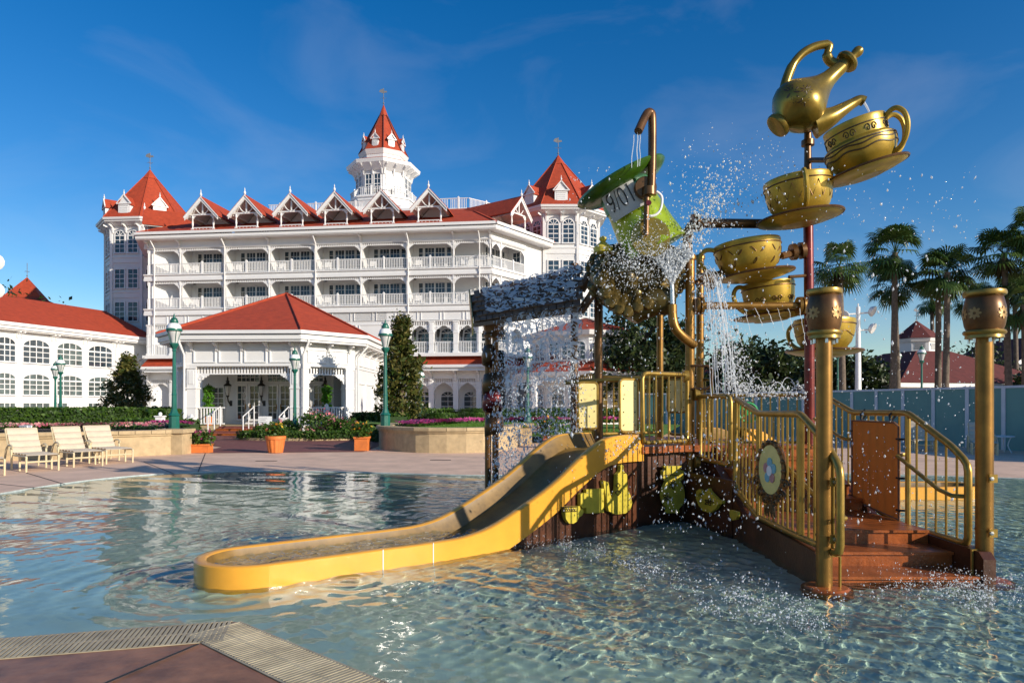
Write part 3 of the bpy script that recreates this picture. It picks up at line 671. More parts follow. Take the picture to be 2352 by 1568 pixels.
def frieze(parent, T, x0, x1, y, zt, h=0.30, sp=0.16, br=0.5, name='lattice_frieze', th=0.05, scroll=False, sw=0.5):
    m = MB(T); m.box(x0, x1, y-th/2, y+th/2, zt-0.05, zt); m.box(x0, x1, y-th/2, y+th/2, zt-h, zt-h+0.06)
    n = max(3, int((x1-x0)/sp))
    for i in range(n):
        x = x0+(x1-x0)*(i+0.5)/n; w = sp*sw; m.box(x-w/2, x+w/2, y-th/3, y+th/3, zt-h+0.06, zt-0.05)
    bp = bracket_poly(br)
    m.prism([(x0+a, zt-h+b) for a, b in bp], y-th/2, y+th/2); m.prism([(x1-a, zt-h+b) for a, b in reversed(bp)], y-th/2, y+th/2)
    if scroll:
        for sx, c in ((1, x0), (-1, x1)):
            cc = (c+sx*br*0.33, zt-h-br*0.3)
            m.tube([(cc[0]+sx*br*0.22*math.cos(a)*(1-a/14), y-th*0.7, cc[1]+br*0.22*math.sin(a)*(1-a/14)) for a in np.linspace(0, 9.5, 22)], 0.022, 5)
    return m.build(name, white, parent)
def pier(parent, T, x, y, z0, z1, w=0.42, name='column'):
    m = MB(T); a = w/2; m.box(x-a, x+a, y-a, y+a, z0, z1)
    for zz, e, hh in ((z0, 0.05, 0.25), (z0+(z1-z0)*0.62, 0.035, 0.07), (z1-0.12, 0.05, 0.12), (z0+0.9, 0.03, 0.06)): m.box(x-a-e, x+a+e, y-a-e, y+a+e, zz, zz+hh)
    m.box(x-a*0.55, x+a*0.55, y-a-0.025, y-a, z0+(z1-z0)*0.70, z1-0.22)
    return m.build(name, white, parent)
def turned(parent, T, x, y, z0, z1, w=0.09, name='post'):
    m = MB(T); h = z1-z0
    m.box(x-w*0.9, x+w*0.9, y-w*0.9, y+w*0.9, z0, z0+h*0.36); m.box(x-w*0.9, x+w*0.9, y-w*0.9, y+w*0.9, z1-h*0.16, z1)
    m.lathe([(w*0.9, z0+h*0.36),(w*0.55, z0+h*0.39),(w*0.95, z0+h*0.5),(w*0.8, z0+h*0.66),(w*0.55, z0+h*0.80),(w*0.9, z1-h*0.16)], 8, Matrix.Translation((x,y,0)))
    return m.build(name, white, parent)
def downpipe(parent, T, x, y, z0, z1, off=0.6):
    m = MB(T); m.tube([(x,y-off,z1),(x,y-off,z1-0.25),(x,y-0.12,z1-0.85),(x,y-0.12,z0)], 0.06, 7); return m.build('downpipe', white, parent, True)
def panels(parent, T, x0, x1, z0, z1, y, n, gap=0.18, w=0.035, name='wall_panel'):
    for i in range(n):
        a = x0+(x1-x0)*i/n+gap/2; b = x0+(x1-x0)*(i+1)/n-gap/2; m = MB(T)
        for q in ((a,b,z0,z0+w),(a,b,z1-w,z1),(a,a+w,z0+w,z1-w),(b-w,b,z0+w,z1-w)): m.box(q[0],q[1],y-0.06,y+0.005,q[2],q[3])
        m.build(name, white, parent)
def oct_ring(R_, rot): return [(R_*math.sin(R(a+rot)), -R_*math.cos(R(a+rot))) for a in (-22.5, 22.5, 67.5, 112.5, 157.5, 202.5, 247.5, 292.5)]
def frustum8(mb, R0, z0, R1, z1, rot, close=True, caps=False):
    A = oct_ring(R0, rot); B = oct_ring(max(R1, 0.01), rot); n = 8
    vs = [(x,y,z0) for x,y in A]+[(x,y,z1) for x,y in B]
    fs = [(i,(i+1)%n,(i+1)%n+n,i+n) for i in range(n)]
    if caps: fs += [tuple(range(n-1,-1,-1)), tuple(range(n,2*n))]
    return mb.add(vs, fs)
def finial(mb, x, y, z, s=1.0):
    mb.lathe([(0.09*s,z),(0.09*s,z+0.1*s),(0.05*s,z+0.14*s),(0.11*s,z+0.28*s),(0.10*s,z+0.36*s),(0.03*s,z+0.5*s),(0.055*s,z+0.56*s),(0.001,z+0.78*s)], 8, Matrix.Translation((x,y,0)))
def vane(parent, T, z, flag=True):
    m = MB(T); m.tube([(0,0,z),(0,0,z+1.9)], 0.035, 6); m.tube([(-0.35,0,z+0.8),(0.35,0,z+0.8)], 0.02, 5); m.tube([(0,-0.35,z+0.8),(0,0.35,z+0.8)], 0.02, 5); m.sphere((0,0,z+0.25), 0.1, 8)
    if flag: m.prism([(-0.5,z+1.5),(-0.1,z+1.35),(0.4,z+1.45),(0.35,z+1.6),(0.05,z+1.62),(0.02,z+1.85),(-0.25,z+1.8),(-0.4,z+1.72)], -0.015, 0.015)
    return m.build('weather_vane', vanem, parent)
def roof_dormer(parent, T, w, h, d, gz, louvre=True, s=1.0):          # small gabled dormer: front at y=0, runs back d
    m = MB(T); a = w/2
    m.box(-a, a, 0.0, d, 0.0, h); m.prism([(-a,h),(a,h),(0,h+gz)], 0.01, d)
    m.box(-a-0.12, a+0.12, -0.1, 0.0, h-0.06, h+0.04)
    m.bar((-a-0.16,-0.06,h-0.02),(0,-0.06,h+gz+0.06),0.10,0.10); m.bar((a+0.16,-0.06,h-0.02),(0,-0.06,h+gz+0.06),0.10,0.10)
    for k in range(5): m.box(-a*0.66, a*0.66, -0.03, 0.0, h*(0.15+0.13*k), h*(0.22+0.13*k))
    m.box(-a*0.74,a*0.74,-0.035,0.0,h*0.08,h*0.13); m.box(-a*0.74,a*0.74,-0.035,0.0,h*0.82,h*0.87)
    finial(m, 0, 0, h+gz, 0.8*s)
    o = m.build('dormer', white, parent)
    r_ = MB(T); e = 0.14; q = gz/a
    for sx in (-1, 1): r_.add([(0,-0.1,h+gz+0.05),(sx*(a+e),-0.1,h-q*e+0.05),(sx*(a+e),d,h-q*e+0.05),(0,d,h+gz+0.05),(0,-0.1,h+gz+0.10),(sx*(a+e),-0.1,h-q*e+0.1),(sx*(a+e),d,h-q*e+0.1),(0,d,h+gz+0.10)],[(0,1,2,3),(4,7,6,5),(0,4,5,1),(1,5,6,2),(3,2,6,7)])
    r_.build('dormer_roof', roofred, o)

# ================================================================== the hotel
hotel = thing('hotel_building', 'large white hotel with red roofs, balconies, corner turrets and central lantern tower', 'hotel', (-18, 62, 0))
AZ = R(-6.8); HA = (-34.0, 63.8); TM = frame(HA[0], HA[1], 0, AZ)
def tu(u):
    k = (u-UC)/F; return (34+63.8*k)/(0.993+0.1184*k)
L = tu(1128)
CR = TM @ Vector((L,0,0)); TR = frame(CR.x, CR.y, 0, math.atan2(0.8, 0.6)); LR = 8.1
TLaz = R(113.2); LL = 8.1
ZE, Z4, Z3, Z2 = 17.35, 13.65, 10.45, 6.05
# body walls (behind the balconies) and lower storeys
BD = 1.9
m = MB(TM)
m.box(0.0, L-1.1, BD, 14, 0, ZE-0.3)
m.build('wall', siding, hotel)
Nr = Vector((-0.8, 0.6, 0)); 
m = MB(TR); m.box(1.1, 5.16, BD, 12, 0, ZE-0.3); m.box(5.16, LR+2.5, 0.0, 12, 0, ZE-0.3); m.box(5.0,5.16,0.02,BD,Z3,ZE-0.3); m.build('wing_wall', siding, hotel)
TLf = frame(HA[0], HA[1], 0, TLaz+math.pi)     # x runs back towards the corner
m = MB(TLf); m.box(-LL-2, 0.1, 0.0, 8, 0, ZE-0.35); m.build('side_wall', siding, hotel)
# lower front wall
cut0, cut1 = tu(470), tu(888)
m = MB(TM); m.box(cut0, cut1, 0.0, BD, 0, Z3-0.35); m.box(0, L, 0.0, BD, 8.95, Z3-0.35); m.build('lower_wall', white, hotel)
m = MB(TR); m.box(0.0, 5.16, 0.0, BD, 8.95, Z3-0.35); m.build('lower_wall', white, hotel)
panels(hotel, TM, tu(660), L-0.3, 9.05, 9.95, 0.0, 9, 0.3); panels(hotel, TM, tu(700), cut1-0.2, 6.4, 8.7, 0.0, 3, 0.3); panels(hotel, TM, 0.3, tu(470), 9.05, 9.95, 0.0, 3, 0.3)
# slabs and beams of the balcony floors
for (T, a, b, nm) in ((TM, -0.35, L+0.1, 0), (TR, 0.0, 5.16, 1)):
    for z in (Z4, Z3):
        m = MB(T); e = 0.003*nm; m.box(a, b, -0.10+e, BD, z-0.38+e, z+e); m.box(a, b, -0.22+e, -0.10+e, z-0.10+e, z+e*2); m.box(a, b, -0.16+e, -0.10+e, z-0.62, z-0.38+e); m.build('balcony_slab', white, hotel)
    m = MB(T); e = 0.003*nm; m.box(a, b, -0.08+e, 0.02, 16.02, 16.75); m.box(a, b, -0.14+e, -0.08+e, 16.1, 16.2); m.box(a-0.0, b, 0.02, BD, 16.6+e, 16.75); m.build('eave_beam', white, hotel)
cols = [0.05, tu(414), tu(515), tu(618), tu(723), tu(829), tu(935), tu(1042), L-0.06]
for bi in range(len(cols)-1):
    x0, x1 = cols[bi], cols[bi+1]
    for z, zt in ((Z4, 16.05), (Z3, Z4-0.62)):
        railing(hotel, TM, x0+0.1, x1-0.1, 0.0, z, mid=(x1-x0 > 3.4)); frieze(hotel, TM, x0+0.09, x1-0.09, 0.0, zt+0.02, 0.28, 0.17, 0.5, th=0.05)
        m = MB(TM); m.box(x0-0.06, x0+0.06, 0.25, BD, z, zt+0.55)
        if bi not in (0, 7): m.build('partition', siding, hotel)
        cx = (x0+x1)/2
        if bi not in (0, 7):
            dw = MB(TM); dw.box(cx-1.62, cx+1.62, BD-0.06, BD+0.02, z, z+2.5); dw.box(cx-1.72,cx+1.72,BD-0.12,BD+0.02,z+2.5,z+2.66); fo = dw.build('door_surround', white, hotel)
            for (a, b, c_) in ((-1.5,-1.12,1),(-0.92,-0.06,3),(0.06,0.92,3),(1.12,1.5,1)):
                window(hotel, TM, cx+a, cx+b, z+0.35, z+2.2, BD-0.07, c_, 4, gm=glass, fw=0.06, mw=0.03, single=True, name='french_door')
        # wall light
        lm = MB(TM); lm.box(cx-1.95, cx-1.8, BD-0.15, BD, z+2.55, z+2.75); lm.build('wall_light', blackm, hotel)
        # a balcony chair
        if bi not in (0,):
            ch = MB(TM); q = x0+0.75
            ch.box(q-0.3,q+0.3,0.7,1.25,z+0.38,z+0.44); ch.box(q-0.3,q+0.3,1.2,1.26,z+0.44,z+1.0)
            for ax in (-0.28,0.28):
                for ay in (0.72,1.22): ch.box(q+ax-0.03,q+ax+0.03,ay-0.03,ay+0.03,z,z+0.6)
            ch.build('balcony_chair', white, hotel)
for i, x in enumerate(cols):
    for z, zt in ((Z4, 16.05), (Z3, Z4-0.6)): turned(hotel, TM, x, 0.0, z, zt)
    m = MB(TM); m.prism([(0,0),(0.62,0),(0.55,-0.14),(0.2,-0.25),(0.12,-0.55),(0,-0.62)], -0.07, 0.07, Matrix.Translation((x,-0.09,16.72)) @ Matrix.Rotation(R(-90),4,'Z')); m.build('eave_bracket', white, hotel)
    if i in (0, 2, 4, 6): downpipe(hotel, TM, x+0.16+(0.55 if i == 0 else 0), -0.1, Z2+0.2, 16.9, 0.7)
downpipe(hotel, TM, tu(1102), -0.1, Z2+0.2, 16.9, 0.7)
# right angled wing balconies
for z, zt in ((Z4, 16.05), (Z3, Z4-0.62)):
    rc = [0.06, 1.35, 5.06]
    for x0, x1 in zip(rc[:-1], rc[1:]):
        railing(hotel, TR, x0+0.1, x1-0.1, 0.0, z, mid=(x1-x0 > 2)); frieze(hotel, TR, x0+0.09, x1-0.09, 0.0, zt+0.02, 0.28, 0.17, 0.5)
    turned(hotel, TR, rc[1], 0.0, z, zt)
    dw = MB(TR); dw.box(1.3, 4.45, BD-0.06, BD+0.02, z, z+2.6); dw.box(1.2,4.55,BD-0.14,BD+0.02,z+2.6,z+2.8); dw.build('door_surround', white, hotel)
    for (a, b, c_) in ((1.42,1.72,1),(1.92,2.77,3),(2.89,3.74,3),(3.94,4.24,1)): window(hotel, TR, a, b, z+0.3, z+2.25, BD-0.07, c_, 4, fw=0.06, mw=0.03, single=True, name='french_door')
    window(hotel, frame((TR@Vector((5.0,0.9,0))).x, (TR@Vector((5.0,0.9,0))).y, 0, math.atan2(0.8,0.6)-R(90)), -0.4, 0.4, z+0.9, z+2.2, 0.0, 2, 3, single=True)
# eaves, gutter and main roof
def eave(T, a, b, ov, nm=0):
    e = 0.004*nm
    m = MB(T); m.box(a, b, -ov+e, 0.2, ZE-0.62+e, ZE-0.5); m.box(a, b, -ov-0.06+e, -ov+e, ZE-0.55, ZE-0.28+e); m.box(a, b, -ov-0.2+e, -ov-0.06+e, ZE-0.22+e, ZE+0.02+e); m.build('gutter', white, hotel)
OV = 0.95
eave(TM, -0.6, L+0.55, OV); eave(TR, -0.55, LR+0.2, OV, 1); eave(TLf, -LL, 0.5, OV, 2)
RY = 7.4; RZ = 21.0
A0 = TM@Vector((-0.55,-OV-0.1,ZE)); A1 = TM@Vector((L+0.55,-OV-0.1,ZE)); A2 = TR@Vector((LR+1.5,-OV-0.1,ZE)); A9 = TLf@Vector((-LL,-OV-0.1,ZE))
B0 = TM@Vector((3.2,RY,RZ)); B1 = TM@Vector((L-3.4,RY,RZ)); B2 = TR@Vector((LR+1.5,RY,RZ)); B9 = TLf@Vector((-LL,RY,RZ))
def roofsheet(name, pts, parent=hotel, m_=roofred, th=0.08):
    mb = MB(); n = len(pts); up = Vector((0,0,th)); mb.add([p for p in pts]+[p-up for p in pts], [tuple(range(n)), tuple(range(2*n-1,n-1,-1))]+[(i,i+n,(i+1)%n+n,(i+1)%n) for i in range(n)]); return mb.build(name, m_, parent)
roofsheet('main_roof', [A0,A1,B1,B0]); roofsheet('main_roof', [A1,A2,B2,B1]); roofsheet('main_roof', [A9,A0,B0,B9])
roofsheet('roof_deck', [B0+Vector((0,0,-.01)),B1+Vector((0,0,-.01)),TM@Vector((L-3.4,14,RZ-.01)),TM@Vector((3.2,14,RZ-.01))], m_=lilac)
m = MB()                                                          # ridge cap strips along the hips
for p, q in ((A1,B1),(A0,B0)): m.bar(p+Vector((0,0,.04)), q+Vector((0,0,.04)), 0.25, 0.06)
m.build('hip_ridge', roofred, hotel)
for a, b in ((8.0,10.5),(12.2,14.0),(16.4,18.2),(24.3,27.0),(27.0,28.9)): railing(hotel, TM, a, b, RY+0.3, RZ, 1.15, 0.16, 'roof_railing')
pr = TM@Vector((28.9,RY+0.3,0)); railing(hotel, frame(pr.x,pr.y,0,R(40)), 0.1, 4.5, 0.0, RZ, 1.15, 0.16, 'roof_railing')
# balcony dormers
def porch_dormer(T, cx, s=1.0):
    y0 = -0.25; zb = 17.5; zp = 18.95; za = 20.45; hw = 1.02; ew = 1.62
    m = MB(T)
    for sx in (-1,1):
        m.lathe([(0.08,zb),(0.08,zb+0.35),(0.05,zb+0.42),(0.095,zb+0.65),(0.05,zp-0.35),(0.09,zp-0.25),(0.09,zp)], 8, Matrix.Translation((cx+sx*hw,y0,0)))
        m.box(cx+sx*hw-0.11,cx+sx*hw+0.11,y0-0.11,y0+0.11,zb-0.25,zb+0.25)
        bp = bracket_poly(0.30); m.prism([(cx+sx*(hw-0.08)-sx*a, zp+b) for a,b in (bp if sx<0 else reversed(bp))], y0-0.03, y0+0.03)
        sl = (za-zp+0.28)/ew
        m.prism([(cx,za+0.10),(cx+sx*ew,zp-0.28+0.10),(cx+sx*ew,zp-0.28-0.22),(cx,za-0.26)], y0-0.38, y0-0.28)
        m.prism([(cx,za+0.14),(cx+sx*(ew+0.06),zp-0.28+0.10),(cx+sx*(ew+0.06),zp-0.28-0.02),(cx,za+0.02)], y0-0.44, y0-0.38)
        # curved brace in the gable
        pts = [(cx+sx*(0.10+0.62*t), y0-0.1, zp+0.10+0.62*t**1.8) for t in np.linspace(0,1,7)]
        m.tube(pts, 0.05, 5)
        # soffit side
        m.box(cx+sx*1.28-0.05,cx+sx*1.28+0.05,y0,4.2,zp-0.16,zp+0.02)
    m.box(cx-hw-0.45,cx+hw+0.45,y0-0.09,y0+0.06,zp,zp+0.12); m.box(cx-0.06,cx+0.06,y0-0.1,y0+0.05,zp+0.12,za-0.2)
    m.box(cx-hw,cx+hw,y0-0.04,y0+0.04,zb+0.28,zb+0.36); m.box(cx-hw-0.1,cx+hw+0.1,y0-0.1,y0+0.1,zb-0.3,zb-0.08)
    for k in range(1,6): m.box(cx-hw+2*hw*k/6-0.03,cx-hw+2*hw*k/6+0.03,y0-0.02,y0+0.02,zb-0.1,zb+0.28)
    finial(m, cx, y0-0.36, za, 1.05)
    o = m.build('dormer', white, hotel)
    # back wall
    w_ = MB(T); w_.prism([(cx-1.25,zb-0.3),(cx+1.25,zb-0.3),(cx+1.25,zp),(cx,za-0.12),(cx-1.25,zp)], 2.4, 2.6); w_.build('dormer_wall', siding, o)
    f_ = MB(T); f_.box(cx-1.3,cx+1.3,y0-0.1,2.4,zb-0.36,zb-0.28); f_.build('dormer_floor', white, o)
    for a, b in ((-0.85,-0.12),(0.12,0.85)):
        g_ = MB(T); g_.poly([(cx+a,2.38,zb),(cx+b,2.38,zb),(cx+b,2.38,zb+1.15),(cx+a,2.38,zb+1.15)]); g_.build('pane', glass, o)
        g_ = MB(T)
        for k in range(4): q = cx+a+(b-a)*k/3; g_.box(q-0.025,q+0.025,2.33,2.37,zb,zb+1.15)
        for k in range(4): q = zb+1.15*k/3; g_.box(cx+a,cx+b,2.335,2.372,q-0.025,q+0.025)
        g_.build('window_grid', white, o)
    r_ = MB(T); d1 = 6.2
    for sx in (-1,1):
        x1 = cx+sx*(ew+0.08); zl = zp-0.28-0.06+0.14
        r_.add([(cx,y0-0.42,za+0.12),(x1,y0-0.42,zl),(x1,d1,zl),(cx,d1,za+0.12),(cx,y0-0.42,za+0.20),(x1,y0-0.42,zl+0.08),(x1,d1,zl+0.08),(cx,d1,za+0.20)], [(0,1,2,3),(4,7,6,5),(0,4,5,1),(1,5,6,2),(3,2,6,7)])
    r_.build('dormer_roof', roofred, o)
    s_ = MB(T)
    for sx in (-1,1):
        x1 = cx+sx*ew; s_.add([(cx,y0-0.3,za+0.06),(x1,y0-0.3,zp-0.3),(x1,5.6,zp-0.3),(cx,5.6,za+0.06)], [(0,1,2,3)])
    s_.build('dormer_soffit', white, o)
for u in (470, 570, 673, 774, 880, 988): porch_dormer(TM, tu(u))
porch_dormer(TR, 3.7)
porch_dormer(TLf, -3.4)
# turrets
def turret(cx, cy, rot, zlist, seen, nm):
    T = Matrix.Translation((cx,cy,0)); Rw = 4.25; ze = 20.5
    m = MB(T); frustum8(m, Rw, 0, Rw, ze, rot, caps=True); wl_ = m.build('turret_wall', siding, hotel)
    m = MB(T)
    for z in (16.7, 13.1, 9.6): frustum8(m, Rw+0.14, z, Rw+0.14, z+0.14, rot, caps=True); frustum8(m, Rw+0.07, z-0.5, Rw+0.07, z, rot, caps=True)
    for x, y in oct_ring(Rw+0.02, rot): m.box(x-0.13,x+0.13,y-0.13,y+0.13,6,ze-0.2)
    m.build('turret_trim', white, hotel)
    m = MB(T); frustum8(m, Rw+0.1, ze-0.5, 5.05, ze-0.18, rot); frustum8(m, 5.05, ze-0.18, 5.12, ze+0.12, rot); frustum8(m, 5.2, ze+0.0, 5.25, ze+0.22, rot, caps=True); m.build('turret_cornice', white, hotel)
    m = MB(T); frustum8(m, 5.15, ze+0.23, 0.75, 26.1, rot); frustum8(m, 0.85, 26.05, 0.02, 27.2, rot); rf = m.build('turret_roof', roofred, hotel)
    m = MB(T); A = oct_ring(5.16, rot); B = oct_ring(0.76, rot)
    for (p, q) in zip(A, B): m.tube([(p[0],p[1],ze+0.27),(q[0],q[1],26.12)], 0.06, 5)
    m.build('hip_ridge', roofred, hotel)
    vane(hotel, T, 27.1)
    ap = Rw*math.cos(R(22.5))
    for f in seen:
        an = R(45*f+rot); Tf = T @ Matrix.Rotation(an, 4, 'Z') @ Matrix.Translation((0,-ap,0))
        for sx in (-0.72, 0.72):
            for (z, ar) in zlist: window(hotel, Tf, sx-0.5, sx+0.5, z, z+(1.75 if ar else 1.9), -0.03, 2, 4, arch=0.5 if ar else 0, gm=glass, fw=0.11, mw=0.05)
        for sx in (-1.45, 0, 1.45):
            m = MB(Tf); m.prism([(0,0),(0.75,0),(0.7,-0.13),(0.25,-0.3),(0.14,-0.8),(0,-0.9)], -0.07, 0.07, Matrix.Translation((sx,-0.02,ze-0.42)) @ Matrix.Rotation(R(-90),4,'Z')); m.build('eave_bracket', white, hotel)
        Td = T @ Matrix.Rotation(an, 4, 'Z') @ Matrix.Translation((0,-4.35,ze+0.35)); roof_dormer(hotel, Td, 1.25, 1.35, 2.2, 0.85)
turret(4.75, 70.2, 0, ((17.25,1),(13.6,0),(10.2,0)), (0,1,-1), 'r')
turret(-39.5, 74.5, -5.0, ((17.25,1),(13.6,0),(10.2,0)), (0,-1,1), 'l')
# central lantern tower
TC = Matrix.Translation((-14.2, 75.5, 0)); rt = -12.5
m = MB(TC); frustum8(m, 3.0, 20, 3.0, 27.3, rt, caps=True); m.build('lantern_wall', siding, hotel)
m = MB(TC); frustum8(m, 3.05, 21.6, 3.75, 23.2, rt); frustum8(m, 3.8, 23.2, 3.8, 23.65, rt, caps=True); frustum8(m, 3.95, 23.5, 3.95, 23.66, rt, caps=True); m.build('lantern_balcony', white, hotel)
m = MB(TC); frustum8(m, 3.05, 26.5, 3.95, 27.15, rt); frustum8(m, 3.95, 27.15, 4.05, 27.5, rt, caps=True); m.build('lantern_cornice', white, hotel)
m = MB(TC); frustum8(m, 4.0, 27.51, 2.4, 28.15, rt); m.build('lantern_skirt_roof', roofred, hotel)
m = MB(TC); frustum8(m, 2.5, 27.6, 2.5, 28.5, rt, caps=True); frustum8(m, 2.55, 28.45, 2.75, 28.95, rt, caps=True); m.build('lantern_band', white, hotel)
m = MB(TC); frustum8(m, 2.68, 28.96, 0.42, 33.4, rt); frustum8(m, 0.52, 33.35, 0.02, 34.7, rt); m.build('spire_roof', roofred, hotel)
m = MB(TC)
for p, q in zip(oct_ring(2.7, rt), oct_ring(0.44, rt)): m.tube([(p[0],p[1],29.0),(q[0],q[1],33.45)], 0.06, 5)
m.build('hip_ridge', roofdark, hotel)
vane(hotel, TC, 34.6)
for f in (-2,-1,0,1,2):
    Tf = TC @ Matrix.Rotation(R(45*f+rt), 4, 'Z') @ Matrix.Translation((0,-3.0*math.cos(R(22.5)),0))
    for sx in (-0.5,0.5): window(hotel, Tf, sx-0.34, sx+0.34, 24.0, 26.1, -0.02, 2, 4, gm=glass, fw=0.08, mw=0.05, single=(abs(f) > 1))
    for sx in (-1.05,0,1.05):
        m = MB(Tf); m.prism([(0,0),(0.95,0),(0.85,-0.15),(0.3,-0.4),(0.15,-1.0),(0,-1.1)], -0.06, 0.06, Matrix.Translation((sx,0,27.1)) @ Matrix.Rotation(R(-90),4,'Z')); m.build('eave_bracket', white, hotel)
    Tb = TC @ Matrix.Rotation(R(45*f+rt), 4, 'Z') @ Matrix.Translation((0,-3.6*math.cos(R(22.5)),0)); sd = 3.6*math.sin(R(22.5))
    railing(hotel, Tb, -sd, sd, 0, 23.66, 0.95, 0.2, 'lantern_railing')
    Td = TC @ Matrix.Rotation(R(45*f+rt), 4, 'Z') @ Matrix.Translation((0,-2.28,29.15)); roof_dormer(hotel, Td, 0.72, 0.95, 1.3, 0.55, s=0.8)
# arcades of the two lower storeys
def arcade(T, xs_, right_end):
    m = MB(T); m.box(xs_[0], xs_[-1], -1.0, BD+0.6, Z2-0.28, Z2); m.build('gallery_floor', white, hotel)
    m = MB(T); m.box(xs_[0], xs_[-1], -1.0, -0.9, 4.55, 4.75); m.box(xs_[0]-0.0, xs_[-1], -1.25, -1.0, 4.78, 5.02); m.box(xs_[0], xs_[-1], -1.15, 0.0, 4.5, 4.56); m.box(xs_[0], xs_[-1], -0.05, 0.1, 3.85, 4.5); m.build('skirt_gutter', white, hotel)
    a, b = xs_[0], xs_[-1]
    mb = MB(T); mb.add([(a,-1.2,5.03),(b,-1.2,5.03),(b,0.05,5.95),(a,0.05,5.95),(a,-1.2,4.97),(b,-1.2,4.97),(b,0.05,5.85),(a,0.05,5.85)], [(0,1,2,3),(7,6,5,4),(0,4,5,1),(0,3,7,4),(1,5,6,2)]); mb.build('skirt_roof', roofred, hotel)
    for i, x in enumerate(xs_):
        pier(hotel, T, x, 0.15, Z2, 8.98); pier(hotel, T, x, 0.15, 0.0, 3.9, 0.46)
        m = MB(T); m.prism([(0,0),(0.95,0),(0.85,-0.13),(0.28,-0.3),(0.16,-0.85),(0,-0.95)], -0.09, 0.09, Matrix.Translation((x,-0.06,4.5)) @ Matrix.Rotation(R(-90),4,'Z')); m.build('eave_bracket', white, hotel)
    for x0, x1 in zip(xs_[:-1], xs_[1:]):
        railing(hotel, T, x0+0.2, x1-0.2, 0.12, Z2, 1.1, 0.15, mid=False)
        frieze(hotel, T, x0+0.2, x1-0.2, 0.1, 8.96, 0.42, 0.19, 0.72, scroll=True); frieze(hotel, T, x0+0.2, x1-0.2, 0.1, 3.9, 0.42, 0.19, 0.72, scroll=True)
        cx = (x0+x1)/2
        for z, h in ((Z2, 2.0), (0.2, 2.1)):
            window(hotel, T, cx-0.62, cx+0.62, z+0.25, z+h, BD-0.05, 2, 4, arch=0.42, gm=glass, fw=0.1, mw=0.04, single=True, name='french_door')
        lt = MB(T); lx = cx-0.75; lz = Z2+1.9
        lt.lathe([(0.02,lz-0.35),(0.1,lz-0.3),(0.15,lz+0.25),(0.19,lz+0.28),(0.03,lz+0.42),(0.05,lz+0.5),(0.001,lz+0.65)], 8, Matrix.Translation((lx,1.1,0))); lt.tube([(lx,1.1,lz-0.35),(lx,1.1,lz-0.7),(lx,BD,lz-0.75)], 0.03, 5)
        lt.build('gallery_lantern', blackm, hotel)
arcade(TM, [tu(888), tu(938), tu(991), tu(1047), tu(1100), L], True)
arcade(TM, [0.1, tu(395), tu(458)], False)
arcade(TR, [0.25, 2.7, 5.0], True)
m = MB(TM); m.box(0.0,L,BD-0.02,BD+0.0,0.0,0.1)
# chimney-free rear mass under the lantern
m = MB(TM); m.box(12, 26, 8, 16, 20.9, 21.4); m.box(15.5, 21.5, 9.5, 15.5, 21.4, 22.2); m.build('lantern_base', siding, hotel)
# ================================================================== porch pavilion in front of the hotel
pav = thing('porch_pavilion', 'white octagonal entrance pavilion with red hipped roof and lattice trim', 'pavilion', (-13.6, 36, 0))
PZ = 0.45; PE = 4.97
oc = [(-16.5,34.5),(-10.67,34.3),(-8.45,36.6),(-8.45,45.8),(-10.7,48),(-16.5,48),(-17.9,45.8),(-17.75,35.9)]
pcx, pcy = -13.6, 41.2
def grow(pts, e):
    out = []; n = len(pts)
    for i in range(n):
        a = Vector(pts[i-1]); b = Vector(pts[i]); c = Vector(pts[(i+1) % n]); d0 = (b-a).normalized(); d1 = (c-b).normalized()
        n0 = Vector((d0.y,-d0.x)); n1 = Vector((d1.y,-d1.x)); k = (n0+n1); k = k/(k.dot(n0)); out.append(tuple(b+k*e))
    return out
m = MB(); m.prismz(grow(oc,0.05), 0.0, PZ); m.build('floor', stone, pav)
m = MB(); m.prismz(grow(oc,0.0), 3.48, PE-0.3); m.build('frieze_wall', white, pav)
m = MB(); m.prismz(grow(oc,0.03), 4.40, 4.48); m.prismz(grow(oc,0.05), 3.46, 3.58); m.build('frieze_moulding', white, pav)
m = MB(); m.prismz(grow(oc,0.66), PE-0.32, PE-0.22); m.prismz(grow(oc,0.74), PE-0.22, PE+0.02); m.prismz(grow(oc,0.86), PE+0.05, PE+0.22); m.build('cornice', white, pav)
ro = grow(oc,0.82); apex = (pcx, pcy, 8.2)
m = MB()
for i in range(8):
    a = ro[i]; b = ro[(i+1) % 8]; m.add([(a[0],a[1],PE+0.23),(b[0],b[1],PE+0.23),apex],[(0,1,2)])
rf = m.build('roof', roofred, pav)
m = MB()
for a in ro: m.tube([(a[0],a[1],PE+0.26),(apex[0],apex[1],apex[2]+0.03)], 0.07, 5)
m.build('hip_ridge', roofred, rf)
def edgeT(a, b):
    return frame(a[0], a[1], 0, math.atan2(b[1]-a[1], b[0]-a[0])), (Vector(b)-Vector(a)).length
for i, npan in ((0,4),(1,2),(2,5),(7,2)):
    T, ln = edgeT(oc[i], oc[(i+1)%8])
    panels(pav, T, 0.35, ln-0.3, 3.64, 4.34, 0.0, npan, 0.16, 0.045, 'frieze_panel')
    nb = npan+1
    for k in range(nb):
        x = 0.35+(ln-0.7)*k/(nb-1)
        m = MB(T); m.prism([(0,0),(0.5,0),(0.45,-0.12),(0.2,-0.2),(0.11,-0.40),(0,-0.46)], -0.06, 0.06, Matrix.Translation((x,-0.01,PE-0.32)) @ Matrix.Rotation(R(-90),4,'Z')); m.build('eave_bracket', white, pav)
T0, L0 = edgeT(oc[0], oc[1]); T1, L1 = edgeT(oc[1], oc[2]); T2, L2 = edgeT(oc[2], oc[3]); T7, L7 = edgeT(oc[7], oc[0])
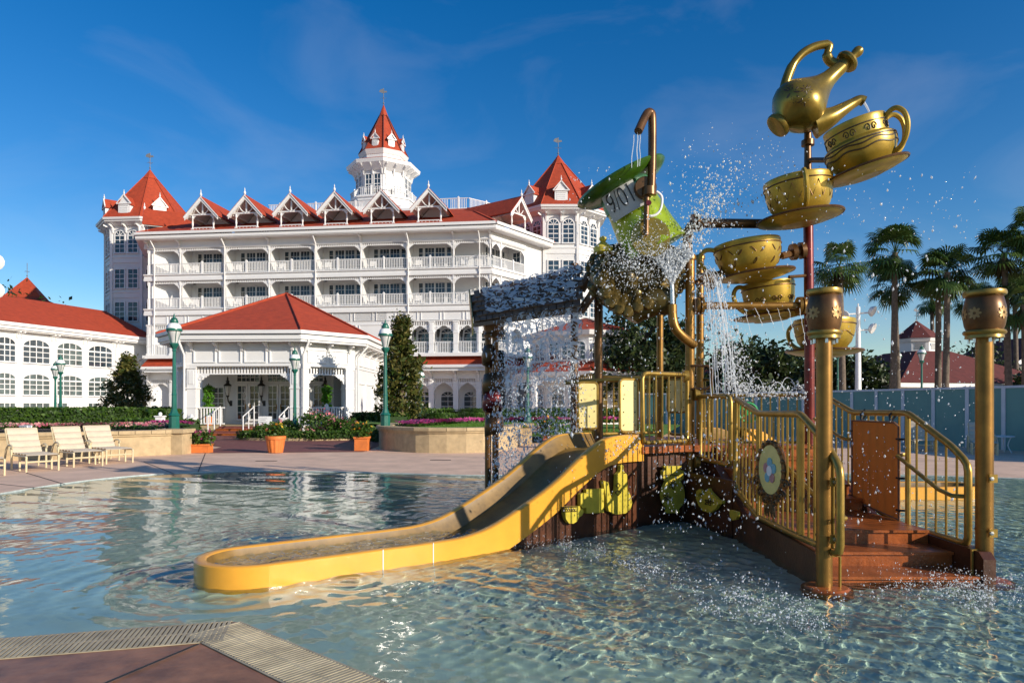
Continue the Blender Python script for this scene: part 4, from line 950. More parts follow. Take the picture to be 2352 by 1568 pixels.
for T, ln in ((T0,L0),(T1,L1),(T7,L7)):
    frieze(pav, T, 0.5, ln-0.42, 0.2, 3.47, 0.42, 0.155, 0.62, scroll=True, th=0.07, sw=0.55)
for (T, x) in ((T0,0.28),(T0,L0-0.26),(T1,0.3),(T1,L1-0.28),(T7,0.3)): pier(pav, T, x, 0.24, PZ, 3.47, 0.46)
downpipe(pav, T0, 0.02, -0.06, 0.1, PE-0.1, 0.62); downpipe(pav, T1, 0.1, -0.06, 0.1, PE-0.1, 0.62); downpipe(pav, T2, 0.05, -0.06, 0.1, PE-0.1, 0.62)
railing(pav, T1, 0.6, L1-0.5, 0.22, PZ, 0.95, 0.14, 'porch_railing', True, 0.055); railing(pav, T0, 0.55, 1.9, 0.22, PZ, 0.95, 0.14, 'porch_railing', False, 0.055)
# solid side wall (third face) with tall windows, inner walls and ceiling
m = MB(T2); m.box(0.0, L2, 0.0, 0.25, 0.0, 3.48); m.build('side_wall', white, pav)
panels(pav, T2, 0.3, 4.8, 0.6, 2.7, 0.0, 2, 0.3, 0.05, 'wall_panel')
window(pav, T2, 5.2, 6.2, 0.55, 2.4, 0.0, 2, 5, gm=curtain); window(pav, T2, 6.9, 7.9, 0.55, 2.4, 0.0, 2, 5, gm=curtain)
m = MB(); m.prismz(grow(oc,-0.1), 3.43, 3.47); m.build('porch_ceiling', white, pav)
IY = 37.9
TI = frame(-17.2, IY, 0, 0); IL = 7.4
m = MB(TI); m.box(0, IL, 0, 0.2, PZ, 3.44); m.box(0, IL, -0.04, 0, PZ, PZ+0.5); m.build('inner_wall', white, pav)
for cx in (2.6, 4.3, 6.15):
    m = MB(TI); m.box(cx-0.74, cx+0.74, -0.09, 0.0, PZ, 3.35); dsur = m.build('door_surround', white, pav)
    for a in (-0.345, 0.345):
        o = window(pav, TI, cx+a-0.225, cx+a+0.225, PZ+0.28, PZ+2.1, -0.1, 2, 5, fw=0.1, mw=0.035, gm=glass, name='french_door')
        k = MB(TI); k.sphere((cx+a*0.35, -0.2, PZ+0.95), 0.045, 8); k.box(cx+a*0.35-0.03,cx+a*0.35+0.03,-0.18,-0.16,PZ+0.8,PZ+1.1); k.build('door_handle', gold, o)
    window(pav, TI, cx-0.6, cx+0.6, PZ+2.36, PZ+2.8, -0.09, 5, 2, fw=0.06, mw=0.03, gm=glass, name='transom_window')
window(pav, TI, 0.6, 1.2, PZ+0.3, PZ+2.0, -0.0, 2, 6, gm=curtain)
TI2, IL2 = edgeT((-9.85, IY-0.2), (-8.7, IY+2.0)); 
m = MB(TI2); m.box(0, IL2, 0, 0.2, PZ, 3.44); m.build('inner_wall', white, pav)
window(pav, TI2, 0.7, 1.6, PZ+0.5, PZ+2.0, 0.0, 2, 4, gm=glass)
TI3, IL3 = edgeT((-18.4, IY+1.8), (-17.2, IY)); m = MB(TI3); m.box(0, IL3, 0, 0.2, PZ, 3.44); m.build('inner_wall', white, pav)
# wall lanterns
for x, lab in ((1.6,'black iron wall lantern between the side window and the first porch door'), (3.45,'black iron wall lantern between the first two pairs of porch doors'), (6.95,'black iron wall lantern above the potted topiary')):
    q = TI @ Vector((x, 0, 2.05)); t = thing('wall_lantern', lab, 'lantern', tuple(q), 'porch wall lanterns')
    z = 2.35; m = MB(); c = Matrix.Translation((q.x, q.y-0.45, 0))
    m.tube([(q.x,q.y,z-0.75),(q.x,q.y-0.15,z-0.78),(q.x,q.y-0.38,z-0.62),(q.x,q.y-0.45,z-0.42)], 0.035, 6); m.box(q.x-0.07,q.x+0.07,q.y-0.03,q.y+0.02,z-0.9,z-0.6)
    m.lathe([(0.05,z-0.42),(0.09,z-0.36),(0.08,z-0.32)], 10, c); m.lathe([(0.22,z+0.2),(0.2,z+0.26),(0.09,z+0.34),(0.08,z+0.42),(0.11,z+0.46),(0.05,z+0.52),(0.05,z+0.62),(0.001,z+0.75)], 10, c)
    for k in range(4): a = k*1.571+0.78; m.tube([(q.x+0.08*math.cos(a),q.y-0.45+0.08*math.sin(a),z-0.33),(q.x+0.19*math.cos(a),q.y-0.45+0.19*math.sin(a),z+0.21)], 0.012, 5)
    m.build('bracket', blackm, t, True)
    m = MB(); m.lathe([(0.075,z-0.31),(0.14,z-0.1),(0.17,z+0.18),(0.12,z+0.22)], 12, c); m.build('globe', lampglass, t, True)
# topiaries
for (x, y, zz, lab) in ((-9.85,36.3,PZ,'three ball topiary in a pot behind the porch railing'),(-16.0,36.0,PZ,'ball topiary half hidden by the porch corner column')):
    t = thing('topiary', lab, 'topiary', (x,y,zz))
    m = MB(); m.lathe([(0.17,zz),(0.24,zz+0.38),(0.26,zz+0.4),(0.25,zz+0.44),(0.2,zz+0.4)], 14, Matrix.Translation((x,y,0))); m.build('pot', terra, t, True)
    m = MB(); m.tube([(x,y,zz+0.4),(x,y,zz+2.2)], 0.03, 6); m.build('stem', barkm, t)
    for z, r_ in ((zz+0.85,0.3),(zz+1.38,0.27),(zz+1.85,0.24)): leaves('leaf_ball', crown((x,y,z),(r_,r_,r_),900,60,0.12,int(z*100),0.75), 0.045, topleaf, t, 0, 0.6, int(z*50))
# entrance steps and handrails
for k in range(4):
    m = MB(); z1 = PZ-0.02-0.11*k; y1 = 34.3-0.34*k; m.box(-14.6, -11.35, y1-0.34, y1+0.02, 0.0, z1); m.box(-14.62, -11.33, y1-0.37, y1+0.02, z1, z1+0.018)
    m.build('step', stepm if k % 2 else brickm, pav)
for x in (-14.7, -13.0, -11.25):
    m = MB(); m.tube([(x,33.0,0.03),(x,33.0,0.95),(x,34.4,1.42),(x,34.4,PZ)], 0.032, 7); m.tube([(x,33.7,0.25),(x,33.7,1.18)], 0.028, 6); m.build('handrail', white, pav, True)
m = MB(); m.box(-16.2,-14.75,32.6,34.4,0.0,PZ-0.1); m.build('step_flank', stone, pav)

# ================================================================== left wing and other buildings
wing = thing('wing_building', 'long white two storey wing with arched windows and red hipped roof', 'building', (-38, 60, 0))
wa, wb_ = Vector((-35.7,66.0)), Vector((-42.2,45.0)); wd = (wa-wb_).normalized(); WL = (wa-wb_).length
TW = frame(wb_.x, wb_.y, 0, math.atan2(wd.y, wd.x))
m = MB(TW); m.box(0, WL+1.5, 0, 12, 0, 7.6); m.build('wall', siding, wing)
m = MB(TW); m.box(-0.5,WL+0.9,-0.55,0.0,7.35,7.5); m.box(-0.6,WL+0.9,-0.7,-0.55,7.45,7.8); m.box(-0.6,WL+0.9,-0.85,-0.7,7.7,7.95); m.box(0,WL,-0.05,0.0,4.28,4.42); m.box(0,WL,-0.09,0.0,4.42,4.5); m.build('cornice', white, wing)
mr = MB(TW); z0, z1 = 7.96, 11.0
mr.add([(-0.6,-0.85,z0),(WL+1.2,-0.85,z0),(WL+1.2,6,z1),(3.5,6,z1),(-0.6,12.8,z0),(WL+1.2,12.8,z0)], [(0,1,2,3),(0,3,4),(3,2,5,4)]); mr.build('roof', roofred, wing)
def wu(u):                        # distance along the wing for a photograph column
    k = (u-UC)/F; return (k*wb_.y-wb_.x)/(wd.x-k*wd.y)
wins = [(-16,34),(52,112),(130,187),(202,256)]
for (u0,u1) in wins:
    a, b = wu(u0), wu(u1); cx = (a+b)/2
    window(wing, TW, a, b, 4.95, 6.25, -0.02, 4, 3, arch=0.55, gm=curtain if u0 in (130,) else glass, fw=0.1, mw=0.06, fan=False)
    window(wing, TW, a, b, 2.35, 3.55, -0.02, 4, 3, arch=0.45, gm=curtain, fw=0.1, mw=0.06, fan=False)
    window(wing, TW, a, b if u0 < 120 else a+0.9, 0.75, 1.65, -0.02, 4 if u0 < 120 else 2, 2, gm=curtain, fw=0.08, mw=0.06)
for u in (-40, 42, 122, 195, 262, 270):
    x = wu(u)
    m = MB(TW); m.box(x-0.3,x+0.3,-0.07,0.0,0,7.35); m.build('pilaster', white, wing)
    for dx in (-0.18,0.18):
        m = MB(TW); m.prism([(0,0),(0.5,0),(0.45,-0.12),(0.15,-0.2),(0.1,-0.5),(0,-0.55)], -0.06, 0.06, Matrix.Translation((x+dx,-0.07,7.35)) @ Matrix.Rotation(R(-90),4,'Z')); m.build('eave_bracket', white, wing)
wx = wu(290); window(wing, TW, wx-0.5, wx+0.5, 4.95, 6.2, -0.02, 2, 3, arch=0.4, fw=0.1, mw=0.05)
# distant pyramid roof
cu = thing('cupola_building', 'distant white building under a red pyramid roof with cross finial', 'building', (-62, 88, 0))
m = MB(frame(-62.5,88,0,R(20))); m.box(-5,5,-5,5,0,13.0); m.build('wall', white, cu)
m = MB(frame(-62.5,88,0,R(20))); m.box(-5.5,5.5,-5.5,5.5,13.0,13.5); m.build('cornice', white, cu)
m = MB(frame(-62.5,88,0,R(20))); m.add([(-5.6,-5.6,13.5),(5.6,-5.6,13.5),(5.6,5.6,13.5),(-5.6,5.6,13.5),(-2,-2,15.2),(2,-2,15.2),(2,2,15.2),(-2,2,15.2),(0,0,18.0)], [(0,1,5,4),(1,2,6,5),(2,3,7,6),(3,0,4,7),(4,5,8),(5,6,8),(6,7,8),(7,4,8)]); m.build('roof', roofred, cu)
vane(cu, Matrix.Translation((-62.5,88,0)), 17.9, False)
# bay with arched windows right of the falling water
bay = thing('bay_building', 'white two storey octagonal bay with arched windows and red skirt roofs', 'building', (6.5, 55, 0))
TB = Matrix.Translation((6.1, 57.0, 0)); br_ = 4.6; rb = 20
m = MB(TB); frustum8(m, br_, 0, br_, 6.9, rb, caps=True); m.build('wall', siding, bay)
m = MB(TB); frustum8(m, br_+0.55, 6.9, br_+0.7, 7.25, rb, caps=True); frustum8(m, br_+0.1, 4.4, br_+0.15, 4.55, rb, caps=True); frustum8(m, br_+1.5, 3.75, br_+1.6, 4.05, rb, caps=True); m.build('cornice', white, bay)
m = MB(TB); frustum8(m, br_+0.65, 7.26, 0.3, 8.7, rb); m.build('roof', roofred, bay)
m = MB(TB); frustum8(m, br_+1.55, 4.06, br_, 4.9, rb); m.build('skirt_roof', roofred, bay)
ap = br_*math.cos(R(22.5))
for f in (-2,-1,0,1):
    Tf = TB @ Matrix.Rotation(R(45*f+rb),4,'Z') @ Matrix.Translation((0,-ap,0))
    for cx in (-1.05,0,1.05): window(bay, Tf, cx-0.42, cx+0.42, 5.05, 6.1, -0.02, 2, 3, arch=0.3, fw=0.07, mw=0.04, fan=False, single=True)
    for cx in (-0.75,0.75): window(bay, Tf, cx-0.5, cx+0.5, 0.5, 2.4, -0.02, 2, 4, arch=0.4, fw=0.09, mw=0.04, single=True)
    Tg = TB @ Matrix.Rotation(R(45*f+rb),4,'Z') @ Matrix.Translation((0,-(br_+1.3)*math.cos(R(22.5)),0)); hs_ = (br_+1.3)*math.sin(R(22.5))
    frieze(bay, Tg, -hs_, hs_, 0, 3.75, 0.4, 0.2, 0.7, scroll=True); pier(bay, Tg, -hs_, 0, 0, 3.75, 0.35)
# links the bay with the hotel
m = MB(); m.box(1.5, 4.5, 58, 66, 0, 6.0); m.build('link_wall', siding, bay)
m = MB(frame(9.0,58.5,0,R(-8))); m.box(0,14,0,6,0,3.6); m.build('side_range', white, bay)
m = MB(frame(9.0,58.5,0,R(-8))); m.add([(-0.4,-0.9,3.7),(14.5,-0.9,3.7),(14.5,3,4.9),(-0.4,3,4.9),(-0.4,6.5,3.7),(14.5,6.5,3.7)],[(0,1,2,3),(3,2,5,4),(1,5,2),(0,3,4)]); m.build('side_roof', roofred, bay)
m = MB(frame(9.0,58.5,0,R(-8))); m.box(-0.4,14.5,-0.95,-0.8,3.4,3.69); m.build('side_gutter', white, bay)
# maroon pagoda on the right
pg = thing('cupola_pavilion', 'low pavilion with wide maroon hipped roof and louvred white cupola', 'building', (36, 60, 0))
c = P(2105,0,60); TP = frame(c.x, 60, 0, R(14))
m = MB(TP); m.box(-6.5,8.5,-5,5,0,2.9); m.build('wall', white, pg)
m = MB(TP); m.box(-7.2,9.3,-5.7,5.7,2.9,3.25); m.build('cornice', white, pg)
m = MB(TP); m.add([(-7.3,-5.8,3.26),(9.4,-5.8,3.26),(9.4,5.8,3.26),(-7.3,5.8,3.26),(-1.8,-1.8,6.1),(1.8,-1.8,6.1),(1.8,1.8,6.1),(-1.8,1.8,6.1)],[(0,1,5,4),(1,2,6,5),(2,3,7,6),(3,0,4,7)]); m.build('roof', roofdark, pg)
m = MB(TP); frustum8(m,1.72,5.9,1.72,7.0,10,caps=True); frustum8(m,1.85,6.95,1.95,7.25,10,caps=True); m.build('cupola', white, pg)
for f in (-1,0,1):
    Tf = TP @ Matrix.Rotation(R(45*f+10),4,'Z') @ Matrix.Translation((0,-1.72*math.cos(R(22.5)),0)); m = MB(Tf)
    for k in range(5): m.box(-0.4,0.4,-0.03,0.0,6.3+0.11*k,6.36+0.11*k)
    m.build('louvre', greyink, pg)
m = MB(TP); frustum8(m,2.0,7.26,0.05,8.9,10); m.build('cupola_roof', roofdark, pg)
vane(pg, TP @ Matrix.Scale(0.6,4) , 14.8, True)
# white house at the right edge
hb = thing('white_house', 'white gabled house with porch at the far right behind palms', 'house', (51, 66, 0))
c = P(2372,0,66); TH = frame(c.x, 66, 0, R(10))
m = MB(TH); m.box(-2.0,7,0,8,0,5.4); m.build('wall', siding, hb)
m = MB(TH); m.prism([(-2.3,5.4),(7.3,5.4),(2.5,8.2)], 0.0, 8); m.build('gable', white, hb)
m = MB(TH)
for sx in (-1,1): m.add([(2.5,-0.5,8.35),(2.5+sx*5.4,-0.5,5.25),(2.5+sx*5.4,8.3,5.25),(2.5,8.3,8.35)],[(0,1,2,3)])
m.build('roof', roofdark, hb)
for z in (0.2,2.9): railing(hb, TH, -2,7,-0.9,z,1.0,0.2,'porch_railing',False); 
for x in (-2,0.2,2.4,4.6,7): pier(hb, TH, x, -0.9, 0, 5.2, 0.25)
m = MB(TH); m.box(-2.2,7.2,-1.1,0,2.7,2.9); m.box(-2.2,7.2,-1.1,0,5.2,5.4); m.build('porch_floor', white, hb)
for x in (-1,1.3,3.5,5.7): window(hb, TH, x-0.4,x+0.4,3.3,4.7,-0.02,2,4,single=True)

# teal screen wall
fence = thing('screen_wall', 'pale teal panelled construction screen wall with light grey posts', 'screen wall', (15.5, 26, 0))
fp = resample([(17.5,15.0),(17.2,19.0),(16.3,22.6),(15.2,26.5),(13.9,30.0),(12.0,33.5),(9.6,36.0),(6.0,38.0)], 3)
fz = 2.14
for i in range(len(fp)-1):
    T, ln = edgeT(fp[i], fp[i+1])
    m = MB(T); m.box(0.05, ln-0.05, -0.02, 0.02, 0.02, fz-0.08); m.build('panel', tealp, fence)
    m = MB(T); m.box(-0.07, 0.07, -0.05, 0.05, 0.02, fz-0.08); m.box(-0.06, ln-0.065, -0.06, 0.06, fz-0.08, fz); m.build('post', lilac, fence)

# ------------------------------------------------------------------ lamps
def lamp(label, x, y, z, h, arms=False):
    t = thing('street_lamp', label, 'lamp post', (x,y,z), 'green lamp posts')
    c = Matrix.Translation((x,y,z)); H = h
    m = MB(); m.lathe([(0.21,0),(0.21,0.06),(0.17,0.09),(0.16,0.52),(0.19,0.55),(0.13,0.62),(0.085,0.75),(0.075,1.2),(0.085,1.22),(0.07,1.26),(0.05,H-0.95),(0.07,H-0.93),(0.05,H-0.88),(0.13,H-0.76),(0.15,H-0.72),(0.1,H-0.68)], 8, c); m.build('post', greenm, t)
    m = MB(); m.lathe([(0.09,H-0.68),(0.135,H-0.5),(0.2,H-0.3),(0.2,H-0.28)], 12, c); m.build('lantern_glass', lampglass, t, True)
    m = MB(); m.lathe([(0.24,H-0.30),(0.25,H-0.27),(0.24,H-0.22),(0.2,H-0.22)], 12, c)
    for k in range(4): a = 0.78+k*1.571; m.tube([(x+0.095*math.cos(a),y+0.095*math.sin(a),z+H-0.68),(x+0.21*math.cos(a),y+0.21*math.sin(a),z+H-0.29)], 0.012, 5)
    m.lathe([(0.12,H-0.05),(0.13,H-0.02),(0.12,H+0.06),(0.09,H+0.08),(0.1,H+0.11),(0.04,H+0.14),(0.03,H+0.2),(0.001,H+0.28)], 10, c); m.build('lantern_crown', greenm, t, True)
    m = MB(); m.lathe([(0.22,H-0.22),(0.215,H-0.15),(0.17,H-0.07),(0.12,H-0.04)], 12, c); m.build('lantern_dome', frost, t, True)
for a in [('tall green lamp post behind the planter wall by the porch', *P(400,985,22.0), 3.45),
          ('green lamp post beyond the pink flowers before the white wing', *P(139,975,37.0), 3.55),
          ('second green lamp post close behind its twin before the white wing', *P(127,972,41.0), 3.5),
          ('green lamp post rising from the island rose bed', P(677,985,29.8).x, 29.8, 0.15, 3.6),
          ('tall green lamp post at the end of the bowed wall beside the magnolia', *P(885,984,23.3), 3.45),
          ('shorter looking green lamp post on the raised lawn', *P(966,986,36.0), 3.05),
          ('green lamp post behind the falling curtain of water', *P(1212,985,30.0), 3.4),
          ('green lamp post in front of the maroon cupola', *P(2117,905,40.0), 2.65),
          ('green lamp post half behind a palm trunk by the cupola', *P(2064,905,55.0), 3.3),
          ('thin green lamp post behind the stair railing', *P(1924,900,44.0), 3.0),
          ('distant green lamp post among dark oaks behind the water arcs', *P(1661,905,46.0), 3.3)]: 
    l_, x, y, z, h = a; z0 = min(z, 0.62); lamp(l_, x, y, 0.0 if z > 0.95 else z0, h+(z if z > 0.95 else z-z0))
# floodlight masts
def mast(label, x, y, h):
    t = thing('floodlight_mast', label, 'light mast', (x,y,0), 'floodlight masts')
    m = MB(); m.tube([(x,y,0),(x,y,h)], [0.26,0.14], 9); m.tube([(x-0.9,y,h-0.55),(x+0.9,y,h-0.4)], 0.06, 6); m.tube([(x-0.9,y,h-1.75),(x+0.9,y,h-1.65)], 0.06, 6); m.tube([(x,y,h),(x,y,h+0.25)], 0.05, 6); m.build('pole', whitep, t, True)
    for dx, dz in ((-1.05,-0.6),(1.05,-0.3),(-1.05,-1.75),(1.05,-1.55)):
        m = MB(); m.lathe([(0.05,0.28),(0.27,0.2),(0.40,-0.03),(0.40,-0.1),(0.33,-0.13),(0.05,-0.08)], 14, Matrix.Translation((x+dx,y,h+dz)) @ Matrix.Rotation(R(55*(1 if dx<0 else -1)),4,'Y') @ Matrix.Rotation(R(-40),4,'X')); m.build('floodlight', frost, t, True)
q = P(1971,705,50); mast('white floodlight mast with four round lamps behind the teal wall', q.x, 50, q.z)
q = P(-70,600,30); mast('white floodlight mast at the edge with only its lamp heads in view', q.x, 30, q.z+0.3)
# ================================================================== water play structure
def rail_panel(name, label, top, bot, r=0.03, sp=0.105, br=0.011, thick=(), cat='railing', rm=goldrail, group='gold play railings', closed=True):
    top = [Vector(p) for p in top]; bot = [Vector(p) for p in bot]
    t = thing(name, label, cat, tuple((top[0]+bot[-1])/2)[:2]+(min(p.z for p in bot),), group)
    loop = top+list(reversed(bot)); rounded = []
    n = len(loop)
    for i in range(n):                                  # round the corners a little
        a, b, c = loop[i-1], loop[i], loop[(i+1) % n]; e = min(0.07, (b-a).length*0.4, (c-b).length*0.4)
        p = b+(a-b).normalized()*e; q = b+(c-b).normalized()*e
        rounded += [p, (p+q)/4+b/2, q]
    m = MB(); m.tube(rounded, r, 9, closed=True); m.build('rail_frame', rm, t, True)
    d = (top[-1]-top[0]); d.z = 0; ln = d.length; d.normalize()
    def zat(path, s):
        ss = [(p-top[0]).dot(d) for p in path]
        return float(np.interp(s, ss, [p.z for p in path]))
    k = max(2, int(ln/sp))
    for i in range(1, k):
        s = ln*i/k; p = top[0]+d*s; z0 = zat(bot, s); z1 = zat(top, s)
        m = MB(); m.tube([(p.x,p.y,z0),(p.x,p.y,z1)], br, 6, cap=False); m.build('baluster', rm, t, True)
    for s in thick:
        p = top[0]+d*s; m = MB(); m.tube([(p.x,p.y,zat(bot,s)),(p.x,p.y,zat(top,s))], r*0.82, 8, cap=False); m.build('upright', rm, t, True)
    return t
XL, XR = 2.62, 4.03
rl = rail_panel('stair_railing', 'gold stair railing carrying the oval medallion', [(XL,8.0,1.58),(XL,7.26,1.41),(XL,6.2,1.42),(XL,5.72,1.2),(XL,5.45,1.0)], [(XL,8.0,0.52),(XL,7.26,0.31),(XL,6.2,0.30),(XL,5.45,0.31)], 0.033, 0.113, 0.011, (0.74,1.8))
rr_ = rail_panel('stair_railing', 'gold stair railing holding the orange canvas panel', [(XR,8.95,1.66),(XR,8.06,1.41),(XR,6.95,1.42),(XR,6.25,1.12),(XR,6.03,0.98)], [(XR,8.95,0.75),(XR,8.06,0.45),(XR,7.05,0.26),(XR,6.03,0.27)], 0.033, 0.15, 0.011, (0.89,2.0))
for t, X, zs, sg in ((rl, XL, [(7.9,1.22),(7.0,0.98),(6.0,0.66),(5.55,0.58)], 1), (rr_, XR, [(6.98,0.98),(6.3,0.72),(6.12,0.69)], -1), (rr_, XR, [(8.9,1.32),(8.2,1.12),(8.06,1.1)], -1)):
    m = MB(); pts = [(X+sg*0.09, y, z) for y, z in zs]; pts = [(X, zs[0][0]+0.04, zs[0][1]+0.01)]+pts+[(X, zs[-1][0]-0.06, zs[-1][1]+0.0)]
    m.tube(pts, 0.02, 7); m.build('handrail', goldrail, t, True)
# short gate panel and platform railings
rail_panel('platform_railing', 'short gold gate panel with rounded corner between column and stair railing', [(2.47,8.95,1.62),(2.60,8.12,1.60)], [(2.47,8.95,0.80),(2.60,8.12,0.78)], 0.03, 0.12)
rail_panel('platform_railing', 'gold balcony railing over the dark plaque wall', [(1.63,8.52,1.90),(2.31,9.0,1.90)], [(1.63,8.52,1.03),(2.31,9.0,1.03)], 0.03, 0.105)
rail_panel('platform_railing', 'gold landing railing under the arcing jets', [(2.75,9.55,1.64),(4.05,9.4,1.64)], [(2.75,9.55,0.98),(4.05,9.4,0.98)], 0.026, 0.115)
rail_panel('platform_railing', 'gold rear platform railing behind the cream panels', [(1.25,10.6,1.95),(2.45,11.3,1.95)], [(1.25,10.6,1.05),(2.45,11.3,1.05)], 0.026, 0.13)
rail_panel('platform_railing', 'gold rear railing on the waterfall side', [(1.02,10.95,1.95),(1.18,9.75,1.95)], [(1.02,10.95,1.02),(1.18,9.75,1.02)], 0.024, 0.12)
rail_panel('platform_railing', 'gold rear railing near the second slide', [(2.6,11.3,1.9),(3.1,10.6,1.9)], [(2.6,11.3,1.02),(3.1,10.6,1.02)], 0.024, 0.12)
# the top rail sloping across the platform
t = tag(MB().tube([P(1300,878,9.9),P(1378,874,9.4),P(1562,862,9.02)],0.035,9).build('cross_rail', goldrail, None, True), 'gold rail running across the platform front to the thick column', 'rail')
# cream panels
def cream_panel(label, c, w, h, az):
    T = frame(c[0], c[1], c[2], az); t = thing('entry_panel', label, 'panel', tuple(c), 'cream entry panels')
    m = MB(T); rr = 0.05; o = [(-w/2+rr+rr*math.cos(a), rr+rr*math.sin(a)) for a in np.linspace(3.14,4.71,5)]+[(w/2-rr+rr*math.cos(a), rr+rr*math.sin(a)) for a in np.linspace(4.71,6.28,5)]+[(w/2-rr+rr*math.cos(a), h-rr+rr*math.sin(a)) for a in np.linspace(0,1.57,5)]+[(-w/2+rr+rr*math.cos(a), h-rr+rr*math.sin(a)) for a in np.linspace(1.57,3.14,5)]
    m.prism(o, -0.012, 0.012); m.build('board', panelY, t)
    m = MB(T); m.tube([(x*1.0, 0.0, z) for x, z in o], 0.02, 7, closed=True); m.build('tube_frame', goldrail, t, True)
    m = MB(T)
    for sx in (-1,1):
        for k in range(4): m.sphere((sx*(w/2-0.045), -0.016, 0.08+(h-0.16)*k/3), 0.009, 6)
    stuff(m.build('rivets', ornament, t))
cream_panel('cream yellow panel at the far side of the slide entry', P(1350,984,9.35), 0.27, 0.63, R(8))
cream_panel('cream yellow panel at the near side of the slide entry', P(1444,991,8.55), 0.25, 0.655, R(20))
cream_panel('cream yellow panel behind the thick column', P(1555,946,11.0), 0.3, 0.52, R(-5))
# posts
def post(label, u, vt, vb, Y, r, mm=gold, nm='support_column', zb=None):
    a = P(u, vt, Y); b = P(u, vb, Y); z0 = -0.3 if zb is None else zb
    t = thing(nm, label, 'column', (b.x, b.y, z0), 'play structure columns')
    m = MB(); m.tube([(b.x,Y,z0),(b.x,Y,a.z)], r, 14); m.build('shaft', mm, t, True)
    m = MB(); m.lathe([(r*1.25,a.z-0.04),(r*1.3,a.z),(r*1.1,a.z+0.03),(0.001,a.z+0.04)], 14, Matrix.Translation((b.x,Y,0))); m.lathe([(r*1.35,z0+0.29),(r*1.35,z0+0.34),(r*1.02,z0+0.36)], 14, Matrix.Translation((b.x,Y,0))); m.build('collar', mm, t, True)
    return t
post('bronze column under the waterfall canopy corner', 1319, 610, 1000, 10.6, 0.058, bronze)
post('gold column beside the cream panel', 1375, 590, 992, 9.75, 0.062, bronze)
post('slim gold column in front of the oak tree', 1516, 690, 950, 11.3, 0.055, gold)
post('thick gold column standing in the pool at the stairs', 1585, 590, 1190, 9.05, 0.062, gold)
post('gold column close behind the thick one', 1608, 590, 960, 10.7, 0.06, gold)
def pot_post(label, u, v, Y, h, r, pr):
    b = P(u, v, Y); x, y = b.x, Y
    t = thing('potted_post', label, 'post', (x,y,-0.3), 'gold posts with bronze pots')
    c = Matrix.Translation((x,y,0)); zb = h-0.40
    m = MB(); m.lathe([(r,-0.3),(r,zb)], 20, c); m.lathe([(r*1.06,0.42),(r*1.06,0.44)], 20, c); m.build('shaft', gold, t, True)
    m = MB(); m.lathe([(pr*0.80,zb+0.05),(pr*0.92,zb+0.10),(pr*1.0,zb+0.18),(pr*0.98,zb+0.26),(pr*0.86,zb+0.345),(pr*0.80,zb+0.355)], 24, c); pot = m.build('pot', bronze, t, True)
    m = MB(); m.lathe([(pr*0.84,zb+0.35),(pr*0.98,zb+0.36),(pr*1.02,zb+0.38),(pr*0.98,zb+0.40),(pr*0.7,zb+0.395),(pr*0.6,zb+0.37)], 24, c); m.build('pot_rim', goldrail, pot, True); m = MB(); m.lathe([(pr*0.8,zb-0.01),(pr*0.9,zb-0.005),(pr*0.88,zb+0.02),(pr*0.97,zb+0.03),(pr*1.0,zb+0.045),(pr*0.95,zb+0.06),(pr*0.8,zb+0.062)], 24, c); m.build('pot_foot', goldrail, pot, True)
    for az in (-60, 20, 100, 180, 260):
        m = MB(); a0 = R(az-90)
        for k in range(8):
            th = k*math.pi/4
            for s_ in (0,):
                pts = [(0.012,0.006),(0.03,0.013),(0.048,0.008),(0.055,0)]
                vs = []
                for rr2, w2 in pts+[(q[0],-q[1]) for q in reversed(pts)]:
                    dx = rr2*math.cos(th)-w2*math.sin(th); dz = rr2*math.sin(th)+w2*math.cos(th)
                    an = a0+dx/(pr*1.0); vs.append((x+(pr*0.998+0.003)*math.cos(an), y+(pr*0.998+0.003)*math.sin(an), zb+0.20+dz))
                m.poly(vs)
        m.build('painted_flower', fadedgold, pot)
    m = MB()
    for k in range(6): a = k*1.047+0.3; m.tube([(x+pr*0.7*math.cos(a),y+pr*0.7*math.sin(a),zb-0.045),(x+pr*0.7*math.cos(a),y+pr*0.7*math.sin(a),zb)], 0.012, 6)
    stuff(m.build('bolts', steel, t))
    return t
p1 = pot_post('gold post with bronze flower pot on top at the left foot of the stairs', 1893, 1345, 5.62, 2.45, 0.064, 0.138)
p2 = pot_post('gold post with bronze flower pot on top at the right foot of the stairs', 2261, 1330, 5.88, 2.48, 0.068, 0.162)
for t, u, Y, dirx in ((p1, 1893, 5.62, -1), (p2, 2261, 5.88, 1)):
    x = P(u,0,Y).x; xr = XL if dirx < 0 else XR; m = MB()
    for z in (0.42, 0.88):
        m = MB(); m.box(min(x,xr)+0.0, max(x,xr)+0.03, Y-0.12, Y-0.10, z-0.035, z+0.035); cl_ = m.build('clamp', goldrail, t)
        m = MB(); m.lathe([(0.017,0),(0.017,0.012),(0.001,0.014)], 6, Matrix.Translation(((x*0.4+xr*0.6),Y-0.12,z)) @ Matrix.Rotation(R(90),4,'X')); m.build('bolt', steel, cl_)
    m = MB(); xx = x+(0.12 if dirx < 0 else -0.12); m.tube([(x,Y,0.26),(xx,Y-0.02,0.26),(xx,Y-0.02,-0.25)], 0.013, 6); m.build('anchor_loop', goldrail, t, True)
m = MB(); q = P(1893,0,5.62); m.lathe([(0.2,-0.3),(0.2,-0.015),(0.16,0.012),(0.07,0.016)], 24, Matrix.Translation((q.x+0.02,5.62,0))); tag(m.build('post_footing', stepm), 'round rust coloured footing awash at the left potted post', 'footing')
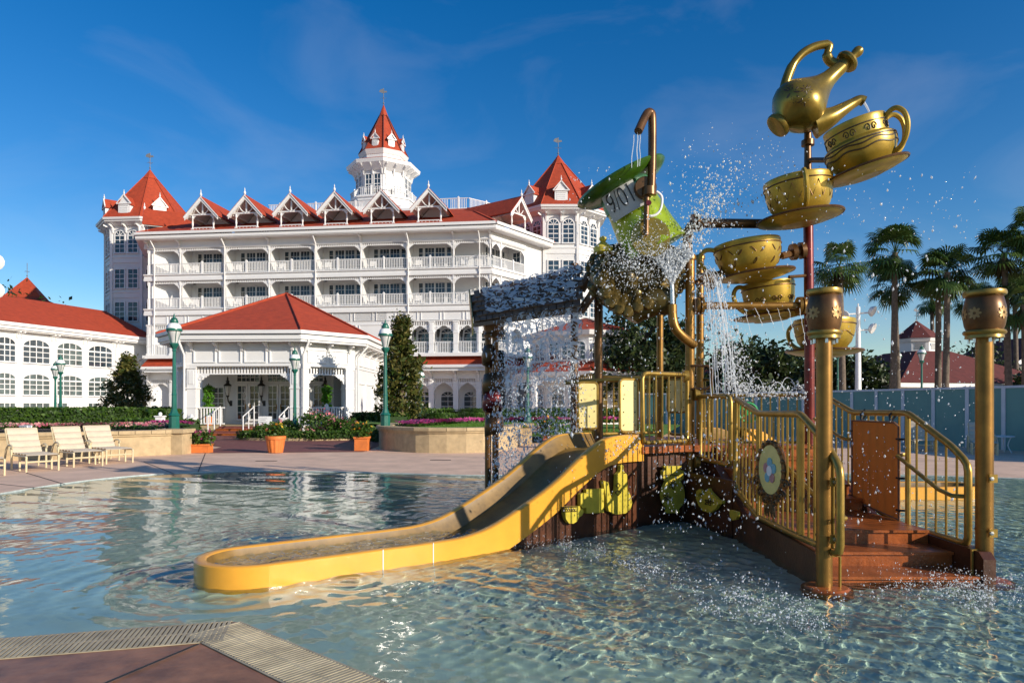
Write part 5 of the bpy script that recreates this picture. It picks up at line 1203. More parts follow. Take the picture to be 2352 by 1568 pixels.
m = MB(); q = P(2261,0,5.88); m.lathe([(0.2,-0.3),(0.2,-0.02),(0.16,0.006),(0.07,0.008)], 24, Matrix.Translation((q.x+0.02,5.88,0))); tag(m.build('post_footing', stepm), 'round rust coloured footing awash at the right potted post', 'footing')

# stairs and platform body
plat = thing('play_platform', 'rust brown play platform with steps, standing in the pool', 'play platform', (2.8, 8.6, -0.3))
SY = [5.78,6.14,6.50,7.72,8.02,8.32,8.62,8.92,9.1]
for k in range(8):
    y0 = SY[k]; z1 = 0.055+0.13*k; y1 = SY[k+1]
    m = MB(); m.box(2.68, 3.96, y0, y1+0.02, -0.3, z1-0.025); m.box(2.681, 3.959, y0-0.025, y1+0.015, z1-0.025, z1); m.build('step', stepm, plat)
for x0, x1 in ((2.57,2.675),(3.965,4.07)):
    m = MB(); m.prism([(5.74,-0.3),(8.98,-0.3),(8.98,0.86),(7.6,0.29),(5.8,0.255),(5.74,0.20)], 0, x1-x0, Matrix.Translation((x1,0,0)) @ Matrix.Rotation(R(90),4,'Z')); m.build('stair_side', wallbrown, plat)
pf = [(2.60,8.98),(4.05,8.98),(4.15,9.5),(3.3,10.8),(2.5,11.5),(1.0,11.2),(0.95,10.0),(1.15,9.45),(1.62,8.55),(2.25,8.93)]
m = MB(); m.prismz(pf, 0.90, 0.975); m.build('deck_floor', stepm, plat)
pin = [(2.66,9.03),(4.0,9.03),(4.08,9.45),(3.25,10.7),(2.5,11.4),(1.1,11.1),(1.05,10.0),(1.2,9.5),(1.60,8.66),(2.25,9.02)]
m = MB(); m.prismz(pin, -0.3, 0.895); m.build('base_wall', wallbrown, plat)
m = MB()
for a, b in zip([(1.62,8.55),(2.25,8.93)], [(2.25,8.93),(2.60,8.98)]): m.bar((a[0],a[1]-0.01,0.935), (b[0],b[1]-0.01,0.935), 0.05, 0.085)
m.build('deck_rim', stepm, plat)
m = MB(); m.prismz([(2.28,9.0),(2.56,7.95),(2.62,7.97),(2.40,9.05)], -0.3, 0.62); m.build('skirt_wall', wallbrown, plat)
# wall below the slide
NE = [(-0.09,7.07,-0.02),(0.46,7.54,0.29),(0.825,7.84,0.57),(1.086,8.06,0.75),(1.3,8.25,0.80),(1.62,8.55,0.80)]
m = MB(); n_ = Vector((-0.65,0.76,0))
top = [Vector(p)+n_*0.06 for p in NE]; 
vs = [(p.x,p.y,-0.3) for p in top]+[(p.x,p.y,p.z) for p in top]; k = len(top)
back = [(v[0]+n_.x*0.12, v[1]+n_.y*0.12, v[2]) for v in vs]
fs = [(i,i+1,i+1+k,i+k) for i in range(k-1)]+[(i+k+2*k,i+1+k+2*k,i+1+2*k,i+2*k) for i in range(k-1)]+[(i+k,i+1+k,i+1+k+2*k,i+k+2*k) for i in range(k-1)]
m.add(vs+back, fs); m.build('slide_wall', wallbrown, plat)

# slides: swept channel with rounded run-out
def slide(name, label, C, hw=0.48, m_in=slideIn, m_out=slideY, flip=False):
    C = [Vector(p) for p in C]
    fine = []
    for i in range(len(C)-1):
        p0 = C[max(i-1,0)]; p1 = C[i]; p2 = C[i+1]; p3 = C[min(i+2,len(C)-1)]
        for k_ in range(6):
            t_ = k_/6; fine.append(0.5*((2*p1)+(p2-p0)*t_+(2*p0-5*p1+4*p2-p3)*t_*t_+(3*p1-p0-3*p2+p3)*t_**3))
    fine.append(C[-1]); C = fine
    d = []
    for i in range(len(C)):
        q = (C[min(i+1,len(C)-1)]-C[max(i-1,0)]); q.z = 0; d.append(q.normalized())
    outer = [(-hw,-0.33),(-hw,-0.01),(-hw+0.012,0.0),(-hw+0.085,0.0),(-hw+0.10,-0.012)]
    inner = [(-hw+0.10,-0.012),(-hw+0.125,-0.07),(-hw+0.19,-0.18),(-0.12,-0.215),(0.12,-0.215),(hw-0.19,-0.18),(hw-0.125,-0.07),(hw-0.10,-0.012)]
    t = thing(name, label, 'water slide', (C[0].x, C[0].y, -0.3), 'yellow water slides')
    def sweep(sec):
        vs = []; fs = []; n = len(sec)
        for p, dd in zip(C, d):
            s = Vector((-dd.y, dd.x, 0))
            for a, z in sec: vs.append(p+s*a+Vector((0,0,z)))
        for i in range(len(C)-1):
            for j in range(n-1): fs.append((i*n+j, i*n+j+1, (i+1)*n+j+1, (i+1)*n+j))
        return vs, fs
    def fan(sec):                                      # sec: offsets from the centre outwards
        vs = []; fs = []; n = len(sec); N_ = 18; dd = d[0]; s = Vector((-dd.y, dd.x, 0))
        for i in range(N_+1):
            a = math.pi*i/N_; dr_ = s*math.cos(a)-dd*math.sin(a)
            for o, z in sec: vs.append(C[0]+dr_*o+Vector((0,0,z)))
        for i in range(N_):
            for j in range(n-1): fs.append((i*n+j, i*n+j+1, (i+1)*n+j+1, (i+1)*n+j))
        return vs, fs
    m = MB(); m.add(*sweep(outer)); m.add(*sweep([(-a,z) for a,z in reversed(outer)])); m.add(*fan([(-a,z) for a,z in reversed(outer)])); m.add(*sweep([(hw,-0.33),(-hw,-0.33)])); body = m.build('slide_wall', m_out, t, True)
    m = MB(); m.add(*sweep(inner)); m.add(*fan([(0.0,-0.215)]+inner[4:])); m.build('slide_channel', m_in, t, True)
    return t, C, d
CS = [(-2.28,6.02,0.185),(-1.55,6.54,0.185),(-1.04,6.9,0.185),(-0.71,7.17,0.2),(-0.4,7.43,0.30),(0.15,7.9,0.615),(0.515,8.2,0.905),(0.776,8.42,1.08),(0.99,8.61,1.13),(1.33,8.92,1.13)]
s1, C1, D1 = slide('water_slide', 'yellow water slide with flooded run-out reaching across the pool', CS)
for i in (7, 12):
    p = C1[i]; dd = D1[i]; s = Vector((dd.y,-dd.x,0)); a = p+s*0.4815; m = MB(); m.bar(a+Vector((0,0,-0.3)), a+Vector((0,0,0.001)), 0.008, 0.004, up=s); m.build('seam', whitep, s1)
s2, C2, D2 = slide('water_slide', 'second yellow water slide running out behind the stairs', [(7.3,11.3,0.2),(6.2,11.25,0.2),(5.2,11.1,0.25),(4.6,10.95,0.48),(4.0,10.75,0.85),(3.5,10.5,1.12),(3.1,10.25,1.15)], 0.42)
# water standing in the run-out
xs_ = np.linspace(-2.75,-0.35,110); ys_ = np.linspace(5.55,7.5,90); X_, Y_ = np.meshgrid(xs_, ys_)
Cn = np.array([(p.x,p.y) for p in C1[:22]]); dist = np.min(np.hypot(X_[...,None]-Cn[:,0], Y_[...,None]-Cn[:,1]), -1)
Hs = 0.122+0.006*np.sin(X_*31+3*np.sin(Y_*17))+0.005*np.sin(Y_*43+2*np.sin(X_*23+1))+0.004*np.sin((X_+Y_)*67+3*np.sin(X_*9))+0.05*np.clip(X_+0.75,0,1)
ok = (dist < 0.345)
idx = np.arange(X_.size).reshape(X_.shape); FQ = np.stack([idx[:-1,:-1],idx[:-1,1:],idx[1:,1:],idx[1:,:-1]],-1).reshape(-1,4)
FQ = FQ[(ok[:-1,:-1]&ok[:-1,1:]&ok[1:,1:]&ok[1:,:-1]).ravel()]
us = np.unique(FQ); rm_ = np.zeros(X_.size,int); rm_[us] = np.arange(len(us))
o = np_obj('slide_water', np.stack([X_,Y_,Hs],-1).reshape(-1,3)[us], rm_[FQ], filmm); o.data.shade_smooth(); stuff(o, 'rippling water standing in the slide run-out', 'water')

# plaques on the walls
def on_plane(u, v, A, B, off):
    A = Vector((*A,0)); B = Vector((*B,0)); d = (B-A).normalized(); n = Vector((d.y,-d.x,0)); A = A+n*off
    ray = Vector(((u-UC)/F, 1.0, -(v-VH)/F)); o = Vector((0,0,CH)); t = (A-o).dot(n)/ray.dot(n); return o+ray*t, d, n
def c2(cx, cy): return ((1450+cx/2.614)*0.87111, (900+cy/2.614)*0.87111)
def plaque(label, pts, A, B, th=0.05, extra=None):
    P3 = []; 
    for cx, cy in pts: p, d, n = on_plane(*c2(cx,cy), A, B, 0.03); P3.append(p)
    c = sum(P3, Vector())/len(P3)
    t = thing('wall_plaque', label, 'plaque', tuple(c), 'yellow crockery plaques')
    m = MB(); k = len(P3); m.add(P3+[p+n*th for p in P3], [tuple(range(k)), tuple(range(2*k-1,k-1,-1))]+[(i,i+k,(i+1)%k+k,(i+1)%k) for i in range(k)]); b = m.build('cutout', plaqueY, t)
    for path in (extra or []):
        m = MB(); m.tube([on_plane(*c2(cx,cy), A, B, 0.03+th+0.004)[0] for cx, cy in path], 0.006, 5); m.build('painted_line', ornament, t)
    return t
WA, WB = (0.07,7.28), (1.62,8.63); WC, WD = (1.60,8.62), (2.3,9.05)
zig = [(82+8*i, 1150+(12 if i % 2 else 0)) for i in range(13)]
plaque('small yellow cup plaque with zigzag line', [(78,1135),(185,1130),(187,1146),(206,1150),(212,1170),(200,1195),(180,1205),(165,1235),(140,1250),(110,1248),(90,1220),(80,1180)], WA, WB, extra=[zig,[(80,1142),(184,1138)],[(82,1172),(182,1168)]])
plaque('yellow square mug plaque', [(228,1015),(350,1010),(350,1175),(232,1180),(230,1140),(205,1145),(190,1125),(190,1050),(205,1038),(230,1042)], WA, WB)
plaque('tall yellow coffee pot plaque with long spout', [(440,915),(463,892),(466,868),(464,855),(474,843),(486,855),(484,870),(487,890),(510,915),(512,1010),(535,1060),(545,1110),(535,1150),(500,1180),(430,1188),(385,1165),(362,1060),(345,955),(382,967),(390,1030),(405,1085),(432,1040),(438,1000)], WA, WB, extra=[[(510,905),(560,900),(588,930),(590,990),(575,1060),(545,1095)],[(455,990),(470,975),(485,990),(470,1010),(455,990)],[(450,1040),(470,1025),(490,1040),(470,1060),(450,1040)]])
plaque('yellow vase plaque with painted flowers', [(765,855),(893,855),(880,882),(905,888),(903,940),(882,958),(905,1010),(912,1060),(897,1120),(870,1150),(874,1178),(788,1178),(795,1150),(770,1110),(757,1060),(765,1010),(787,958),(762,940),(762,888),(785,882)], WC, WD,
       extra=[[(845+28*math.cos(a)*abs(math.cos(2.5*a)),985+34*math.sin(a)*abs(math.cos(2.5*a))) for a in np.linspace(0,6.283,50)],[(803+28*math.cos(a)*abs(math.cos(2.5*a)),1075+34*math.sin(a)*abs(math.cos(2.5*a))) for a in np.linspace(0,6.283,50)],[(775,925),(830,915),(890,925)]])
plaque('squat yellow teapot plaque by the stair side', [(1075,1050),(1105,1030),(1112,1010),(1122,1030),(1150,1060),(1175,1085),(1210,1095),(1208,1115),(1185,1120),(1160,1155),(1120,1180),(1075,1165),(1045,1130),(1025,1080),(1028,1030),(1050,1015),(1070,1030),(1072,1050),(1055,1040),(1040,1050),(1045,1075)], (2.30,9.0), (2.57,7.9), 0.04,
       extra=[[(1095+32*math.cos(a)*abs(math.cos(2.5*a)),1105+24*math.sin(a)*abs(math.cos(2.5*a))) for a in np.linspace(0,6.283,40)]])
plaque('little yellow cup plaque low on the stair side', [(1253,1158),(1310,1172),(1312,1200),(1300,1225),(1275,1232),(1258,1205)], (2.55,7.95), (2.556,6.0), 0.03)

# medallion (plain face, scrolled frame)
c = P(1772,1078,6.72); t = thing('oval_medallion', 'oval medallion in a scrolled bronze frame hung on the stair railing', 'medallion', tuple(c))
TMd = frame(2.555, 6.72, c.z, R(-90)) @ Matrix.Rotation(R(16),4,'Z') @ Matrix.Diagonal((1.12,1,1.08,1))
m = MB(TMd); m.prism([(0.155*math.cos(a), 0.225*math.sin(a)) for a in np.linspace(0,6.283,33)[:-1]], -0.02, 0.012); m.build('face', ovalin, t)
for k in range(5):
    a = k*1.2566+1.57; m = MB(TMd); m.prism([(0.055*math.cos(a)+0.034*math.cos(q), 0.075*math.sin(a)+0.046*math.sin(q)-0.01) for q in np.linspace(0,6.283,15)[:-1]], -0.026, -0.02); m.build('petal', pinkfl if k % 2 else aqua, t)
m = MB(TMd); m.prism([(0.035*math.cos(q), 0.048*math.sin(q)-0.01) for q in np.linspace(0,6.283,15)[:-1]], -0.03, -0.02); m.build('flower_centre', whitep, t)
m = MB(TMd); m.tube([(0.172*math.cos(a), 0.0, 0.245*math.sin(a)) for a in np.linspace(0,6.283,41)[:-1]], 0.026, 8, closed=True); fr_ = m.build('frame', bronze, t, True)
m = MB(TMd)
for k in range(18): a = k*6.283/18; m.sphere((0.178*math.cos(a),-0.015,0.25*math.sin(a)), 0.026, 8)
stuff(m.build('beading', bronze, fr_, True))
for a, b, rr in ((-0.2,-0.12,0.045),(0.2,-0.12,0.045),(-0.14,-0.22,0.05),(0.14,-0.22,0.05),(-0.07,-0.28,0.045),(0.07,-0.28,0.045),(0,-0.33,0.05)):
    m = MB(TMd); m.tube([(a+rr*(1-q/9)*math.cos(q),-0.01,b+rr*(1-q/9)*math.sin(q)) for q in np.linspace(0,8,18)], 0.017, 6); m.build('scroll', bronze, fr_, True)
for a in (-0.05,-0.02,0.02,0.05): m = MB(TMd); m.tube([(a*0.6,-0.01,-0.3),(a,-0.02,-0.37),(a*1.2,-0.01,-0.43)], [0.012,0.018,0.008], 6); m.build('pendant', bronze, fr_, True)
# orange canvas
t = thing('canvas_panel', 'orange canvas panel strapped to the stair railing', 'canvas panel', (4.0, 7.5, 0.3))
A = (XR-0.045, 7.02); m = MB(); x = XR-0.05
m.add([(x,7.02,0.32),(x,7.98,0.40),(x,7.98,1.32),(x,7.10,1.32),(x,7.02,1.28),(x+0.012,7.02,0.32),(x+0.012,7.98,0.40),(x+0.012,7.98,1.32),(x+0.012,7.10,1.32),(x+0.012,7.02,1.28)],[(0,4,3,2,1),(5,6,7,8,9),(0,1,6,5),(1,2,7,6),(2,3,8,7),(3,4,9,8),(4,0,5,9)]); m.build('canvas', orangec, t)
m = MB(); m.tube([(x-0.004,7.02,0.32),(x-0.004,7.98,0.40),(x-0.004,7.98,1.32),(x-0.004,7.10,1.32),(x-0.004,7.02,1.28)], 0.012, 5, closed=True); m.build('hem', mat('brown_hem',(0.2,0.1,0.06),0.8), t)
for y, z in ((7.0,1.15),(7.0,0.75),(7.0,0.42),(8.02,1.2),(8.02,0.9),(8.02,0.6)):
    m = MB(); m.tube([(x-0.01,y+(0.05 if y < 7.5 else -0.05),z),(x-0.01,y,z),(XR+0.03,y,z)], 0.012, 5); m.build('strap', blackm, t)
for y in (7.2,7.8):
    m = MB(); m.tube([(x,y-0.03,1.31),(x,y,1.39),(x+0.05,y,1.45),(XR+0.03,y,1.4),(x+0.02,y+0.03,1.31)], 0.012, 5); m.build('strap', blackm, t)
# grab loop and green wheel
m = MB(); q = [P(1587,840,9.0),P(1625,840,8.9),P(1636,850,8.88),P(1634,885,8.88),P(1622,893,8.9),P(1587,893,9.0)]; m.tube(q, 0.018, 7); tag(m.build('grab_loop', bronze, None, True), 'dark curved grab loop on the thick gold column', 'grab handle')
c = P(1718,947,9.35); t = thing('toy_helm', 'green toy steering helm on the landing railing', 'toy helm', tuple(c)); m = MB(); m.tube([(c.x+0.13*math.cos(a),c.y,c.z+0.13*math.sin(a)) for a in np.linspace(0,6.283,25)[:-1]], 0.018, 7, closed=True); m.build('rim', greenw, t, True)
m = MB()
for k in range(5): a = k*1.2566; m.tube([(c.x,c.y,c.z),(c.x+0.13*math.cos(a),c.y,c.z+0.13*math.sin(a))], 0.012, 6)
m.lathe([(0.04,-0.02),(0.04,0.1),(0.03,0.1)], 10, Matrix.Translation((c.x,c.y,c.z)) @ Matrix.Rotation(R(-90),4,'X')); m.build('spokes', greenw, t, True)

# ------------------------------------------------------------------ cup tower
px, py = 4.06, 9.3
pole = thing('cup_pole', 'tall dark red pole carrying the teacups and the teapot', 'pole', (px,py,-0.3))
m = MB(); top = P(1855,300,py); m.tube([(px,py,-0.3),(px-0.01,py,2.6),(px-0.03,py,4.55)], [0.068,0.066,0.064], 14); m.build('shaft', redpole, pole, True)
m = MB(); x0 = px-0.03; m.lathe([(0.064,4.5),(0.075,4.58),(0.05,4.72),(0.045,5.02),(0.085,5.03),(0.085,5.10),(0.05,5.11),(0.045,5.3)], 12, Matrix.Translation((x0,py,0))); m.build('neck', bronze, pole, True)
def prof_r(prof, z):
    zs = [p[1] for p in prof]; rs = [p[0] for p in prof]; return float(np.interp(z, zs, rs))
def surf_line(M_, prof, path, rad=0.007):
    pts = [M_ @ Vector(((prof_r(prof,z)+0.003)*math.cos(a),(prof_r(prof,z)+0.003)*math.sin(a),z)) for a, z in path]; return MB().tube(pts, rad, 5)
CUPP = [(0.38,0.0),(0.42,0.04),(0.66,0.13),(0.86,0.33),(0.96,0.58),(1.0,0.88),(1.005,0.92)]
def teacup(label, u, v, Y, rs, rc, hc, tilt, dx=0.0, handle_az=180, deco='ring', prof=None, pitch=0, hz=1.0, nh=1):
    c = P(u, v, Y); t = thing('giant_teacup', label, 'teacup', tuple(c), 'giant gold teacups')
    M_ = Matrix.Translation(c) @ Matrix.Rotation(R(-tilt),4,'Y') @ Matrix.Rotation(R(pitch),4,'X')
    m = MB(M_); m.lathe([(0.28*rs,-0.035*rs),(0.45*rs,-0.045*rs),(0.5*rs,-0.01*rs),(0.75*rs,0.02*rs),(0.96*rs,0.085*rs),(1.0*rs,0.11*rs),(0.99*rs,0.135*rs),(0.94*rs,0.125*rs),(0.7*rs,0.06*rs),(0.3*rs,0.03*rs),(0.001,0.03*rs)], 40); sa = m.build('saucer', cupgold, t, True)
    m = MB(M_); m.tube([((rs*1.0)*math.cos(a),(rs*1.0)*math.sin(a),0.122*rs) for a in np.linspace(0,6.283,41)[:-1]], 0.016, 6, closed=True); m.build('saucer_rim', bronze, sa, True)
    prof = prof or CUPP; pr = [(r*rc, z*hc) for r, z in prof]
    Mc = M_ @ Matrix.Translation((dx,0,0.035*rs)); z1 = pr[-1][1]; r1 = pr[-1][0]
    m = MB(Mc); m.lathe(pr+[(r1*0.985,z1+0.02),(r1*0.95,z1+0.015),(r1*0.93,z1-0.06),(r1*0.6,z1*0.3),(0.001,z1*0.25)], 40); cup = m.build('cup', cupgold, t, True)
    for i in range(nh):
        a = R(handle_az+i*38); ca, sa_ = math.cos(a), math.sin(a); pts = []
        for s_, z in ((0.9,0.88),(1.06,0.97),(1.28,0.98),(1.45,0.84),(1.46,0.62),(1.33,0.40),(1.1,0.25),(0.84,0.2)):
            pts.append((s_*rc*ca, s_*rc*sa_, z*z1*hz))
        m = MB(Mc)
        for i2 in range(len(pts)-1):
            pass
        m.tube([Vector(p) for p in resample3(pts, 4)], 0.031, 8); m.build('handle', cupgold, cup, True)
    lines = []
    full = np.linspace(0, 6.283, 60)
    lines.append(surf_line(Mc, pr, [(a, z1*0.88) for a in full], 0.009))
    if deco == 'zigzag': lines.append(surf_line(Mc, pr, [(a, z1*(0.62+0.18*(1 if i % 2 else -1))) for i, a in enumerate(np.linspace(0,6.283,33))]))
    if deco == 'wave':
        for zz in (0.42,0.52): lines.append(surf_line(Mc, pr, [(a, z1*(zz+0.022*math.sin(a*7))) for a in np.linspace(0,6.283,120)], 0.011))
        lines.append(surf_line(Mc, pr, [(a, z1*0.585) for a in full], 0.012))
    if deco in ('scroll','wave'):
        zc = 0.5 if deco == 'scroll' else 0.76
        for k in range(9):
            a0 = -3.0+k*0.7
            for sg in (-1,1): lines.append(surf_line(Mc, pr, [(a0+sg*(0.10+0.10*(1-q/9)*math.cos(q)), z1*(zc+0.09*(1-q/9)*math.sin(q))) for q in np.linspace(0,7.5,20)], 0.006))
    if deco == 'leaf':
        for k in range(9):
            a0 = -3.0+k*0.7
            for th in (0.6,2.3,4.2): lines.append(surf_line(Mc, pr, [(a0+0.16*math.sin(q)*math.cos(th)+0.06*math.sin(2*q)*math.sin(th)+0.1*math.cos(th), z1*(0.55+0.17*math.sin(q)*math.sin(th)+0.06*math.sin(2*q)*math.cos(th)+0.1*math.sin(th))) for q in np.linspace(0,3.14,12)], 0.005))
    if deco == 'swag': lines.append(surf_line(Mc, pr, [(a, z1*(0.66-0.14*abs(math.sin(a*2.5)))) for a in np.linspace(0,6.283,100)], 0.006))
    for l_ in lines: l_.build('painted_line', bronze if deco != 'wave' else ornament, cup)
    return t
def resample3(pts, n):
    out = []
    pts = [Vector(p) for p in pts]
    for i in range(len(pts)-1):
        p0 = pts[max(i-1,0)]; p1 = pts[i]; p2 = pts[i+1]; p3 = pts[min(i+2,len(pts)-1)]
        for k in range(n):
            t = k/n; out.append(0.5*((2*p1)+(p2-p0)*t+(2*p0-5*p1+4*p2-p3)*t*t+(3*p1-p0-3*p2+p3)*t**3))
    out.append(pts[-1]); return out
BIG = [(0.40,0.0),(0.48,0.03),(0.78,0.12),(1.0,0.30),(1.08,0.46),(1.07,0.60),(0.98,0.645),(0.93,0.67),(0.94,0.92),(0.95,0.97)]
teacup('largest double walled teacup tipped on its saucer under the teapot', 1988, 404, 8.6, 0.505, 0.385, 0.64, 16, 0.03, -45, 'wave', BIG, nh=2)
teacup('teacup with zigzag band just below the largest cup', 1838, 512, 8.8, 0.52, 0.42, 0.56, 6, 0.02, -105, 'zigzag')
teacup('teacup with painted leaves and handle towards the fountain', 1738, 641, 9.2, 0.485, 0.435, 0.50, 7, -0.08, 178, 'leaf')
teacup('teacup behind the gold spray pipe', 1771, 734, 9.65, 0.49, 0.36, 0.52, 6, 0.0, 190, 'scroll')
teacup('lowest teacup half hidden behind the bronze pot', 1893, 816, 9.95, 0.52, 0.42, 0.52, 0, 0.0, 120, 'swag')
# brackets from pole to saucers
for a, b, r_ in ((P(1862,368,9.25),P(1900,368,8.9),0.035),(P(1855,572,9.3),P(1795,588,9.2),0.05),(P(1862,632,9.3),P(1812,636,9.2),0.022),(P(1866,715,9.3),P(1835,722,9.5),0.022),(P(1868,820,9.3),P(1880,822,9.8),0.022),(P(1850,500,9.3),P(1846,506,8.9),0.03)):
    m = MB(); m.tube([a,b], r_, 8); m.build('bracket_arm', bronze, pole, True)
m = MB()
for q in (P(1832,577,9.27),): m.lathe([(0.05,-0.09),(0.11,-0.09),(0.115,-0.03),(0.06,-0.02),(0.06,0.02),(0.115,0.03),(0.11,0.09),(0.05,0.09)], 14, Matrix.Translation(q) @ Matrix.Rotation(R(80),4,'Y'))
m.build('flange', bronze, pole, True)

# teapot
tp = thing('giant_teapot', 'giant gold teapot tipped to pour at the top of the pole', 'teapot', tuple(P(1855,300,9.0)))
base = P(1783,292,9.0); tip = P(1955,133,9.0); ax = (tip-base); LT = ax.length; q_ = ax.to_track_quat('Z','Y'); MT = Matrix.Translation(base) @ q_.to_matrix().to_4x4()
k_ = 9.0/F
prf = [(24,-2),(27,-1),(29,3),(29,9),(25,13),(23,17),(27,22),(43,32),(56,46),(62,60),(62,74),(56,92),(46,108),(36,124),(26,142),(19.5,162),(16.5,185),(15.5,208),(15.5,214),(25,216),(27,221),(25,226),(14,228),(9,230),(7,236),(11,248),(12,256),(10,262),(0.01,264)]
m = MB(MT); m.lathe([(r*k_, z*k_) for r, z in prf], 36); body = m.build('body', potgold, tp, True)
m = MB(); m.tube(resample3([P(1868,285,9.0),P(1905,270,8.95),P(1935,252,8.95),P(1958,238,8.95),P(1974,230,8.95),P(1984,233,8.95)],5), [0.20,0.19,0.175,0.16,0.145,0.13,0.118,0.108,0.1,0.094,0.088,0.083,0.078,0.074,0.07,0.067,0.065,0.064,0.063,0.062,0.061,0.062,0.063,0.064,0.066,0.068], 14); m.build('spout', potgold, tp, True)
m = MB(); m.tube(resample3([P(1806,226,9.05),P(1802,205,9.05),P(1808,180,9.05),P(1822,148,9.05),P(1845,122,9.05),P(1873,107,9.05),P(1900,102,9.05)],4), [0.12,0.105,0.09,0.08]+[0.065]*8+[0.055]*13, 10); m.tube(resample3([P(1896,101,9.05),P(1905,106,9.05),P(1902,118,9.05),P(1900,130,9.05),P(1908,142,9.05),P(1925,150,9.02)],4), [0.03]+[0.05]*10+[0.065]*10, 9); m.tube([P(1898,104,9.05),P(1904,95,9.05)], [0.04,0.01], 7); m.build('handle', potgold, tp, True)
for (fu, fv, s_) in ((1817,211,22),(1852,206,15),(1846,232,17),(1822,233,10)):
    m = MB()
    # petals laid on the body's surface along the view of the axis
    ray = Vector(((fu-UC)/F,1,-(fv-VH)/F)).normalized(); o_ = Vector((0,0,CH)); Mi = MT.inverted()
    def hit(u, v):
        rd = Vector(((u-UC)/F,1,-(v-VH)/F)).normalized(); best = None
        for st in np.arange(8.0, 10.6, 0.01):
            pt = Mi @ (o_+rd*float(st)); zz = pt.z/k_
            if 20 < zz < 160 and math.hypot(pt.x,pt.y) <= prof_r(prf, zz)*k_+0.004: return o_+rd*float(st)
        return None
    for k in range(9):
        a = k*0.698; pts = []
        for rr2, w2 in ((0.25,0.06),(0.6,0.12),(0.95,0.09),(1.0,0),(0.95,-0.09),(0.6,-0.12),(0.25,-0.06)):
            h_ = hit(fu+s_*(rr2*math.cos(a)-w2*math.sin(a)), fv+s_*0.8*(rr2*math.sin(a)+w2*math.cos(a)))
            if h_: pts.append(h_)
        if len(pts) >= 5: m.poly(pts)
    if m.v: m.build('painted_flower', ornament, body)

# ------------------------------------------------------------------ hat, basin, pipes
HM = Matrix.Translation(P(1434,436,9.0)) @ Matrix.Rotation(R(153),4,'Y')
hat = thing('tipping_hat', 'giant green top hat hung upside down as a tipping bucket', 'hat', tuple(P(1450,500,9.0)))
m = MB(HM)
prof_b = [(0.33,0.03),(0.40,0.02),(0.52,-0.01),(0.61,-0.07),(0.635,-0.10),(0.625,-0.13),(0.58,-0.12),(0.48,-0.06),(0.36,-0.03),(0.30,-0.02)]
m.lathe(prof_b, 44); m.build('brim', hatdark, hat, True)
m = MB(HM); m.lathe([(0.335,0.0),(0.335,0.1),(0.35,0.3),(0.385,0.6),(0.43,0.84),(0.44,0.87),(0.42,0.89),(0.001,0.90)], 40); m.build('crown', hatgreen, hat, True)
m = MB(HM); m.lathe([(0.345,0.03),(0.352,0.04),(0.358,0.2),(0.352,0.21)], 40); m.build('band', hatband, hat, True)
cc = P(1424,452,8.625); MC = Matrix.Translation(cc) @ Matrix.Rotation(R(-27),4,'Y') @ Matrix.Rotation(R(-24),4,'Z')
m = MB(MC); nx_ = 8
for i in range(nx_):
    xa = -0.225+0.45*i/nx_; xb = xa+0.45/nx_; f = lambda x: 1.1*x*x
    m.add([(xa,f(xa),-0.235),(xb,f(xb),-0.235),(xb,f(xb),0.235),(xa,f(xa),0.235),(xa,f(xa)+0.012,-0.235),(xb,f(xb)+0.012,-0.235),(xb,f(xb)+0.012,0.235),(xa,f(xa)+0.012,0.235)],[(0,1,2,3),(7,6,5,4),(0,4,5,1),(3,2,6,7),(0,3,7,4),(1,5,6,2)])
card = m.build('size_card', cardm, hat)
cu_ = bpy.data.curves.new('card_text', 'FONT'); cu_.body = '10/6'; cu_.size = 0.275; cu_.align_x = 'CENTER'; cu_.align_y = 'CENTER'; cu_.extrude = 0.002; cu_.offset = -0.004; cu_.space_character = 0.95
to = bpy.data.objects.new('card_text', cu_); COL.objects.link(to); bpy.context.view_layer.update()
me = bpy.data.meshes.new_from_object(to); bpy.data.objects.remove(to)
for v_ in me.vertices: v_.co.z -= 1.1*(v_.co.x*0.82)**2; me.materials.clear(); me.materials.append(blackink)
to = bpy.data.objects.new('lettering', me); COL.objects.link(to); to.parent = card; to.matrix_parent_inverse = W(card).inverted()
to.matrix_basis = MC @ Matrix.Translation((0,-0.006,0.0)) @ Matrix.Rotation(R(90),4,'X') @ Matrix.Rotation(R(180),4,'Z') @ Matrix.Diagonal((0.82,1.35,1,1))
# pivot box, counterweight disc, hose
m = MB(); q = P(1482,432,8.55); m.lathe([(0.13,-0.05),(0.14,-0.03),(0.14,0.03),(0.13,0.05)], 20, Matrix.Translation(q) @ Matrix.Rotation(R(90),4,'X')); m.build('pivot_cover', bronze, hat, True)
m = MB(); q = P(1494,545,8.6); m.lathe([(0.245,-0.02),(0.25,0.0),(0.245,0.02)], 30, Matrix.Translation(q) @ Matrix.Rotation(R(90),4,'X')); m.lathe([(0.12,0.02),(0.12,0.035),(0.1,0.035)], 24, Matrix.Translation(q) @ Matrix.Rotation(R(90),4,'X')); m.build('counterweight_disc', potgold, hat, True)
m = MB(); m.tube(resample3([P(1508,440,8.5),P(1520,452,8.5),P(1518,478,8.5),P(1505,494,8.5),P(1484,497,8.5)],4), 0.016, 7); m.build('white_hose', whitep, hat, True)
pipe = thing('fill_pipe', 'bronze pipe hooked over the hat to fill it with water', 'pipe', tuple(P(1497,440,8.5)))
m = MB(); m.tube(resample3([P(1496,436,8.5),P(1498,360,8.5),P(1498,275,8.5),P(1494,259,8.5),P(1484,264,8.45),P(1466,302,8.3)],5), 0.052, 12); m.build('hook', bronze, pipe, True)
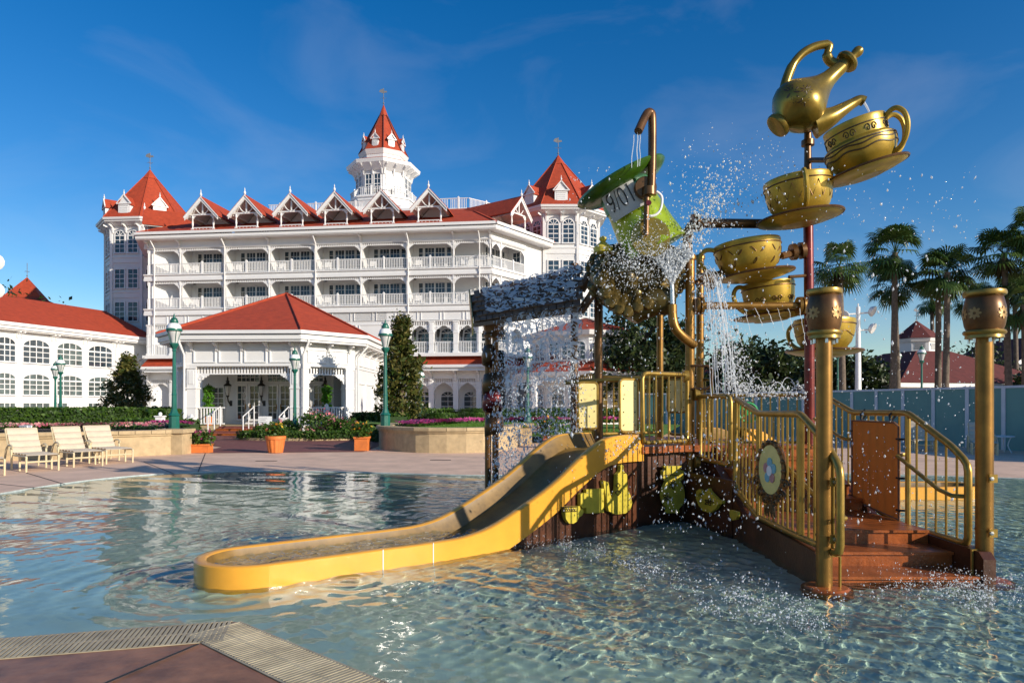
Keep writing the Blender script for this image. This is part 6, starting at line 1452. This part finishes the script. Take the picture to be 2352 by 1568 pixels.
m = MB(); m.tube([P(1486,440,8.5),P(1484,540,8.5)], 0.035, 10); m.lathe([(0.07,-0.06),(0.09,-0.05),(0.09,0.05),(0.06,0.06)], 12, Matrix.Translation(P(1491,440,8.5))); m.build('standpipe', bronze, pipe, True)
m = MB(); m.lathe([(0.035,-0.01),(0.035,0.01)], 8, Matrix.Translation(P(1490,466,8.42)) @ Matrix.Rotation(R(90),4,'X')); m.build('red_valve', redpole, pipe, True)
# ornate basin
bas = thing('ornate_basin', 'dark gold sculpted catch basin below the hat, heavy with moulded blossoms', 'basin', tuple(P(1462,735,9.0)))
bc = P(1460,645,9.25)
BM = Matrix.Translation(bc) @ Matrix.Diagonal((1.03,0.72,0.98,1))
m = MB(BM); m.lathe([(0.06,-0.50),(0.22,-0.46),(0.40,-0.34),(0.55,-0.16),(0.62,0.04),(0.60,0.24),(0.50,0.40),(0.52,0.44),(0.46,0.44),(0.40,0.30),(0.001,0.2)], 32); b0 = m.build('bowl', basinm, bas, True)
rr3 = random.Random(5); m = MB(BM)
for i in range(200):
    a = rr3.uniform(0,6.283); z = rr3.uniform(-0.36,0.4); rad = prof_r([(0.06,-0.50),(0.22,-0.46),(0.40,-0.34),(0.55,-0.16),(0.62,0.04),(0.60,0.24),(0.50,0.40)], z)
    s_ = rr3.uniform(0.035,0.085); m.sphere((rad*math.cos(a), rad*math.sin(a), z), s_, 8, rr3.uniform(0.6,1.0))
stuff(m.build('moulded_blossoms', basinm, b0, True))
for k, (u, v, w) in enumerate(((1376,650,0.10),(1388,676,0.105),(1402,698,0.10),(1420,712,0.10),(1440,718,0.095),(1462,708,0.10),(1485,700,0.10))):
    q = P(u, v, 8.75); m = MB(); m.tube([q+Vector((0.12,0.25,0.22)), q+Vector((0.05,0.1,0.08)), q, q+Vector((-0.02,-0.02,-0.05))], [w*0.7,w,w*0.9,w*0.35], 10); m.build('scallop_lobe', basinm, b0, True)
m = MB(); m.tube([P(1450,735,9.0),P(1462,715,9.0),P(1505,690,8.9),P(1545,690,8.9)], [0.10,0.16,0.2,0.2], 12); m.build('scallop_lobe', basinm, b0, True)
m = MB(); q = P(1385,566,8.9); m.lathe([(0.12,-0.08),(0.13,-0.02),(0.07,0.03),(0.03,0.06),(0.05,0.09),(0.045,0.12),(0.001,0.14)], 14, Matrix.Translation(q)); m.build('lid_knob', plaqueY, bas, True)
# pipes between the column and the cups
pp = thing('spray_pipes', 'gold and bronze spray pipework between column and cup pole', 'pipe', tuple(P(1590,700,9.05)))
m = MB(); m.tube(resample3([P(1581,620,9.05),P(1579,560,9.05),P(1582,528,9.05),P(1598,514,9.05),P(1640,513,9.08),P(1755,514,9.2)],5), 0.062, 12); m.build('upper_pipe', bronze, pp, True)
m = MB(); m.tube([P(1603,702,9.05),P(1845,702,9.1)], 0.05, 12); m.build('spray_bar', gold, pp, True)
m = MB(); m.tube([P(1600,650,9.2),P(1660,626,9.3),P(1720,612,9.6)], 0.045, 10); m.build('arm_pipe', bronze, pp, True)
for u, v, Y in ((1606,702,9.05),(1840,702,9.1),(1597,512,9.05)):
    m = MB(); m.lathe([(0.06,-0.05),(0.115,-0.05),(0.12,-0.01),(0.07,0.0),(0.12,0.01),(0.115,0.05),(0.06,0.05)], 16, Matrix.Translation(P(u,v,Y)) @ Matrix.Rotation(R(90),4,'Y')); m.build('flange', gold if v > 600 else bronze, pp, True)
m = MB(); m.lathe([(0.03,-0.1),(0.06,-0.08),(0.11,0.05),(0.13,0.14),(0.11,0.15)], 14, Matrix.Translation(P(1618,640,9.2)) @ Matrix.Rotation(R(100),4,'Y')); m.build('funnel_mouth', gold, pp, True)
for u, v, Y in ((1575,864,9.03),(1570,1013,9.03),(1600,905,9.0),(1600,1060,9.0)):
    m = MB(); m.lathe([(0.07,-0.035),(0.085,-0.03),(0.085,0.03),(0.07,0.035)], 12, Matrix.Translation(P(u,v,Y)) @ Matrix.Rotation(R(90),4,'Y')); m.build('clamp_ring', goldrail, pp, True)
m = MB(); m.tube(resample3([P(1594,792,8.85),P(1572,776,8.75),P(1552,755,8.7),P(1545,728,8.7),P(1544,700,8.7)],5), 0.06, 12); m.build('elbow_pipe', gold, pp, True)
m = MB(); m.tube([P(1544,698,8.7),P(1543,655,8.7)], 0.032, 12); m.build('spray_nozzle', steel, pp, True)
# waterfall canopy
can = thing('shingle_canopy', 'dark wood shingle canopy pouring a curtain of water', 'canopy', (0.1,10.6,2.8))
E0, E1, R0_, R1_ = Vector((-0.62,11.2,2.86)), Vector((0.95,9.42,2.86)), Vector((-0.72,11.85,3.42)), Vector((1.0,10.0,3.50))
nrow, ncol = 6, 15; rs4 = random.Random(3)
for i in range(nrow):
    for j in range(ncol):
        a = (j+(0.5 if i % 2 else 0))/ncol; b = min(a+1/ncol, 1.02)
        f0, f1 = i/nrow-0.06, (i+1)/nrow+0.06
        L_ = lambda t_, f: (E0.lerp(E1,t_)).lerp(R0_.lerp(R1_,t_), f)
        up = Vector((0,-0.65,0.75)); o0 = up*(0.05+rs4.uniform(0,0.015)); o1 = up*0.015; g_ = 0.004
        q = [L_(a+g_,f0)+o0, L_(b-g_,f0)+o0, L_(b-g_,f1)+o1, L_(a+g_,f1)+o1]; th = up*0.018
        m = MB(); m.add(q+[p-th for p in q], [(0,1,2,3),(7,6,5,4),(0,4,5,1),(1,5,6,2),(2,6,7,3),(3,7,4,0)]); m.build('shingle', shinglem, can)
m = MB(); dn = Vector((0,0.03,-0.035)); q = [E0+dn,E1+dn,R1_+dn,R0_+dn]; m.add(q+[p+dn*0.4 for p in q], [(0,1,2,3),(7,6,5,4),(0,4,5,1),(1,5,6,2),(2,6,7,3),(3,7,4,0)]); m.build('roof_board', shinglem, can)
m = MB()
for f in (0.0,0.35,0.7,1.0): m.bar(E0.lerp(R0_,f)-Vector((0,0,0.05)), E1.lerp(R1_,f)-Vector((0,0,0.05)), 0.06, 0.06)
m.build('batten', shinglem, can)
m = MB(); sd = (E1-E0).normalized()
m.add([E0-sd*0.05+Vector((0,-0.05,-0.22)),R0_-sd*0.05+Vector((0,0.05,-0.10)),R0_-sd*0.05+Vector((0,0.05,0.10)),E0-sd*0.05+Vector((0,-0.05,0.06))]+[p for p in [E0-sd*0.02+Vector((0,-0.05,-0.22)),R0_-sd*0.02+Vector((0,0.05,-0.10)),R0_-sd*0.02+Vector((0,0.05,0.10)),E0-sd*0.02+Vector((0,-0.05,0.06))]],[(0,1,2,3),(7,6,5,4),(0,4,5,1),(1,5,6,2),(2,6,7,3),(3,7,4,0)]); m.build('end_board', goldrail, can)
m = MB(); m.tube([E1.lerp(R1_,0.6)+Vector((0,0,-0.1)), P(1375,600,9.7)], 0.07, 8); m.bar(P(1330,720,9.6), P(1385,640,9.4), 0.09, 0.09); m.build('brace', shinglem, can)
# canopy posts with curved collars
for (u, vb, lab) in ((1121,1131,'dark bronze post under the canopy, the farther of the pair'),(1138,1138,'dark bronze post under the canopy, the nearer of the pair')):
    b = G(u, vb); t = thing('canopy_post', lab, 'post', (b.x,b.y,-0.3), 'canopy posts')
    m = MB(); m.tube([(b.x,b.y,-0.3),(b.x,b.y,2.95)], 0.056, 12); m.build('shaft', bronze, t, True)
    if u > 1130:
        c_ = Matrix.Translation((b.x-0.03,b.y,0))
        m = MB(); m.lathe([(0.15,2.62),(0.17,2.66),(0.15,2.70),(0.16,2.74),(0.19,2.88),(0.17,2.98),(0.12,3.0)], 16, c_); m.build('jar_capital', bronze, t, True)
        for z0, z1, r_, az, mm in ((2.05,2.5,0.19,0,bronze),(1.65,2.08,0.185,2.2,bronze),(1.32,1.75,0.18,0.8,redpole),(0.98,1.42,0.16,3.6,bronze)):
            m = MB(); n_ = 18; vs = []; fs = []
            for k in range(n_+1):
                a = az+4.6*k/n_; lo = z0+0.18*(k/n_); hi = z1-0.10*(1-k/n_)
                for z_, rr2 in ((lo,r_*1.02),(0.5*(lo+hi),r_*1.06),(hi,r_*0.88)): vs.append((b.x-0.03+rr2*math.cos(a), b.y+rr2*math.sin(a), z_))
            for k in range(n_):
                for j in (0,1): fs.append((3*k+j,3*k+3+j,3*k+4+j,3*k+1+j))
            m.add(vs, fs); o = m.build('curled_collar', mm, t, True); sm = o.modifiers.new('thick','SOLIDIFY'); sm.thickness = 0.02
# ================================================================== loose furniture
def chaise(label, x, y, rz, grp, z=0.02):
    t = thing('chaise_lounge', label, 'chaise lounge', (x,y,z), grp, rz)
    T = frame(x, y, z, rz)          # foot end at y=0, head towards +y
    w = 0.31
    m = MB(T)
    for sx in (-1,1):
        m.tube(resample3([(sx*w,0.03,0.0),(sx*w,0.02,0.28),(sx*w,0.06,0.34),(sx*w,0.55,0.33),(sx*w,1.15,0.34)],3), 0.022, 6)
        m.tube([(sx*w,1.15,0.34),(sx*w,1.45,0.62),(sx*w,1.62,0.92)], 0.02, 6)
    m.tube([(-w,0.04,0.22),(w,0.04,0.22)], 0.018, 6); m.tube([(-w,0.5,0.18),(w,0.5,0.18)], 0.018, 6); m.tube([(-w,1.62,0.92),(w,1.62,0.92)], 0.018, 6); m.tube([(-w,1.15,0.32),(w,1.15,0.32)], 0.018, 6)
    m.build('frame', beiget, t, True)
    for sx in (-1,1):
        m = MB(T); m.tube([(sx*w,0.5,0.33),(sx*w,0.5,0.0)], 0.022, 6); m.build('leg', beiget, t, True)
        m = MB(T); m.tube([(sx*(w+0.03),1.0,0.0),(sx*(w+0.03),1.0,0.5)], 0.022, 6); m.build('leg', beiget, t, True)
        m = MB(T); m.tube(resample3([(sx*(w+0.03),0.92,0.50),(sx*(w+0.03),1.1,0.56),(sx*(w+0.03),1.35,0.5),(sx*(w+0.03),1.5,0.3),(sx*(w+0.03),1.58,0.02)],3), 0.022, 6); m.build('armrest', beiget, t, True)
    m = MB(T)
    def pad(pts, n=4, th=0.03):
        for k in range(n):
            a = Vector(pts[0]).lerp(Vector(pts[1]), k/n); b = Vector(pts[0]).lerp(Vector(pts[1]), (k+1)/n); mid = (a+b)/2
            nv = Vector((0,-(b-a).z,(b-a).y)).normalized()*th
            rows = [a, a.lerp(b,0.2)+nv*0.8, mid+nv, a.lerp(b,0.8)+nv*0.8, b]; vs = []
            for p in rows: vs += [(-w+0.01,p.y,p.z),(0,p.y,p.z-0.004),(w-0.01,p.y,p.z)]
            m.add(vs, [(3*i+j,3*i+j+1,3*i+j+4,3*i+j+3) for i in range(4) for j in (0,1)])
    pad([(0,0.05,0.36),(0,1.12,0.36)], 5); m.build('seat_sling', beigef, t, True)
    m = MB(T); pad([(0,1.15,0.37),(0,1.64,0.94)], 4); m.build('back_sling', beigef, t, True)
    return t
for i, (x,y,lab) in enumerate([(-10.85,14.1,'beige sling chaise lounge cut by the frame edge'),(-10.49,15.27,'beige sling chaise lounge fully in the sun in the row of three'),(-10.2,16.45,'beige sling chaise lounge in the middle of the row of three'),(-9.96,17.35,'beige sling chaise lounge at the porch end, half in shadow')]):
    chaise(lab, x, y, R(50), 'chaise lounges by the planter wall')
for i, (x,y,rz,lab) in enumerate([(11.0,24.3,-14,'shaded chaise lounge against the teal wall seen through the balusters'),(12.2,22.9,-20,'shaded chaise lounge before the teal wall beside the canvas panel'),(13.1,21.6,-24,'shaded chaise lounge with a high back before the teal wall'),(14.0,20.2,-30,'shaded chaise lounge beside the small round table'),(15.0,18.2,-38,'shaded chaise lounge at the right end of the teal wall')]):
    chaise(lab, x, y, R(rz), 'chaise lounges by the teal wall')
q = G(2298,1040); t = thing('side_table', 'small white round side table by the teal wall', 'table', (q.x,q.y,0.02)); m = MB(); m.lathe([(0.36,0.5),(0.38,0.52),(0.36,0.54),(0.001,0.54)], 20, Matrix.Translation((q.x,q.y,0))); m.build('top', whitep, t, True)
for k in range(4):
    a = 0.6+k*1.571; m = MB(); m.tube(resample3([(q.x+0.28*math.cos(a),q.y+0.28*math.sin(a),0.5),(q.x+0.2*math.cos(a),q.y+0.2*math.sin(a),0.25),(q.x+0.3*math.cos(a),q.y+0.3*math.sin(a),0.02)],3), 0.018, 6); m.build('leg', whitep, t, True)
# planters
def plant(t, x, y, z, r, n, seed, col, hh=0.3):
    leaves('foliage', crown((x,y,z+hh*0.5),(r,r,hh*0.6),n,25,0.25,seed), 0.05, hedgeleaf, t, 0, 0.55, seed)
    leaves('flowers', crown((x,y,z+hh*0.75),(r,r,hh*0.5),40,25,0.15,seed+1,0.7), 0.045, col, t, 0.3, 0.9, seed+1)
q = G(453,1041); t = thing('flower_box', 'long orange flower box beside the planter pier', 'planter', (q.x,q.y,0.03)); w, dpt, h = 0.42, 0.17, 0.30
m = MB(); m.box(q.x-w,q.x+w,q.y-dpt,q.y+dpt,0.03,h-0.06); m.box(q.x-w-0.02,q.x+w+0.02,q.y-dpt-0.02,q.y+dpt+0.02,h-0.06,h); m.build('box', terra, t)
for k in range(3): plant(t, q.x-0.28+0.28*k, q.y, h, 0.22, 350, 80+3*k, magfl, 0.35)
q = G(633,1041); t = thing('flower_pot', 'round fluted terracotta flower pot on the deck edge', 'planter', (q.x,q.y,0.03)); c_ = Matrix.Translation((q.x,q.y,0))
m = MB(); n_ = 48; prof = [(0.21,0.03),(0.25,0.25),(0.275,0.44)]; vs=[]; fs=[]
for r_, z in prof:
    for k in range(n_): a = 2*math.pi*k/n_; e = 1.0+(0.035 if (k//2) % 2 else -0.01); vs.append((q.x+r_*e*math.cos(a), q.y+r_*e*math.sin(a), z))
for i in range(2):
    for k in range(n_): fs.append((i*n_+k,i*n_+(k+1)%n_,(i+1)*n_+(k+1)%n_,(i+1)*n_+k))
m.add(vs,fs); m.build('bowl', terra, t)
m = MB(); m.lathe([(0.285,0.44),(0.31,0.45),(0.315,0.54),(0.28,0.55),(0.26,0.5),(0.001,0.49)], 32, c_); m.build('rim', terra, t, True); plant(t, q.x, q.y, 0.52, 0.3, 700, 91, yelfl, 0.35)
q = G(832,1036); t = thing('flower_pot', 'square orange pot with trailing yellow flowers by the bowed wall', 'planter', (q.x,q.y,0.03))
m = MB(); m.box(q.x-0.21,q.x+0.21,q.y-0.21,q.y+0.21,0.03,0.42); m.box(q.x-0.24,q.x+0.24,q.y-0.24,q.y+0.24,0.42,0.48); m.build('box', terra, t); plant(t, q.x, q.y, 0.46, 0.33, 800, 95, yelfl, 0.4)
q = G(1261,1029); t = thing('flower_pot', 'square orange pot seen through the falling water', 'planter', (q.x,q.y,0.03))
m = MB(); m.box(q.x-0.21,q.x+0.21,q.y-0.21,q.y+0.21,0.03,0.38); m.box(q.x-0.24,q.x+0.24,q.y-0.24,q.y+0.24,0.38,0.44); m.build('box', terra, t); plant(t, q.x, q.y, 0.42, 0.42, 900, 99, yelfl, 0.55)
# signs and little white things
q = P(609,990,30.4); t = thing('notice_board', 'white notice board with grey text lines in front of the steps', 'sign', (q.x,30.4,0.03))
m = MB(); m.box(q.x-0.3,q.x+0.3,30.38,30.41,0.42,1.0); m.build('board', whitep, t)
m = MB(); m.box(q.x-0.03,q.x+0.03,30.41,30.46,0.03,1.0); m.build('stake', whitep, t)
for k in range(6):
    m = MB(); m.box(q.x-0.24,q.x-0.24+(0.34 if k % 2 else 0.28),30.372,30.379,0.5+0.08*k,0.518+0.08*k); m.build('text_line', greyink, t)
q = P(53,990,19.8); t = thing('folding_sign', 'white folding sandwich board behind the chaise lounges', 'sign', (q.x,19.8,0.62))
for sg in (-1,1):
    m = MB(); M_ = Matrix.Translation((q.x,19.9,0.62)) @ Matrix.Rotation(R(-20),4,'Z') @ Matrix.Rotation(R(sg*14),4,'X') ; m.M = M_; m.box(-0.17,0.17,-0.012,0.012,0.0,0.30); m.build('leaf', whitep, t)
m = MB(Matrix.Translation((q.x,19.9,0.62)) @ Matrix.Rotation(R(-20),4,'Z'))
for k in range(3): m.box(-0.11+0.08*k,-0.06+0.08*k,-0.105,-0.085,0.2,0.25)
m.build('printed_marks', greyink, t)
def bollard(label, u, Y, z0):
    q = P(u,980,Y); t = thing('white_bollard', label, 'bollard', (q.x,Y,z0), 'white square bollards')
    m = MB(); m.box(q.x-0.12,q.x+0.12,Y-0.12,Y+0.12,z0,z0+0.46); m.box(q.x-0.15,q.x+0.15,Y-0.15,Y+0.15,z0+0.46,z0+0.5); m.build('body', whitep, t); m = MB(); m.sphere((q.x,Y,z0+0.56),0.07,10); m.build('ball_cap', whitep, t, True)
bollard('white square bollard beside the clipped hedge', 368, 24.5, 0.62)
bollard('white square bollard planter beside the notice board', 652, 33.0, 0.4)
bollard('white square bollard planter beside the tall lamp', 440, 28.0, 0.5)

# ================================================================== falling and flying water
OCT_V = np.array([(1,0,0),(-1,0,0),(0,1,0),(0,-1,0),(0,0,1),(0,0,-1)],float); OCT_F = np.array([(0,2,4),(2,1,4),(1,3,4),(3,0,4),(2,0,5),(1,2,5),(3,1,5),(0,3,5)])
def drops(name, label, C, r, D=None, stretch=2.0, seed=1, m_=None, sv=0.5):
    g_ = np.random.default_rng(seed); C = np.asarray(C); n = len(C)
    if D is None: D = np.tile(np.array([0,0,1.0]), (n,1))+g_.normal(size=(n,3))*0.25
    D = D/np.linalg.norm(D,axis=1)[:,None]; a = np.cross(D, g_.normal(size=(n,3))); a /= np.linalg.norm(a,axis=1)[:,None]; b = np.cross(D,a)
    s = (r*np.exp(g_.normal(size=n)*sv)).clip(r*0.3, r*3.2)[:,None,None]; st = (1+(stretch-1)*g_.random(n))[:,None,None]
    V = C[:,None,:]+s*(OCT_V[None,:,0:1]*a[:,None,:]+OCT_V[None,:,1:2]*b[:,None,:]+st*OCT_V[None,:,2:3]*D[:,None,:])
    Fc = (OCT_F[None]+6*np.arange(n)[:,None,None]).reshape(-1,3)
    return stuff(np_obj(name, V.reshape(-1,3), Fc, m_ or dropm), label, 'water')
wr = np.random.default_rng(77)
def Pn(u, v, Y): return np.stack([(u-UC)/F*Y, Y, CH-(v-VH)/F*Y], -1)
def web(name, label, L00, L10, L11, L01, su, sv, ncell, thr, disp, seed, m_):
    """sheet of falling water torn into a web of strands"""
    g_ = np.random.default_rng(seed); U, V = np.meshgrid(np.linspace(0,1,su), np.linspace(0,1,sv))
    seeds = g_.random((ncell,2))*np.array([1.0,1.0]); L00,L10,L11,L01 = [np.array(p) for p in (L00,L10,L11,L01)]
    wx = np.linalg.norm(L10-L00); wy = np.linalg.norm(L01-L00)
    uu = U+0.02*np.sin(V*23+U*31)+0.012*np.sin(V*51-U*17); vv = V+0.02*np.sin(U*37)
    d = np.hypot((uu[...,None]-seeds[:,0])*wx, (vv[...,None]-seeds[:,1])*wy*0.75); d.partition(1, axis=-1); ed = d[...,1]-d[...,0]
    Pp = (L00*(1-U[...,None])+L10*U[...,None])*(1-V[...,None])+(L01*(1-U[...,None])+L11*U[...,None])*V[...,None]
    nz = g_.normal(size=(U.shape[0],U.shape[1])); 
    nrm = np.cross(L10-L00, L01-L00); nrm /= np.linalg.norm(nrm)
    bl = disp*(np.sin(U*40+np.sin(V*13)*3)+np.sin(V*33+np.sin(U*21)*2))+0.0015*nz
    Pp = Pp+bl[...,None]*nrm
    tv = thr if np.isscalar(thr) else thr[0]+(thr[1]-thr[0])*V
    keep = (ed < tv*(1.0+0.45*np.sin(U*57+V*21)*np.sin(V*63-U*19)))
    k = keep[:-1,:-1]&keep[1:,1:]; idx = np.arange(U.size).reshape(U.shape)
    FQ = np.stack([idx[:-1,:-1],idx[:-1,1:],idx[1:,1:],idx[1:,:-1]],-1)[k]
    us = np.unique(FQ); rm_ = np.zeros(U.size,int); rm_[us] = np.arange(len(us))
    o = np_obj(name, Pp.reshape(-1,3)[us], rm_[FQ], m_); o.data.shade_smooth(); return stuff(o, label, 'water')
upv = Vector((0,-0.05,0.07)); fr0 = Vector((0.02,-0.06,0.03))
web('canopy_water', 'white water sliding over the shingles in a torn web', R0_.lerp(R1_,0.12)+upv, R1_+upv, E1+upv+fr0, E0.lerp(E1,0.12)+upv+fr0, 330, 130, 230, 0.024, 0.008, 5, sheetm)
web('water_curtain', 'curtain of falling water below the canopy edge', E0.lerp(E1,0.30)+fr0, E1+fr0, E1+fr0+Vector((-0.05,-0.15,-1.0)), E0.lerp(E1,0.30)+fr0+Vector((0,-0.25,-1.25)), 360, 230, 520, (0.017,0.006), 0.012, 6, sheetm)
# drops of the curtain
n = 6500; tt = wr.random(n)**0.9*0.80+0.20; ff = wr.random(n)**0.75; A = np.array(E0); B = np.array(E1)
C = A+(B-A)*tt[:,None]+np.column_stack([wr.normal(size=n)*0.06, -0.06-0.3*ff+wr.normal(size=n)*0.09, -2.75*ff])
drops('curtain_drops', 'drops breaking from the curtain of water', C, 0.0065, None, 3.0, 3)
# nozzle fan
noz = np.array(P(1543,655,8.7)); n = 5200; a = wr.random(n)**0.7; th = (wr.random(n)-0.5)*0.95
C = noz+np.column_stack([np.sin(th)*a*0.62, wr.normal(size=n)*0.06*a, np.cos(th)*a*0.58-0.12*a*a])
drops('nozzle_spray', 'fan of white spray above the steel nozzle', C, 0.007, None, 2.4, 4)
m = MB(); 
for k in range(70):
    th = (random.random()-0.5)*0.7; m.tube([Vector(noz), Vector(noz)+Vector((math.sin(th)*0.18,random.uniform(-.03,.03),math.cos(th)*0.18)), Vector(noz)+Vector((math.sin(th)*0.42,random.uniform(-.05,.05),math.cos(th)*0.38))], [0.006,0.009,0.003], 5)
stuff(m.build('nozzle_jet', streamm), 'white jet at the mouth of the steel nozzle', 'water')
n = 2300; u = wr.normal(size=n)*52+1470; v = wr.normal(size=n)*42+590+0.05*abs(u-1470); C = Pn(u, v, 8.3+wr.random(n)*0.35); drops('basin_spray', 'spray drifting in front of the ornate basin', C, 0.0048, None, 1.5, 5)
n = 900; s = wr.random(n); u = 1572+s*90+wr.normal(size=n)*(8+34*s); v = 575-s*150+wr.normal(size=n)*(8+30*s); drops('side_jet', 'jet of drops blown up towards the cups', Pn(u,v,8.5+wr.random(n)*0.5), 0.007, None, 2.0, 6)
n = 1000; u = 1560+wr.random(n)*330; v = 300+wr.random(n)*220+wr.normal(size=n)*25; k = wr.random(n) < np.exp(-((u-1700)/130)**2-((v-410)/110)**2); drops('drifting_drops', 'fine drops drifting in the blue sky beside the cups', Pn(u[k],v[k],8.0+wr.random(k.sum())*1.5), 0.0055, None, 1.6, 7)
n = 2600; u = 1290+wr.random(n)*960; v = 380+wr.random(n)*930; C = Pn(u,v,6.2+wr.random(n)*4.2); C = C[C[:,2] > 0.02]; drops('scattered_drops', 'drops raining over the whole play structure', C, 0.0048, None, 2.4, 8)
n = 900; u = 1500+wr.random(n)*560; v = 1000+wr.random(n)*230; C = Pn(u,v,6.6+wr.random(n)*1.6); C = C[C[:,2] > 0.02]; drops('falling_drops', 'drops falling in front of the dark plaque wall', C, 0.005, None, 3.0, 9)
n = 700; u = 1240+wr.random(n)*230; s = (u-1240)/230; v = 1150-140*s+wr.normal(size=n)*14-10; drops('slide_splash', 'splash on the upper slide channel', Pn(u,v,8.0+wr.random(n)*0.5), 0.006, None, 1.8, 10)
# falling streams from the funnel and the spray bar
m = MB()
for k in range(13):
    u0 = 1612+random.uniform(0,36); v0 = 612+random.uniform(-8,25); du = random.uniform(15,75); pts = []
    for q in np.linspace(0,1,16): pts.append(P(u0+du*q+random.uniform(-1.2,1.2), v0+20*q+(290+random.uniform(-25,10))*q*q*0.95, 9.0-0.5*q))
    m.tube(pts, [random.uniform(0.0015,0.0065) for _ in pts], 5)
stuff(m.build('falling_streams', streamm), 'white streams falling from the funnel mouth', 'water')
n = 1800; s = wr.random(n); u = 1625+70*s+wr.normal(size=n)*22; v = 630+270*s+wr.normal(size=n)*12; drops('stream_drops', 'drops breaking off the falling streams', Pn(u,v,8.8+wr.random(n)*0.4), 0.006, None, 2.6, 12)
m = MB()
for k in range(9):
    u0 = 1642+k*25; pts = []
    for q in np.linspace(0,1,14): pts.append(P(u0-6+random.uniform(-1.5,1.5)+16*q, 708+(60+25*math.sin(k))*q, 9.0))
    m.tube(pts, [0.0025+0.002*random.random() for _ in pts], 4)
for k in range(7):
    u0 = 1690+k*24; pts = []
    for q in np.linspace(0,1,14): pts.append(P(u0+45*q, 908-44*math.sin(q*3.0)*(0.7+0.3*math.sin(k*2.1))+random.uniform(-1,1), 9.4))
    m.tube(pts, [0.004+0.004*random.random() for _ in pts], 4)
m.tube([P(1464,304,8.32)+Vector((0.006*math.sin(q*9),0,-q*0.42)) for q in np.linspace(0,1,10)], 0.006, 5); m.tube([P(1470,306,8.32)+Vector((0.005*math.sin(q*11),0,-q*0.40)) for q in np.linspace(0,1,10)], 0.005, 5); m.tube([P(1456,310,8.32)+Vector((0.005*math.sin(q*7)-0.03*q,0,-q*0.40)) for q in np.linspace(0,1,10)], 0.005, 5)
m.tube([P(1984,236,8.95)+Vector((0.07*q,0,-0.07*q-0.05*q*q)) for q in np.linspace(0,1,6)], [0.018,0.015,0.014,0.013,0.012,0.01], 6)
stuff(m.build('thin_jets', streamm), 'thin jets and drips from pipes, hook and teapot spout', 'water')
n = 500; u = 1690+wr.random(n)*165; v = 900+wr.normal(size=n)*12; drops('jet_splash', 'foam along the landing railing', Pn(u,v,9.2+wr.random(n)*0.3), 0.007, None, 1.5, 13)
# splashes on the pool surface
def splash(label, n, fu, fv, su, sv, seed, zmax=0.10, r=0.0030):
    n = int(n*1.0)
    g_ = np.random.default_rng(seed); k = max(1,n//14); cu_ = np.array([fu(q) for q in g_.random(k)])+g_.normal(size=k)*su; cv = np.array([fv(q) for q in np.linspace(0,1,k)]) if False else None
    s = g_.random(k); cu_ = fu(s)+g_.normal(size=k)*su; cv = fv(s)+g_.normal(size=k)*sv; Yg = CH*F/(cv-VH); Xg = (cu_-UC)/F*Yg; w = g_.integers(0,k,n)
    C = np.column_stack([Xg[w]+g_.normal(size=n)*0.045, Yg[w]+g_.normal(size=n)*0.045, 0.004+zmax*g_.random(n)**2.2]); drops('pool_splash', label, C, r, None, 1.8, seed)
splash('splash along the foot of the slide wall', 1500, lambda s: 1195+330*s, lambda s: 1238+75*s, 14, 12, 21)
splash('splash field in front of the stairs', 1500, lambda s: 1560+330*s, lambda s: 1330+110*s, 60, 32, 22, 0.07)
splash('splash around the right potted post', 1600, lambda s: 2060+290*s, lambda s: 1345+20*s, 40, 22, 23, 0.12)
splash('splash along the lowest step', 500, lambda s: 1930+270*s, lambda s: 1325+12*s, 10, 7, 24, 0.06)
splash('light splash at the canopy posts', 500, lambda s: 1130+160*s, lambda s: 1100+20*s, 30, 10, 25, 0.08)

# ================================================================== objects that receive the light refracted by the pool water
for o in bpy.data.objects:
    if o.type == 'MESH' and not o.cycles.is_caustics_caster: o.cycles.is_caustics_receiver = True
